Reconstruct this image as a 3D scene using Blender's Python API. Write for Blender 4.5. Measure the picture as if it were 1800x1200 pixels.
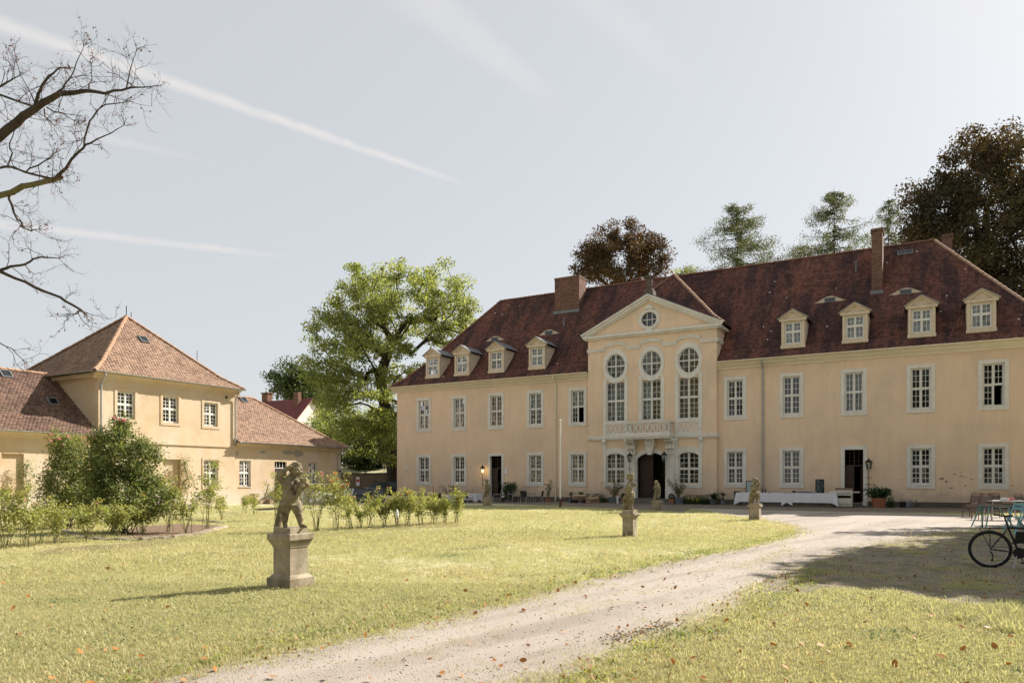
import bpy, bmesh, math, random
import numpy as np
from mathutils import Vector, Matrix
from mathutils.geometry import tessellate_polygon

for _o in list(bpy.data.objects):
    bpy.data.objects.remove(_o)
scene = bpy.context.scene
COL = scene.collection
R = math.radians
RNG = random.Random(7)
NP = np.random.default_rng(11)

# ------------------------------------------------------------------ camera, sky, sun, exposure
EYE = 1.6
FOC = 1280.0          # focal length in units of an 1800-wide picture
cd = bpy.data.cameras.new('camera')
cam = bpy.data.objects.new('camera', cd)
COL.objects.link(cam)
cam.location = (0, 0, EYE)
cam.rotation_euler = (R(90), 0, 0)
cd.sensor_width = 36
cd.lens = 36 * FOC / 1800
cd.shift_y = 240 / 1800
cd.clip_end = 3000
scene.camera = cam

SUN = Vector((1.08, 0.70, 1.0)).normalized()
SUN_EL = math.asin(SUN.z)
SUN_AZ = math.atan2(SUN.x, SUN.y)       # clockwise from +Y
ld = bpy.data.lights.new('sun', 'SUN')
ld.energy = 5.0
ld.angle = R(0.5)
ld.color = (1.0, 0.93, 0.83)
sun = bpy.data.objects.new('sun', ld)
COL.objects.link(sun)
sun.rotation_euler = SUN.to_track_quat('Z', 'Y').to_euler()

world = bpy.data.worlds.new('World')
scene.world = world
world.use_nodes = True
wt = world.node_tree
wt.nodes.clear()


def N(t, typ, **kw):
    n = t.nodes.new(typ)
    for k, v in kw.items():
        setattr(n, k, v)
    return n


def build_sky():
    t = wt
    L = t.links.new
    out = N(t, 'ShaderNodeOutputWorld')
    bg = N(t, 'ShaderNodeBackground')
    bg.inputs['Strength'].default_value = SKY_STRENGTH
    sky = N(t, 'ShaderNodeTexSky', sky_type='NISHITA')
    sky.sun_disc = False
    sky.sun_elevation = SUN_EL
    sky.sun_rotation = SUN_AZ
    sky.altitude = 200
    sky.air_density = 1.0
    sky.dust_density = 1.6
    sky.ozone_density = 1.5
    hs = N(t, 'ShaderNodeHueSaturation')
    hs.inputs['Saturation'].default_value = SKY_SAT
    L(sky.outputs[0], hs.inputs['Color'])
    veil = N(t, 'ShaderNodeMix', data_type='RGBA')
    veil.inputs[0].default_value = SKY_VEIL
    L(hs.outputs[0], veil.inputs[6])
    veil.inputs[7].default_value = (*SKY_VEIL_COL, 1)
    col = veil.outputs[2]
    tc = N(t, 'ShaderNodeTexCoord')
    nz = N(t, 'ShaderNodeTexNoise')
    nz.inputs['Scale'].default_value = 26
    nz.inputs['Detail'].default_value = 8
    nz.inputs['Roughness'].default_value = 0.62
    L(tc.outputs['Generated'], nz.inputs['Vector'])
    nb = N(t, 'ShaderNodeMath', operation='SUBTRACT')
    L(nz.outputs[0], nb.inputs[0])
    nb.inputs[1].default_value = 0.5

    def direction(px, py):
        return Vector(((px - 900) / FOC, 1, (840 - py) / FOC)).normalized()

    # vapour trails: great-circle bands of ice haze on the sky
    for (x0, y0, x1, y1, wa, wb, amt, warp) in SKY_TRAILS:
        a, b = direction(x0, y0), direction(x1, y1)
        n = a.cross(b).normalized()
        tan = (b - a).normalized()
        da, db = a.dot(tan), b.dot(tan)
        d1 = N(t, 'ShaderNodeVectorMath', operation='DOT_PRODUCT')
        L(tc.outputs['Generated'], d1.inputs[0])
        d1.inputs[1].default_value = n
        w1 = N(t, 'ShaderNodeMath', operation='MULTIPLY_ADD')
        L(nb.outputs[0], w1.inputs[0])
        w1.inputs[1].default_value = warp
        L(d1.outputs['Value'], w1.inputs[2])
        ab = N(t, 'ShaderNodeMath', operation='ABSOLUTE')
        L(w1.outputs[0], ab.inputs[0])
        d2 = N(t, 'ShaderNodeVectorMath', operation='DOT_PRODUCT')
        L(tc.outputs['Generated'], d2.inputs[0])
        d2.inputs[1].default_value = tan
        wd = N(t, 'ShaderNodeMapRange')
        L(d2.outputs['Value'], wd.inputs['Value'])
        wd.inputs['From Min'].default_value = da
        wd.inputs['From Max'].default_value = db
        wd.inputs['To Min'].default_value = wa
        wd.inputs['To Max'].default_value = wb
        dv = N(t, 'ShaderNodeMath', operation='DIVIDE')
        L(ab.outputs[0], dv.inputs[0])
        L(wd.outputs[0], dv.inputs[1])
        m1 = N(t, 'ShaderNodeMapRange', interpolation_type='SMOOTHSTEP')
        L(dv.outputs[0], m1.inputs['Value'])
        m1.inputs['From Min'].default_value = 0.0
        m1.inputs['From Max'].default_value = 1.0
        m1.inputs['To Min'].default_value = amt
        m1.inputs['To Max'].default_value = 0
        m2 = N(t, 'ShaderNodeMapRange', interpolation_type='SMOOTHSTEP')
        L(d2.outputs['Value'], m2.inputs['Value'])
        m2.inputs['From Min'].default_value = db + 0.01
        m2.inputs['From Max'].default_value = db - 0.12
        m2.inputs['To Min'].default_value = 0
        m2.inputs['To Max'].default_value = 1
        m3 = N(t, 'ShaderNodeMapRange', interpolation_type='SMOOTHSTEP')
        L(nz.outputs[0], m3.inputs['Value'])
        m3.inputs['From Min'].default_value = 0.25
        m3.inputs['From Max'].default_value = 0.7
        m3.inputs['To Min'].default_value = 0.55
        m3.inputs['To Max'].default_value = 1
        fr = N(t, 'ShaderNodeVectorMath', operation='DOT_PRODUCT')
        L(tc.outputs['Generated'], fr.inputs[0])
        fr.inputs[1].default_value = (a + b).normalized()
        m4 = N(t, 'ShaderNodeMath', operation='GREATER_THAN')
        L(fr.outputs['Value'], m4.inputs[0])
        m4.inputs[1].default_value = 0.3
        p = m1.outputs[0]
        for q in (m2, m3, m4):
            mm = N(t, 'ShaderNodeMath', operation='MULTIPLY')
            L(p, mm.inputs[0])
            L(q.outputs[0], mm.inputs[1])
            p = mm.outputs[0]
        mx = N(t, 'ShaderNodeMix', data_type='RGBA')
        L(p, mx.inputs[0])
        L(col, mx.inputs[6])
        mx.inputs[7].default_value = (*TRAIL_COL, 1)
        col = mx.outputs[2]
    L(col, bg.inputs['Color'])
    L(bg.outputs[0], out.inputs['Surface'])


SKY_STRENGTH = 0.087
SKY_SAT = 0.5
SKY_VEIL = 0.74
SKY_VEIL_COL = (3.97, 4.06, 4.1)
TRAIL_COL = (5.3, 4.95, 4.8)
SKY_TRAILS = [
    (-60, 22, 850, 335, 0.0125, 0.0048, 0.62, 0.008),
    (-60, 388, 540, 455, 0.008, 0.005, 0.5, 0.006),
    (690, -40, 1010, 205, 0.040, 0.016, 0.30, 0.02),
    (150, 235, 400, 292, 0.009, 0.004, 0.25, 0.004),
    (1060, 20, 1250, 180, 0.03, 0.012, 0.18, 0.02),
    (1640, -60, 1860, 130, 0.06, 0.03, 0.28, 0.03),
]
build_sky()

vs = scene.view_settings
vs.view_transform = 'Standard'
vs.look = 'None'
vs.gamma = 1
vs.use_curve_mapping = False
vs.exposure = 1.0
scene.render.engine = 'CYCLES'
scene.cycles.max_bounces = 8
scene.cycles.transparent_max_bounces = 12
scene.cycles.use_denoising = True
scene.cycles.caustics_reflective = False
scene.cycles.caustics_refractive = False

# ------------------------------------------------------------------ helpers


def G(px, py):                      # point of the flat ground seen at a picture position
    y = EYE * FOC / (py - 840)
    return ((px - 900) / FOC * y, y)


def W(px, py, y):
    return ((px - 900) / FOC * y, y, EYE + (840 - py) / FOC * y)


def sstep(a, b, x):
    q = min(1, max(0, (x - a) / (b - a)))
    return q * q * (3 - 2 * q)


def ground_h(x, y):
    return -0.6 * sstep(46, 60, y) * sstep(8, -6, x)


# palace frame: x along the front (left to right), y into the house
PO = (22.78, 39.4)
PANG = math.atan2(-0.4968, 0.8679)
# yard-house frame: x along its front, y into it
YO = (-16.46, 46.5)
YANG = math.atan2(0.8679, 0.4968)


def P2W(t, y, z=0):
    return Vector((PO[0] + .8679 * t + .4968 * y, PO[1] - .4968 * t + .8679 * y, z))


def Y2W(s, y, z=0):
    return Vector((YO[0] + .4968 * s - .8679 * y, YO[1] + .8679 * s + .4968 * y, z))


def ptx(px, y=0.0):
    u = (px - 900) / FOC
    return (u * (PO[1] + .8679 * y) - PO[0] - .4968 * y) / (.8679 + .4968 * u)


def pz(px, py, y=0.0):
    return EYE + (840 - py) / FOC * (PO[1] - .4968 * ptx(px, y) + .8679 * y)


def stx(px, y=0.0):
    u = (px - 900) / FOC
    return (u * (YO[1] + .4968 * y) - YO[0] + .8679 * y) / (.4968 - .8679 * u)


def sz(px, py, y=0.0):
    return EYE + (840 - py) / FOC * (YO[1] + .8679 * stx(px, y) + .4968 * y)


class MB:
    def __init__(s):
        s.v = []
        s.f = []

    def quad(s, *pts):
        b = len(s.v)
        s.v += [tuple(p) for p in pts]
        s.f.append(tuple(range(b, b + len(pts))))

    def box(s, x0, x1, y0, y1, z0, z1):
        b = len(s.v)
        s.v += [(x, y, z) for z in (z0, z1) for y in (y0, y1) for x in (x0, x1)]
        for q in ((0, 2, 3, 1), (4, 5, 7, 6), (0, 1, 5, 4), (1, 3, 7, 5), (3, 2, 6, 7), (2, 0, 4, 6)):
            s.f.append(tuple(b + i for i in q))

    def taper(s, x0, x1, y0, y1, z0, z1, dx, dy):
        b = len(s.v)
        s.box(x0, x1, y0, y1, z0, z1)
        cx, cy = (x0 + x1) / 2, (y0 + y1) / 2
        for i in range(b + 4, b + 8):
            x, y, z = s.v[i]
            s.v[i] = (x + (dx if x > cx else -dx), y + (dy if y > cy else -dy), z)

    def bar(s, p, q, w, h=None):          # box beam from p to q
        p, q = Vector(p), Vector(q)
        h = h or w
        d = (q - p).normalized()
        up = Vector((0, 0, 1)) if abs(d.z) < .95 else Vector((0, 1, 0))
        a = d.cross(up).normalized()
        c = a.cross(d).normalized()
        b = len(s.v)
        for e in (p, q):
            for (i, j) in ((-1, -1), (1, -1), (1, 1), (-1, 1)):
                s.v.append(tuple(e + a * (w / 2 * i) + c * (h / 2 * j)))
        for i in range(4):
            j = (i + 1) % 4
            s.f.append((b + i, b + j, b + 4 + j, b + 4 + i))
        s.f.append((b + 3, b + 2, b + 1, b))
        s.f.append((b + 4, b + 5, b + 6, b + 7))

    def tube(s, pts, rad, n=6, cap=True):
        pts = [Vector(p) for p in pts]
        if not hasattr(rad, '__len__'):
            rad = [rad] * len(pts)
        b = len(s.v)
        prev = None
        for i, p in enumerate(pts):
            if i == 0:
                d = pts[1] - p
            elif i == len(pts) - 1:
                d = p - pts[i - 1]
            else:
                d = pts[i + 1] - pts[i - 1]
            if d.length < 1e-9:
                d = Vector((0, 0, 1))
            d.normalize()
            if prev is None:
                ref = Vector((0, 0, 1)) if abs(d.z) < .9 else Vector((1, 0, 0))
                a = d.cross(ref).normalized()
            else:
                a = (prev - d * prev.dot(d))
                if a.length < 1e-6:
                    a = d.cross(Vector((0, 0, 1)))
                a.normalize()
            prev = a
            c = d.cross(a)
            for k in range(n):
                w = 2 * math.pi * k / n
                s.v.append(tuple(p + (a * math.cos(w) + c * math.sin(w)) * rad[i]))
        for i in range(len(pts) - 1):
            for k in range(n):
                j = (k + 1) % n
                s.f.append((b + i * n + k, b + i * n + j, b + (i + 1) * n + j, b + (i + 1) * n + k))
        if cap:
            s.f.append(tuple(b + k for k in reversed(range(n))))
            e = b + (len(pts) - 1) * n
            s.f.append(tuple(e + k for k in range(n)))

    def lathe(s, prof, c=(0, 0, 0), n=16, ax=None):
        b = len(s.v)
        for (r, z) in prof:
            for k in range(n):
                w = 2 * math.pi * k / n
                s.v.append((c[0] + r * math.cos(w), c[1] + r * math.sin(w), c[2] + z))
        m = len(prof)
        for i in range(m - 1):
            for k in range(n):
                j = (k + 1) % n
                s.f.append((b + i * n + k, b + i * n + j, b + (i + 1) * n + j, b + (i + 1) * n + k))
        s.f.append(tuple(b + k for k in reversed(range(n))))
        s.f.append(tuple(b + (m - 1) * n + k for k in range(n)))

    def plate(s, outer, holes, y0, y1):   # outlines in (x, z), extruded from y0 (front) to y1
        loops = [outer] + list(holes)
        flat = [q for lp in loops for q in lp]
        tris = tessellate_polygon([[Vector((x, z, 0)) for x, z in lp] for lp in loops])
        b = len(s.v)
        n = len(flat)
        s.v += [(x, y0, z) for x, z in flat] + [(x, y1, z) for x, z in flat]
        for t in tris:
            s.f.append(tuple(b + i for i in t))
            s.f.append(tuple(b + n + i for i in reversed(t)))
        o = 0
        for lp in loops:
            m = len(lp)
            for i in range(m):
                j = (i + 1) % m
                s.f.append((b + o + i, b + o + j, b + n + o + j, b + n + o + i))
            o += m

    def prism(s, poly, x0, x1):           # outline in (y, z), extruded along x
        b = len(s.v)
        n = len(poly)
        s.v += [(x0, y, z) for y, z in poly] + [(x1, y, z) for y, z in poly]
        s.f.append(tuple(b + i for i in range(n)))
        s.f.append(tuple(b + n + i for i in reversed(range(n))))
        for i in range(n):
            j = (i + 1) % n
            s.f.append((b + j, b + i, b + n + i, b + n + j))

    def ball(s, c, r, nu=10, nv=7):
        if not hasattr(r, '__len__'):
            r = (r, r, r)
        b = len(s.v)
        for i in range(nv + 1):
            ph = math.pi * i / nv
            for k in range(nu):
                th = 2 * math.pi * k / nu
                s.v.append((c[0] + r[0] * math.sin(ph) * math.cos(th), c[1] + r[1] * math.sin(ph) * math.sin(th), c[2] + r[2] * math.cos(ph)))
        for i in range(nv):
            for k in range(nu):
                j = (k + 1) % nu
                s.f.append((b + i * nu + k, b + (i + 1) * nu + k, b + (i + 1) * nu + j, b + i * nu + j))

    def xf(s, M, start=0):
        for i in range(start, len(s.v)):
            s.v[i] = tuple(M @ Vector(s.v[i]))

    def mesh(s, name, mat, smooth=False):
        me = bpy.data.meshes.new(name)
        me.from_pydata(s.v, [], s.f)
        if mat:
            me.materials.append(mat)
        bm = bmesh.new()
        bm.from_mesh(me)
        bmesh.ops.recalc_face_normals(bm, faces=bm.faces)
        bm.to_mesh(me)
        bm.free()
        if smooth:
            me.polygons.foreach_set('use_smooth', [True] * len(me.polygons))
        me.update()
        return me

    def build(s, name, mat, parent=None, smooth=False, loc=None):
        return link(name, s.mesh(name, mat, smooth), parent, loc)


def link(name, me, parent=None, loc=None):
    o = bpy.data.objects.new(name, me)
    COL.objects.link(o)
    if parent is not None:
        o.parent = parent
    if loc is not None:
        o.location = loc
    return o


def tag(o, label=None, cat=None, group=None, kind=None):
    if label:
        o['label'] = label
    if cat:
        o['category'] = cat
    if group:
        o['group'] = group
    if kind:
        o['kind'] = kind
    return o


def thing(name, label, cat, loc=(0, 0, 0), rz=0, group=None):
    o = bpy.data.objects.new(name, None)
    COL.objects.link(o)
    o.empty_display_size = .2
    o.location = loc
    o.rotation_euler = (0, 0, rz)
    return tag(o, label, cat, group)


def copy_tree(o, parent=None):
    c = o.copy()
    COL.objects.link(c)
    c.parent = parent
    for ch in list(o.children):
        copy_tree(ch, c)
    return c


def raw_mesh(name, verts, faces, mat, smooth=False):
    verts = np.asarray(verts, np.float32)
    faces = np.asarray(faces, np.int32)
    me = bpy.data.meshes.new(name)
    k = faces.shape[1]
    me.vertices.add(len(verts))
    me.vertices.foreach_set('co', verts.ravel())
    me.loops.add(faces.size)
    me.loops.foreach_set('vertex_index', faces.ravel())
    me.polygons.add(len(faces))
    me.polygons.foreach_set('loop_start', np.arange(0, faces.size, k, dtype=np.int32))
    me.polygons.foreach_set('loop_total', np.full(len(faces), k, np.int32))
    if smooth:
        me.polygons.foreach_set('use_smooth', np.ones(len(faces), bool))
    me.materials.append(mat)
    me.update(calc_edges=True)
    return me


def leaf_mesh(name, cen, size, mat, rng, flat=0.3, aspect=.5, droop=0.0):
    n = len(cen)
    a = rng.normal(size=(n, 3))
    a[:, 2] -= droop
    a /= np.linalg.norm(a, axis=1)[:, None]
    nn = rng.normal(size=(n, 3))
    nn[:, 2] += flat * 3
    b = np.cross(nn, a)
    b /= np.linalg.norm(b, axis=1)[:, None] + 1e-9
    L = size * rng.uniform(.6, 1.3, (n, 1))
    w = L * aspect
    up = np.cross(a, b)
    v = np.stack([cen - a * L * .5, cen + b * w * .5 - up * w * .12, cen + a * L * .5, cen - b * w * .5 - up * w * .12], 1).reshape(-1, 3)
    f = np.arange(n * 4).reshape(-1, 4)
    return raw_mesh(name, v, f, mat)


def in_poly(pts, poly):
    x, y = pts[:, 0], pts[:, 1]
    r = np.zeros(len(pts), bool)
    j = len(poly) - 1
    for i in range(len(poly)):
        xi, yi = poly[i]
        xj, yj = poly[j]
        c = ((yi > y) != (yj > y)) & (x < (xj - xi) * (y - yi) / (yj - yi + 1e-12) + xi)
        r ^= c
        j = i
    return r

# ------------------------------------------------------------------ materials


def mat(name, col, rough=.85, col2=None, scale=3.0, amt=.6, col3=None, scale3=.6, amt3=.5, bump=0.0, bscale=40.0, metal=0.0, spec=.3,
        island=0.0, trans=0.0, stretch=None, lo=.38, hi=.65, lo3=.45, hi3=.7, gen='Object', tcol=None, rot=0):
    m = bpy.data.materials.new(name)
    m.use_nodes = True
    t = m.node_tree
    L = t.links.new
    bs = t.nodes['Principled BSDF']
    bs.inputs['Roughness'].default_value = rough
    bs.inputs['Metallic'].default_value = metal
    bs.inputs['Specular IOR Level'].default_value = spec
    tc = N(t, 'ShaderNodeTexCoord')
    vec = tc.outputs[gen]
    if stretch:
        mp = N(t, 'ShaderNodeMapping')
        mp.vector_type = 'TEXTURE' if False else 'POINT'
        mp.inputs['Scale'].default_value = stretch
        if rot:
            m0 = N(t, 'ShaderNodeMapping')
            m0.inputs['Rotation'].default_value = (0, 0, R(-rot))
            L(vec, m0.inputs['Vector'])
            vec = m0.outputs[0]
        L(vec, mp.inputs['Vector'])
        vec2 = mp.outputs[0]
    else:
        vec2 = vec
    base = N(t, 'ShaderNodeRGB')
    base.outputs[0].default_value = (*col, 1)
    c = base.outputs[0]

    def layer(c, colx, sc, am, lo, hi, v):
        nz = N(t, 'ShaderNodeTexNoise')
        nz.inputs['Scale'].default_value = sc
        nz.inputs['Detail'].default_value = 8
        nz.inputs['Roughness'].default_value = .65
        L(v, nz.inputs['Vector'])
        mr = N(t, 'ShaderNodeMapRange')
        L(nz.outputs[0], mr.inputs['Value'])
        mr.inputs['From Min'].default_value = lo
        mr.inputs['From Max'].default_value = hi
        mr.inputs['To Max'].default_value = am
        mx = N(t, 'ShaderNodeMix', data_type='RGBA')
        L(mr.outputs[0], mx.inputs[0])
        L(c, mx.inputs[6])
        mx.inputs[7].default_value = (*colx, 1)
        return mx.outputs[2]
    if col2:
        c = layer(c, col2, scale, amt, lo, hi, vec2)
    if col3:
        c = layer(c, col3, scale3, amt3, lo3, hi3, vec)
    if island:
        ge = N(t, 'ShaderNodeNewGeometry')
        mr = N(t, 'ShaderNodeMapRange')
        L(ge.outputs['Random Per Island'], mr.inputs['Value'])
        mr.inputs['To Min'].default_value = 1 - island
        mr.inputs['To Max'].default_value = 1 + island
        hs = N(t, 'ShaderNodeHueSaturation')
        L(c, hs.inputs['Color'])
        L(mr.outputs[0], hs.inputs['Value'])
        c = hs.outputs[0]
    L(c, bs.inputs['Base Color'])
    if bump:
        nb = N(t, 'ShaderNodeTexNoise')
        nb.inputs['Scale'].default_value = bscale
        nb.inputs['Detail'].default_value = 6
        L(vec, nb.inputs['Vector'])
        bp = N(t, 'ShaderNodeBump')
        bp.inputs['Strength'].default_value = 1
        bp.inputs['Distance'].default_value = bump
        L(nb.outputs[0], bp.inputs['Height'])
        L(bp.outputs[0], bs.inputs['Normal'])
    if trans:
        tr = N(t, 'ShaderNodeBsdfTranslucent')
        if tcol:
            hm = N(t, 'ShaderNodeMix', data_type='RGBA', blend_type='MULTIPLY')
            hm.inputs[0].default_value = 1
            L(c, hm.inputs[6])
            hm.inputs[7].default_value = (*tcol, 1)
            L(hm.outputs[2], tr.inputs['Color'])
        else:
            L(c, tr.inputs['Color'])
        ms = N(t, 'ShaderNodeMixShader')
        ms.inputs[0].default_value = trans
        L(bs.outputs[0], ms.inputs[1])
        L(tr.outputs[0], ms.inputs[2])
        L(ms.outputs[0], t.nodes['Material Output'].inputs['Surface'])
    return m


def glass_mat(name, tint=(.75, .8, .8), boost=1.0):
    m = bpy.data.materials.new(name)
    m.use_nodes = True
    t = m.node_tree
    L = t.links.new
    t.nodes.remove(t.nodes['Principled BSDF'])
    tr = N(t, 'ShaderNodeBsdfTransparent')
    tr.inputs[0].default_value = (*tint, 1)
    gl = N(t, 'ShaderNodeBsdfGlossy')
    gl.inputs['Roughness'].default_value = .015
    gl.inputs['Color'].default_value = (.95, .95, .95, 1)
    fr = N(t, 'ShaderNodeFresnel')
    fr.inputs['IOR'].default_value = 1.6
    tc = N(t, 'ShaderNodeTexCoord')
    nz = N(t, 'ShaderNodeTexNoise')
    nz.inputs['Scale'].default_value = 2.2
    L(tc.outputs['Object'], nz.inputs['Vector'])
    bp = N(t, 'ShaderNodeBump')
    bp.inputs['Distance'].default_value = .012
    L(nz.outputs[0], bp.inputs['Height'])
    L(bp.outputs[0], gl.inputs['Normal'])
    mu = N(t, 'ShaderNodeMath', operation='MULTIPLY')
    L(fr.outputs[0], mu.inputs[0])
    mu.inputs[1].default_value = boost
    ms = N(t, 'ShaderNodeMixShader')
    L(mu.outputs[0], ms.inputs[0])
    L(tr.outputs[0], ms.inputs[1])
    L(gl.outputs[0], ms.inputs[2])
    L(ms.outputs[0], t.nodes['Material Output'].inputs['Surface'])
    return m


def emit_mat(name, col, s):
    m = bpy.data.materials.new(name)
    m.use_nodes = True
    b = m.node_tree.nodes['Principled BSDF']
    b.inputs['Emission Color'].default_value = (*col, 1)
    b.inputs['Emission Strength'].default_value = s
    return m


M = {}
M['plaster'] = mat('palace_plaster', (.77, .595, .435), .9, (.68, .495, .34), 2.6, .6, (.60, .475, .365), .30, .6, bump=.010, bscale=9, stretch=(1, 1, .16), lo=.42, hi=.72, lo3=.48, hi3=.62)
M['yard_plaster'] = mat('yard_plaster', (.58, .44, .29), .92, (.58, .50, .40), .9, .8, (.46, .32, .18), .5, .7, bump=.008, bscale=12, stretch=(1, 1, .45))
M['plinth'] = mat('plinth_stone', (.13, .11, .09), .95, (.07, .065, .05), 4, .7, bump=.01, bscale=20)
M['trim'] = mat('trim_paint', (.74, .72, .67), .8, (.52, .49, .43), 5, .4, (.40, .37, .32), 1.3, .3, bump=.002, bscale=30)
M['sash'] = mat('sash_paint', (.70, .69, .65), .55, (.58, .56, .52), 9, .4)
M['glass'] = glass_mat('window_glass', boost=1.2)
M['curtain'] = mat('curtain_white', (.74, .74, .74), .9, (.55, .55, .57), 2, .7, stretch=(7, 7, .3), trans=.3)
M['drape'] = mat('curtain_tan', (.55, .38, .20), .9, (.38, .25, .12), 3, .7, stretch=(6, 6, .3))
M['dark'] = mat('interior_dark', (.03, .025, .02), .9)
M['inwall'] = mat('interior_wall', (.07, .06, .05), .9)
M['tile'] = mat('palace_roof_tile', (.15, .062, .048), .8, (.06, .033, .033), .8, .95, (.20, .088, .058), .30, .65, island=.36, bump=.003, bscale=30, stretch=(1.3, .28, .28), lo=.43, hi=.57, lo3=.52, hi3=.66)
M['tile2'] = mat('yard_roof_tile', (.32, .205, .145), .85, (.22, .145, .105), 1.1, .6, (.38, .265, .19), .5, .5, island=.3, bump=.003, bscale=30)
M['tile3'] = mat('old_wing_tile', (.16, .095, .07), .85, (.10, .062, .05), 1.1, .7, (.24, .155, .11), .6, .6, island=.35, bump=.003, bscale=30)
M['deck'] = mat('roof_batten', (.05, .03, .025), .95)
M['ridge'] = mat('ridge_tile', (.27, .13, .08), .8, (.14, .07, .05), 3, .8, bump=.004, bscale=25)
M['ridge2'] = mat('ridge_tile_pale', (.40, .25, .165), .8, (.32, .18, .11), 3, .8, bump=.004, bscale=25)
M['brick'] = None
M['dormer'] = mat('dormer_paint', (.66, .56, .43), .85, (.50, .42, .31), 5, .6, bump=.003, bscale=25)
M['lead'] = mat('lead_sheet', (.20, .21, .215), .55, (.12, .12, .12), 4, .6, metal=.3)
M['zinc'] = mat('zinc_gutter', (.42, .42, .41), .5, (.28, .28, .27), 5, .6, metal=.5)
M['cornice'] = mat('cornice_paint', (.74, .67, .53), .85, (.60, .54, .42), 3, .4, (.4, .36, .28), .8, .2, stretch=(.4, 1, 1))
M['stone'] = mat('statue_sandstone', (.33, .275, .18), .95, (.06, .048, .028), 6, .9, (.15, .13, .065), 2.5, .6, bump=.012, bscale=45)
M['stone2'] = mat('pedestal_sandstone', (.42, .355, .265), .95, (.17, .135, .085), 4, .75, (.12, .10, .05), 1.6, .65, bump=.006, bscale=50)
M['step'] = mat('step_stone', (.17, .155, .13), .95, (.10, .09, .07), 5, .6, bump=.01, bscale=25)
M['bark'] = mat('bark', (.065, .05, .038), .95, (.03, .024, .02), 12, .7, bump=.02, bscale=25, stretch=(1, 1, .2))
M['moss_bark'] = mat('mossy_bark', (.13, .11, .065), .95, (.16, .14, .04), 3, .7, (.05, .04, .03), 6, .7, bump=.015, bscale=30)
M['stem'] = mat('rose_cane', (.14, .15, .06), .8, (.16, .09, .05), 6, .6)
M['iron'] = mat('wrought_iron', (.02, .02, .02), .6, metal=.5)
M['door'] = mat('door_wood', (.06, .035, .025), .6, (.035, .02, .015), 4, .6, stretch=(6, 6, .5))
M['cloth'] = mat('table_linen', (.74, .74, .78), .9, (.64, .64, .68), 4, .4, bump=.004, bscale=8)
M['terracotta'] = mat('terracotta', (.38, .15, .08), .85, (.26, .11, .07), 5, .6)
M['tub'] = mat('zinc_tub', (.16, .18, .20), .6, (.10, .11, .12), 4, .6)
M['cane'] = mat('dark_wicker', (.035, .032, .035), .7, (.02, .02, .02), 40, .6)
M['steel'] = mat('chair_steel', (.45, .46, .48), .35, metal=.8)
M['enamel'] = mat('white_enamel', (.66, .64, .57), .35, (.52, .49, .41), 4, .5)
M['teal'] = mat('teal_paint', (.22, .42, .45), .6, (.16, .33, .36), 5, .5)
M['green'] = mat('green_paint', (.03, .20, .10), .5)
M['wood'] = mat('weathered_wood', (.23, .15, .10), .8, (.14, .09, .06), 4, .6, stretch=(1, 8, 8))
M['paleplank'] = mat('pale_wood', (.48, .36, .23), .8, (.36, .26, .16), 5, .6)
M['mesh_fabric'] = mat('brown_mesh_fabric', (.16, .125, .11), .8, (.11, .085, .075), 30, .6)
M['bikeblack'] = mat('bike_black', (.012, .012, .013), .4)
M['rubber'] = mat('tyre_rubber', (.018, .018, .018), .85, bump=.003, bscale=90)
M['alloy'] = mat('alloy', (.42, .42, .43), .35, metal=.9)
M['red'] = mat('red_reflector', (.5, .03, .02), .3)
M['white'] = mat('white_paint', (.78, .77, .74), .6, (.66, .64, .6), 6, .4)
M['rust'] = mat('rusty_iron', (.15, .06, .035), .85, (.08, .035, .025), 8, .7)
M['carblue'] = mat('car_dark_blue', (.012, .016, .028), .25, spec=.5)
M['cargrey'] = mat('car_grey', (.10, .105, .11), .3, metal=.5, spec=.5)
M['carglass'] = mat('car_glass', (.01, .012, .014), .05, spec=.8)
M['tarp'] = mat('tarpaulin', (.02, .035, .04), .6, (.012, .02, .022), 3, .6)
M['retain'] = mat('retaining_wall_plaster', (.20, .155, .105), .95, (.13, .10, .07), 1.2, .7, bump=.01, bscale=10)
M['maroon'] = mat('maroon_roof', (.16, .045, .04), .8, (.11, .03, .03), 3, .5)
M['housewhite'] = mat('white_render', (.68, .64, .58), .9, (.58, .54, .48), 2, .4)
M['soil'] = mat('bed_soil', (.20, .135, .085), .95, (.11, .075, .05), 7, .7, bump=.03, bscale=18)
M['lamp'] = emit_mat('lamp_glow', (1.0, .62, .25), 5)
M['lampglass'] = mat('lantern_glass', (.10, .10, .09), .2)
M['poster'] = mat('poster_print', (.30, .42, .40), .6, (.55, .62, .60), 6, .8, (.10, .17, .15), 3, .6)
M['paintdark'] = mat('painting_canvas', (.03, .045, .04), .5, (.28, .36, .38), 5, .9, (.015, .02, .02), 2, .8, lo=.5, hi=.62)
M['bluecloth'] = mat('blue_grey_cushion', (.13, .17, .22), .9, (.09, .12, .16), 6, .5)
M['paper'] = mat('paper', (.78, .76, .78), .8)


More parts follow.
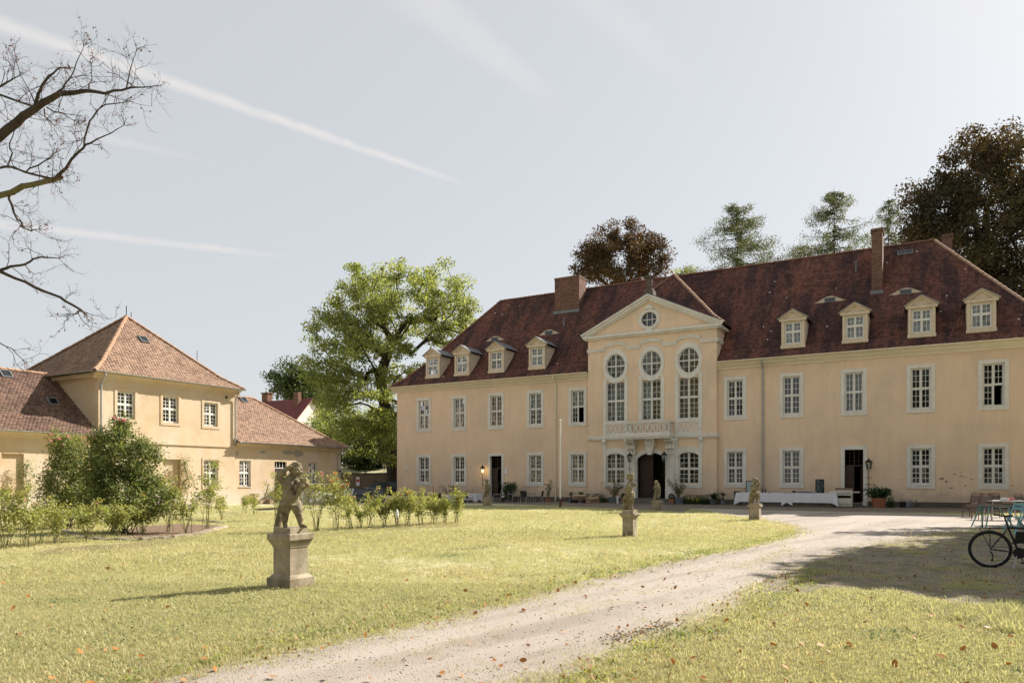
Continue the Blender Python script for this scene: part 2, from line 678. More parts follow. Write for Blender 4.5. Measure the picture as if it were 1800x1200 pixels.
def brick_mat():
    m = mat('chimney_brick', (.3, .12, .07), .9, bump=0)
    t = m.node_tree
    L = t.links.new
    bs = t.nodes['Principled BSDF']
    tc = N(t, 'ShaderNodeTexCoord')
    sx = N(t, 'ShaderNodeSeparateXYZ')
    L(tc.outputs['Object'], sx.inputs[0])
    ad = N(t, 'ShaderNodeMath', operation='ADD')
    L(sx.outputs[0], ad.inputs[0])
    L(sx.outputs[1], ad.inputs[1])
    cb = N(t, 'ShaderNodeCombineXYZ')
    L(ad.outputs[0], cb.inputs[0])
    L(sx.outputs[2], cb.inputs[1])
    bt = N(t, 'ShaderNodeTexBrick')
    bt.inputs['Scale'].default_value = 1
    bt.inputs['Brick Width'].default_value = .26
    bt.inputs['Row Height'].default_value = .085
    bt.inputs['Mortar Size'].default_value = .009
    bt.inputs['Color1'].default_value = (.24, .105, .065, 1)
    bt.inputs['Color2'].default_value = (.10, .05, .04, 1)
    bt.inputs['Mortar'].default_value = (.20, .17, .14, 1)
    L(cb.outputs[0], bt.inputs['Vector'])
    L(bt.outputs['Color'], bs.inputs['Base Color'])
    bp = N(t, 'ShaderNodeBump')
    bp.inputs['Distance'].default_value = .015
    bp.invert = True
    L(bt.outputs['Fac'], bp.inputs['Height'])
    L(bp.outputs[0], bs.inputs['Normal'])
    return m


M['brick'] = brick_mat()


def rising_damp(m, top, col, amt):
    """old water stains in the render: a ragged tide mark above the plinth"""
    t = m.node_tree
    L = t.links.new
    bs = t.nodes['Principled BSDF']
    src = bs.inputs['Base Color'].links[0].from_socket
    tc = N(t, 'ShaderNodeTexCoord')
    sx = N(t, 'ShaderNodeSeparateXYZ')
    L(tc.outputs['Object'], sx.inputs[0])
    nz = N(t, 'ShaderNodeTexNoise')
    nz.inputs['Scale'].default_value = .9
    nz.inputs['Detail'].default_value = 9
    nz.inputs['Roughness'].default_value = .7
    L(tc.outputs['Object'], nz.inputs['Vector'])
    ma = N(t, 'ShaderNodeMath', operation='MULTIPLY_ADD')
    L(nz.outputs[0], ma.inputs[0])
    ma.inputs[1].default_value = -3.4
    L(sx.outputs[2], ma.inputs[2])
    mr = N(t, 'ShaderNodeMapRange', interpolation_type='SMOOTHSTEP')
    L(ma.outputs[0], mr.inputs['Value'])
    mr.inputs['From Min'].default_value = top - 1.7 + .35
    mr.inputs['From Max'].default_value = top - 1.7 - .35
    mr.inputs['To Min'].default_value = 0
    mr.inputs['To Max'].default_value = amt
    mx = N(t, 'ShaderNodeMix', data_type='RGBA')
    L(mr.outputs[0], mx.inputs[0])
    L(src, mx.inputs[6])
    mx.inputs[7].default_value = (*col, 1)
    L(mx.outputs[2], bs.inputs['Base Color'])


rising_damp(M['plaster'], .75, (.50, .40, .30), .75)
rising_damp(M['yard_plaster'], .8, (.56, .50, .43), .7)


def leaf_mat(name, c1, c2, c3=None, tr=.4, sc=.35, isl=.35, tcol=None):
    return mat(name, c1, .55, c2, sc, .9, c3, sc * 2.3, .7 if c3 else .5, island=isl, trans=tr, spec=.25, tcol=tcol or (1.6, 1.5, .7))


M['ash'] = leaf_mat('ash_leaf', (.20, .25, .095), (.33, .345, .13), (.12, .17, .06), .5, .5)
M['copper'] = leaf_mat('copper_beech_leaf', (.065, .048, .028), (.125, .085, .032), (.04, .045, .024), .3, .25, tcol=(1.5, .9, .4))
M['beech'] = leaf_mat('dark_beech_leaf', (.036, .038, .026), (.10, .072, .032), (.05, .068, .026), .32, .2, tcol=(1.6, 1.1, .5))
M['larch'] = leaf_mat('larch_needle', (.07, .09, .05), (.13, .14, .068), None, .35, .3)
M['pale'] = leaf_mat('pale_green_leaf', (.22, .27, .10), (.32, .34, .13), (.14, .19, .07), .45, .5)
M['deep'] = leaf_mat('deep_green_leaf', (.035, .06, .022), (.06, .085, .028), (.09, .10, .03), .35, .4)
M['rose_leaf'] = leaf_mat('rose_leaf', (.26, .30, .11), (.40, .38, .17), (.15, .20, .07), .42, 4)
M['shrub_leaf'] = leaf_mat('shrub_leaf', (.11, .15, .052), (.165, .20, .07), (.28, .29, .11), .32, 2.5)
M['rose_mid'] = leaf_mat('rose_shrub_leaf', (.17, .21, .075), (.27, .28, .11), (.10, .145, .05), .35, 2.5)
M['pot_leaf'] = leaf_mat('potted_leaf', (.04, .075, .03), (.07, .10, .04), None, .2, 3)
M['olive_leaf'] = leaf_mat('oleander_leaf', (.11, .13, .075), (.16, .16, .09), None, .2, 3)
M['petal_pink'] = mat('pink_petal', (.68, .28, .30), .6, (.76, .45, .44), 20, .6, trans=.25)
M['petal_orange'] = mat('orange_petal', (.72, .19, .06), .6, (.70, .28, .10), 20, .6, trans=.25)
M['dead_leaf'] = leaf_mat('fallen_leaf', (.38, .15, .035), (.25, .10, .03), (.42, .25, .08), .15, 1.3, .45, (1, .7, .3))
M['bud'] = mat('russet_bud', (.22, .09, .06), .8, island=.4)
M['blade'] = leaf_mat('grass_blade', (.41, .395, .215), (.53, .48, .32), (.29, .325, .145), .45, .5, .3, (1.2, 1.2, .8))
M['drygrass'] = leaf_mat('dry_grass_blade', (.54, .47, .27), (.45, .41, .22), None, .4, .6, .3, (1.2, 1.2, .9))


def lawn_mat():
    m = mat('lawn_turf', (.42, .40, .225), .95, (.53, .475, .325), .55, .9, (.25, .29, .13), .33, .7, bump=.03, bscale=28, lo=.35, hi=.62, lo3=.5, hi3=.72)
    return m


M['lawn'] = lawn_mat()
M['gravel'] = mat('drive_gravel', (.37, .32, .275), .95, (.255, .215, .18), .8, .8, (.42, .37, .325), .35, .7, bump=.015, bscale=70, stretch=(1.6, .10, 1), rot=-41, lo=.45, hi=.60)
M['forecourt'] = mat('forecourt_gravel', (.20, .165, .13), .95, (.14, .115, .09), 1.6, .7, bump=.02, bscale=50)
M['dirt'] = mat('yard_earth', (.20, .16, .115), .95, (.11, .11, .05), 1.3, .9, (.33, .275, .21), 3.5, .7, bump=.03, bscale=30, lo=.45, hi=.6)
M['track'] = mat('wheel_track', (.34, .29, .25), .95, (.29, .245, .21), 2.2, .7, (.42, .37, .32), .8, .7, bump=.010, bscale=60)
M['pebble'] = mat('pebble', (.36, .31, .26), .9, island=.5)

# ------------------------------------------------------------------ the ground
def axis(lo, hi, fine_lo, fine_hi, step):
    a = list(np.arange(fine_lo, fine_hi + step * .5, step))
    pre = [lo, (lo + fine_lo) / 2, fine_lo - (fine_lo - lo) / 5]
    post = [fine_hi + (hi - fine_hi) / 5, (hi + fine_hi) / 2, hi]
    return np.array(pre + a + post)


def make_ground():
    xs = axis(-900, 900, -60, 60, 2.0)
    ys = axis(-600, 1500, -40, 110, 2.0)
    v = [(x, y, ground_h(x, y)) for y in ys for x in xs]
    nx = len(xs)
    f = [(j * nx + i, j * nx + i + 1, (j + 1) * nx + i + 1, (j + 1) * nx + i) for j in range(len(ys) - 1) for i in range(nx - 1)]
    o = link('lawn', raw_mesh('lawn', v, f, M['lawn'], True))
    tag(o, kind='structure')


def jag(poly, step, amp, seed):
    r = random.Random(seed)
    out = []
    n = len(poly)
    for i in range(n):
        a, b = poly[i], poly[(i + 1) % n]
        L = math.hypot(b[0] - a[0], b[1] - a[1])
        k = max(1, min(60, int(L / step)))
        for j in range(k):
            q = j / k
            out.append((a[0] + (b[0] - a[0]) * q + r.uniform(-amp, amp), a[1] + (b[1] - a[1]) * q + r.uniform(-amp, amp)))
    return out


def sheet(name, poly, m, dz, kind='structure', parent=None):
    tris = tessellate_polygon([[Vector((x, y, 0)) for x, y in poly]])
    me = bpy.data.meshes.new(name)
    me.from_pydata([(x, y, ground_h(x, y) + dz) for x, y in poly], [], [tuple(t) for t in tris])
    bm = bmesh.new()
    bm.from_mesh(me)
    bmesh.ops.recalc_face_normals(bm, faces=bm.faces)
    if sum(fc.normal.z for fc in bm.faces) < 0:
        bmesh.ops.reverse_faces(bm, faces=bm.faces)
    bm.to_mesh(me)
    bm.free()
    me.materials.append(m)
    o = link(name, me, parent)
    return tag(o, kind=kind)


make_ground()
edge_up = [G(*p) for p in [(1398, 936), (1330, 957), (1250, 973), (1130, 996), (1000, 1026), (850, 1063), (700, 1096), (600, 1117), (470, 1143), (190, 1212)]]
edge_lo = [G(*p) for p in [(890, 1240), (965, 1210), (1045, 1171), (1130, 1137), (1228, 1107), (1310, 1076), (1365, 1040), (1420, 1000), (1500, 975), (1560, 958), (1640, 942), (1720, 931)]]
left_near = [(-4.6, 4.6), (-5.5, 2.5), (0.6, 2.5), (0.6, 4.0)]
lawn_tip = [G(*p) for p in [(1100, 896), (1200, 899.5), (1280, 906), (1340, 914), (1388, 925)]]
front_edge = [tuple(P2W(t, -0.25)[:2]) for t in (-36, -28, -20)]
DRIVE = jag(edge_up + left_near + edge_lo + [tuple(P2W(9, -9.5)[:2]), tuple(P2W(-3, -7.6)[:2]), tuple(P2W(-7.5, -7.6)[:2]), tuple(P2W(-11, -7.4)[:2])] + lawn_tip[2:], .35, .07, 3)
sheet('gravel_drive', DRIVE, M['gravel'], .008)
FORE = jag([tuple(P2W(t, y)[:2]) for t, y in [(-36.5, -.1), (5.5, -.1), (9, -1.5), (9, -5.2), (2, -6.2), (-3, -7.75), (-7.5, -7.75), (-11, -7.55)]] + [lawn_tip[1], lawn_tip[0]] + [tuple(P2W(t, y)[:2]) for t, y in [(-20, -7.2), (-24, -6.4), (-30, -5.8), (-36.5, -5.4)]], .5, .09, 5)
sheet('forecourt_path', FORE, M['forecourt'], .004)
DIRT = jag([G(*p) for p in [(1345, 1022), (1420, 992), (1500, 967), (1560, 952), (1640, 938)]] + [(20, 26), (20, 8.0)] + [G(*p) for p in [(1800, 1072), (1640, 1058), (1560, 1040), (1480, 1046), (1400, 1052), (1330, 1045)]], .3, .10, 9)
sheet('yard_earth', DIRT, M['dirt'], .012)
BACKYARD = jag([(-14, 49.5), (-5, 52), (-9.3, 57.2), (-7, 70), (-19, 66), (-13.5, 54)], .8, .1, 4)
sheet('yard_gravel', BACKYARD, M['forecourt'], .03)

# ------------------------------------------------------------------ roofs


def frame(o, ang):
    return Matrix.Translation(Vector(o)) @ Matrix.Rotation(ang, 4, 'Z')


def prof_at(prof, d):
    for (d0, z0), (d1, z1) in zip(prof, prof[1:]):
        if d <= d1:
            return z0 + (z1 - z0) * (d - d0) / (d1 - d0)
    return prof[-1][1]


def tile_faces(name, faces, m, parent, e=.155, w=.175, seed=1):
    rng = np.random.default_rng(seed)
    V = []
    tx = np.array([-.5, -.28, .28, .5, .5, -.5, -.5, -.28, .28, .5])
    ta = np.array([.22, 0, 0, .22, 1.35, 1.35, .22, 0, 0, .22])
    tl = np.array([.026, .029, .029, .026, .004, .004, .008, .008, .008, .008])
    for (Mx, prof, xa, xb, skip) in faces:
        seg = [math.hypot(b[0] - a[0], b[1] - a[1]) for a, b in zip(prof, prof[1:])]
        tot = sum(seg)
        s = 0.0
        row = 0
        while s < tot - .05:
            q = s
            k = 0
            while k < len(seg) - 1 and q > seg[k]:
                q -= seg[k]
                k += 1
            a, b = prof[k], prof[k + 1]
            td = Vector((b[0] - a[0], b[1] - a[1])) / seg[k]
            d, z = a[0] + td.x * q, a[1] + td.y * q
            x0, x1 = xa(d), xb(d)
            xs = np.arange(x0 + w * (.25 + .5 * (row % 2)), x1 - w * .2, w)
            if skip is not None and len(xs):
                xs = np.array([x for x in xs if not skip(x, d, z)])
            n = len(xs)
            if n:
                jx = rng.normal(0, .004, n)
                ja = rng.normal(0, .008, n) + .012 * np.sin(xs * .9 + row * .05)
                jl = rng.uniform(0, .012, n)
                ww = w * .96
                X = xs[:, None] + jx[:, None] + tx[None] * ww
                A = ta[None] * e + ja[:, None]
                Lf = tl[None] + jl[:, None] * (tl[None] > .006)
                P = np.stack([X, d + td.x * A - td.y * Lf, z + td.y * A + td.x * Lf], -1).reshape(-1, 3)
                R3 = np.array(Mx.to_3x3())
                V.append(P @ R3.T + np.array(Mx.translation))
            s += e
            row += 1
    V = np.concatenate(V)
    n = len(V) // 10
    base = (np.arange(n) * 10)[:, None]
    F = np.concatenate([base + np.array(q)[None] for q in ((0, 1, 2, 3), (0, 3, 4, 5), (6, 7, 1, 0), (7, 8, 2, 1), (8, 9, 3, 2))])
    o = link(name, raw_mesh(name, V, F, m), parent)
    return tag(o, kind='stuff')


def half_pipe(L, r0, r1):
    mb = MB()
    n = 6
    for (x, r) in ((0, r0), (L, r1)):
        for q in (r, r - .02):
            for k in range(n + 1):
                a = math.pi * k / n
                mb.v.append((x, q * math.cos(a), q * math.sin(a)))
    c = n + 1
    for k in range(n):
        mb.f.append((k, k + 1, 2 * c + k + 1, 2 * c + k))
        mb.f.append((c + k, 3 * c + k, 3 * c + k + 1, c + k + 1))
        mb.f.append((k, c + k, c + k + 1, k + 1))
    return mb


def ridge_line(me, parent, p, q, L=.36, dz=0.0, r=None):
    p, q = Vector(p), Vector(q)
    d = q - p
    n = max(1, int(d.length / L))
    d.normalize()
    x = d
    y = Vector((0, 0, 1)).cross(x).normalized()
    z = x.cross(y)
    for i in range(n):
        o = link('ridge_tile', me, parent)
        rot = Matrix((x, y, z)).transposed().to_4x4()
        a = p + (q - p) * (i / n) + Vector((0, 0, dz + RNG.uniform(-.008, .008)))
        o.matrix_local = Matrix.Translation(a) @ rot @ Matrix.Rotation(RNG.uniform(-.03, .03), 4, 'Z')


def curve_pts(prof, fn):
    return [fn(d, z) for d, z in prof]


# ------------------------------------------------------------------ openings
def wall_grid(mb, x0, x1, z0, z1, y, holes, depth=.0):
    xs = sorted({x0, x1} | {min(max(h[i], x0), x1) for h in holes for i in (0, 1)})
    zs = sorted({z0, z1} | {min(max(h[i], z0), z1) for h in holes for i in (2, 3)})
    ins = lambda cx, cz: any(h[0] < cx < h[1] and h[2] < cz < h[3] for h in holes)
    cell = {}
    for i in range(len(xs) - 1):
        for j in range(len(zs) - 1):
            cell[i, j] = not ins((xs[i] + xs[i + 1]) / 2, (zs[j] + zs[j + 1]) / 2)
    for (i, j), solid in cell.items():
        if not solid:
            continue
        a, b, c, d = xs[i], xs[i + 1], zs[j], zs[j + 1]
        mb.quad((a, y, c), (b, y, c), (b, y, d), (a, y, d))
        if depth:
            mb.quad((a, y + depth, c), (a, y + depth, d), (b, y + depth, d), (b, y + depth, c))
            for (di, dj, e) in ((-1, 0, ((a, c), (a, d))), (1, 0, ((b, c), (b, d))), (0, -1, ((a, c), (b, c))), (0, 1, ((a, d), (b, d)))):
                if cell.get((i + di, j + dj)) is False:
                    (ax, az), (bx, bz) = e
                    mb.quad((ax, y, az), (bx, y, bz), (bx, y + depth, bz), (ax, y + depth, az))


def frame_boxes(mb, x0, x1, z0, z1, w, y0, y1, wb=None):
    wb = w if wb is None else wb
    mb.box(x0, x1, y0, y1, z1 - w, z1)
    mb.box(x0, x1, y0, y1, z0, z0 + wb)
    mb.box(x0, x0 + w, y0, y1, z0 + wb, z1 - w)
    mb.box(x1 - w, x1, y0, y1, z0 + wb, z1 - w)


def sash_layout(x0, x1, z0, z1, cols, rows, split=.5, fr=.055, mull=.075, tran=.085):
    """frame, centre mullion and transom; returns the leaf rectangles"""
    cx = (x0 + x1) / 2
    zt = z0 + (z1 - z0) * split
    lv = []
    for (a, b) in ((x0 + fr, cx - mull / 2), (cx + mull / 2, x1 - fr)):
        for (c, d) in ((z0 + fr, zt - tran / 2), (zt + tran / 2, z1 - fr)):
            lv.append((a, b, c, d))
    return cx, zt, lv


def build_sash(parent, x0, x1, z0, z1, y, cols=2, rows=3, split=.5, panes='each', skip=(), bar=.024, pane_store=None, m=None, name='sash', fr=.055, mull=.075, rows_low=None):
    mb = MB()
    cx, zt, lv = sash_layout(x0, x1, z0, z1, cols, rows, split, fr, mull)
    frame_boxes(mb, x0, x1, z0, z1, fr, y, y + .06)
    mb.box(cx - mull / 2, cx + mull / 2, y - .015, y + .05, z0 + fr, z1 - fr)
    mb.box(x0 + fr, cx - mull / 2, y - .012, y + .05, zt - .0425, zt + .0425)
    mb.box(cx + mull / 2, x1 - fr, y - .012, y + .05, zt - .0425, zt + .0425)
    cells = []
    for k, (a, b, c, d) in enumerate(lv):
        if k in skip:
            continue
        rr = (rows_low or rows) if k % 2 == 0 else rows
        lf = .03
        frame_boxes(mb, a, b, c, d, lf, y + .008, y + .045)
        a, b, c, d = a + lf, b - lf, c + lf, d - lf
        pw, ph = (b - a) / cols, (d - c) / rr
        for i in range(1, cols):
            mb.box(a + pw * i - bar / 2, a + pw * i + bar / 2, y + .013, y + .04, c, d)
        for j in range(1, rr):
            mb.box(a, b, y + .012, y + .041, c + ph * j - bar / 2, c + ph * j + bar / 2)
        for i in range(cols):
            for j in range(rr):
                cells.append((a + pw * i + pw / 2, c + ph * j + ph / 2, pw, ph))
    o = mb.build(name, m or M['sash'], parent)
    key = (round(cells[0][2], 2), round(cells[0][3], 2)) if cells else None
    for (px, pz_, pw, ph) in cells:
        if panes == 'each':
            if key not in PANE:
                q = MB()
                q.quad((-.5 * pw, 0, -.5 * ph), (.5 * pw, 0, -.5 * ph), (.5 * pw, 0, .5 * ph), (-.5 * pw, 0, .5 * ph))
                PANE[key] = q.mesh('pane', M['glass'])
            po = link('pane', PANE[key], parent, (px, y + .027, pz_))
            po.rotation_euler = (RNG.gauss(0, .012), 0, RNG.gauss(0, .012))
        else:
            tx, tz = RNG.gauss(0, .012) * ph, RNG.gauss(0, .012) * pw
            yy = y + .027
            pane_store.quad((px - pw / 2, yy - tz - tx, pz_ - ph / 2), (px + pw / 2, yy + tz - tx, pz_ - ph / 2),
                            (px + pw / 2, yy + tz + tx, pz_ + ph / 2), (px - pw / 2, yy - tz + tx, pz_ + ph / 2))
    return o, lv


PANE = {}


def curtain(parent, x0, x1, z0, z1, y, m, amp=.025, waves=9, name='curtain'):
    mb = MB()
    n = waves * 4
    for i in range(n + 1):
        x = x0 + (x1 - x0) * i / n
        yy = y + amp * math.sin(i / 4 * 2 * math.pi + .7 * math.sin(i * .37))
        mb.v += [(x, yy, z0), (x, yy, z1)]
    for i in range(n):
        mb.f.append((2 * i, 2 * i + 2, 2 * i + 3, 2 * i + 1))
    return mb.build(name, m, parent, smooth=True)


# ------------------------------------------------------------------ the palace
palace = thing('palace', 'long two storey pale yellow palace with dark red tiled roof and pedimented centre', 'palace', (PO[0], PO[1], 0), PANG)
XL, XR, DEP = -36.73, 6.1, 12.0
RX0, RX1, RC = -20.15, -11.54, -15.85        # the projecting centre
RY = -.32                                     # its front plane
EAVE = 8.72
store = MB()                                  # panes too small to pick apart
WT = [-34.1, -30.83, -27.59, -24.35, -21.07, -10.49, -7.23, -3.89, -.58, 2.73]
WW = 1.36
LO, UP = (1.03, 3.42), (5.16, 7.80)
TR = .20
holes = []
for i, t in enumerate(WT):
    holes.append((t - WW / 2 + TR, t + WW / 2 - TR, UP[0] + TR, UP[1] - TR))
    if i in (2, 7):
        holes.append((t - WW / 2 + TR, t + WW / 2 - TR, .22, LO[1] - TR))
    else:
        holes.append((t - WW / 2 + TR, t + WW / 2 - TR, LO[0] + TR, LO[1] - TR))
mb = MB()
wall_grid(mb, XL, RX0, -1.2, EAVE, 0, holes)
wall_grid(mb, RX1, XR, -1.2, EAVE, 0, holes)
for x in (XL, XR):
    mb.quad((x, 0, -1.2), (x, DEP, -1.2), (x, DEP, EAVE), (x, 0, EAVE))
mb.quad((XL, DEP, -1.2), (XR, DEP, -1.2), (XR, DEP, EAVE), (XL, DEP, EAVE))
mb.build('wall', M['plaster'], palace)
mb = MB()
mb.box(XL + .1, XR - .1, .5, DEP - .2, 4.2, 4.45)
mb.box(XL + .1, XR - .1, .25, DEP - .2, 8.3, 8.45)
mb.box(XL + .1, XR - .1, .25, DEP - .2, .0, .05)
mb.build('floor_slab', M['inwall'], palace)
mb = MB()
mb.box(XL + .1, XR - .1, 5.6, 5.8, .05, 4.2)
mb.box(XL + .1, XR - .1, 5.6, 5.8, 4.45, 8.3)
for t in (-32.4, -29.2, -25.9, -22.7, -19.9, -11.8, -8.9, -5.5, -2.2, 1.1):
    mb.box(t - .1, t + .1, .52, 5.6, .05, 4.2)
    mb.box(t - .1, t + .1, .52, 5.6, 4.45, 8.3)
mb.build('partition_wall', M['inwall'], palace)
# plinth of rough stone
mb = MB()
for (a, b) in ((XL - .03, -28.33), (-26.85, RX0 - .02), (RX1 + .02, -4.6), (-3.2, XR + .03)):
    mb = MB()
    mb.box(a, b, -.05, .1, -1.2, .30)
    mb.build('plinth', M['plinth'], palace)
for (a, b) in ((RX0 - .03, -17.3), (-14.4, RX1 + .03)):
    mb = MB()
    mb.box(a, b, RY - .05, .1, -.6, .28)
    mb.build('plinth', M['plinth'], palace)


def front_window(t, zr, lower, i):
    x0, x1 = t - WW / 2, t + WW / 2
    mb = MB()
    frame_boxes(mb, x0, x1, zr[0], zr[1], TR, -.045, .17)
    w = mb.build('window', M['trim'], palace)
    ix0, ix1, iz0, iz1 = x0 + TR, x1 - TR, zr[0] + TR, zr[1] - TR
    mbs = MB()
    mbs.box(ix0 - .02, ix1 + .02, -.06, .10, iz0 - .05, iz0 + .02)
    mbs.build('sill', M['trim'], w)
    big = i >= 5
    skip = ()
    if not lower and i in (4, 9):
        skip = (2,)
    build_sash(w, ix0 + .004, ix1 - .004, iz0 + .02, iz1 - .004, .10, 2, 3, .5, 'each' if big else 'stuff', skip, pane_store=store)
    return w, (ix0, ix1, iz0, iz1)


for i, t in enumerate(WT):
    w, r = front_window(t, UP, False, i)
    if i in (1, 3):
        curtain(w, r[0], r[1], r[2] + (1.2 if i == 3 else .0), r[3], .34, M['curtain'])
    elif i == 4:
        curtain(w, r[0], r[1], r[2] + 1.12, r[3], .30, M['curtain'])
        mb = MB()        # open casement
        frame_boxes(mb, 0, .40, 0, 1.03, .04, -.015, .015)
        for q in (1, 2):
            mb.box(.04, .36, -.01, .01, .34 * q, .34 * q + .024)
        mb.box(.19, .214, -.009, .009, .04, .99)
        c = mb.build('casement', M['sash'], w, loc=(r[1] - .06, .13, r[2] + .08))
        c.rotation_euler = (0, 0, R(100))
    elif i == 7:
        curtain(w, r[0], r[1], r[2], r[3], .5, M['curtain'], .03, 7)
    elif i in (2,):
        curtain(w, r[0], r[1], r[2], r[3], .5, M['drape'], .03, 7)
    elif i == 9:
        mb = MB()
        frame_boxes(mb, 0, .40, 0, 1.03, .04, -.015, .015)
        for q in (1, 2):
            mb.box(.04, .36, -.01, .01, .34 * q, .34 * q + .024)
        mb.box(.19, .214, -.009, .009, .04, .99)
        c = mb.build('casement', M['sash'], w, loc=(r[1] - .06, .13, r[2] + .08))
        c.rotation_euler = (0, 0, R(95))
    if i in (2, 7):
        # tall side door with a glazed light over two leaves
        x0, x1 = t - WW / 2, t + WW / 2
        mb = MB()
        mb.box(x0, x1, -.045, .2, LO[1] - TR, LO[1])
        mb.box(x0, x0 + TR, -.045, .2, .22, LO[1] - TR)
        mb.box(x1 - TR, x1, -.045, .2, .22, LO[1] - TR)
        mb.box(x0 - .03, x0 + TR + .02, -.07, .2, .0, .22)
        mb.box(x1 - TR - .02, x1 + .03, -.07, .2, .0, .22)
        d = mb.build('doorway', M['trim'], palace)
        a, b = x0 + TR, x1 - TR
        mb = MB()
        mb.box(a, b, .24, .32, 2.28, 2.36)
        mb.box((a + b) / 2 - .025, (a + b) / 2 + .025, .25, .31, 2.36, LO[1] - TR)
        for q in range(1, 4):
            mb.box(a, b, .27, .29, 2.36 + .215 * q, 2.38 + .215 * q)
        for q in (1, 3):
            xx = a + (b - a) * q / 4
            mb.box(xx - .01, xx + .01, .265, .295, 2.36, LO[1] - TR)
        mb.build('door_light', M['door'], d)
        mb = MB()
        mb.box(a, (a + b) / 2, .25, .30, .23, 2.28)
        for (z0, z1) in ((.35, .95), (1.1, 2.15)):
            mb.box(a + .08, (a + b) / 2 - .08, .235, .25, z0, z1)
        mb.build('door_leaf', M['door'], d)
        mb = MB()
        mb.box(0, .48, 0, .05, 0, 2.05)
        lf = mb.build('door_leaf', M['door'], d, loc=(b - .05, .3, .23))
        lf.rotation_euler = (0, 0, R(105))
        mb = MB()
        mb.box(x0 - .15, x1 + .15, -.75, .3, -.05 if i == 7 else -.3, .21)
        mb.box(x0 - .35, x1 + .35, -1.1, -.75, -.05 if i == 7 else -.4, .08)
        mb.build('doorstep', M['step'], palace)
    else:
        w, r = front_window(t, LO, True, i)
        if i in (3, 4):
            for (a, b) in ((r[0], r[0] + .34), (r[1] - .42, r[1])):
                curtain(w, a, b, r[2], r[3], .40, M['drape'], .02, 4)

# ---- projecting centre
OC = [ptx(1082, RY), ptx(1145, RY), ptx(1210.5, RY)]
PT = 11.0
SC0, SC1 = 4.12, 4.36        # string course
rh = []
for k, c in enumerate(OC):
    zc = 9.0
    for hx, hz in ((.66, .6), (.52, .78), (.3, .85)):
        rh.append((c - hx, c + hx, zc - hz, zc + hz))
    rh.append((c - .66, c + .66, 5.32, 7.9))
    if k != 1:
        rh.append((c - .66, c + .66, 1.25, 3.25))
    else:
        rh.append((c - .98, c + .98, .30, 3.25))
mb = MB()
wall_grid(mb, RX0, RX1, -.8, PT, RY, rh, .22)
for x in (RX0, RX1):
    mb.quad((x, RY, -.8), (x, 2.4, -.8), (x, 2.4, PT), (x, RY, PT))
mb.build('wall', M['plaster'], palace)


def arc(cx, cz, rx, rz, a0, a1, n):
    return [(cx + rx * math.cos(R(a0 + (a1 - a0) * i / n)), cz + rz * math.sin(R(a0 + (a1 - a0) * i / n))) for i in range(n + 1)]


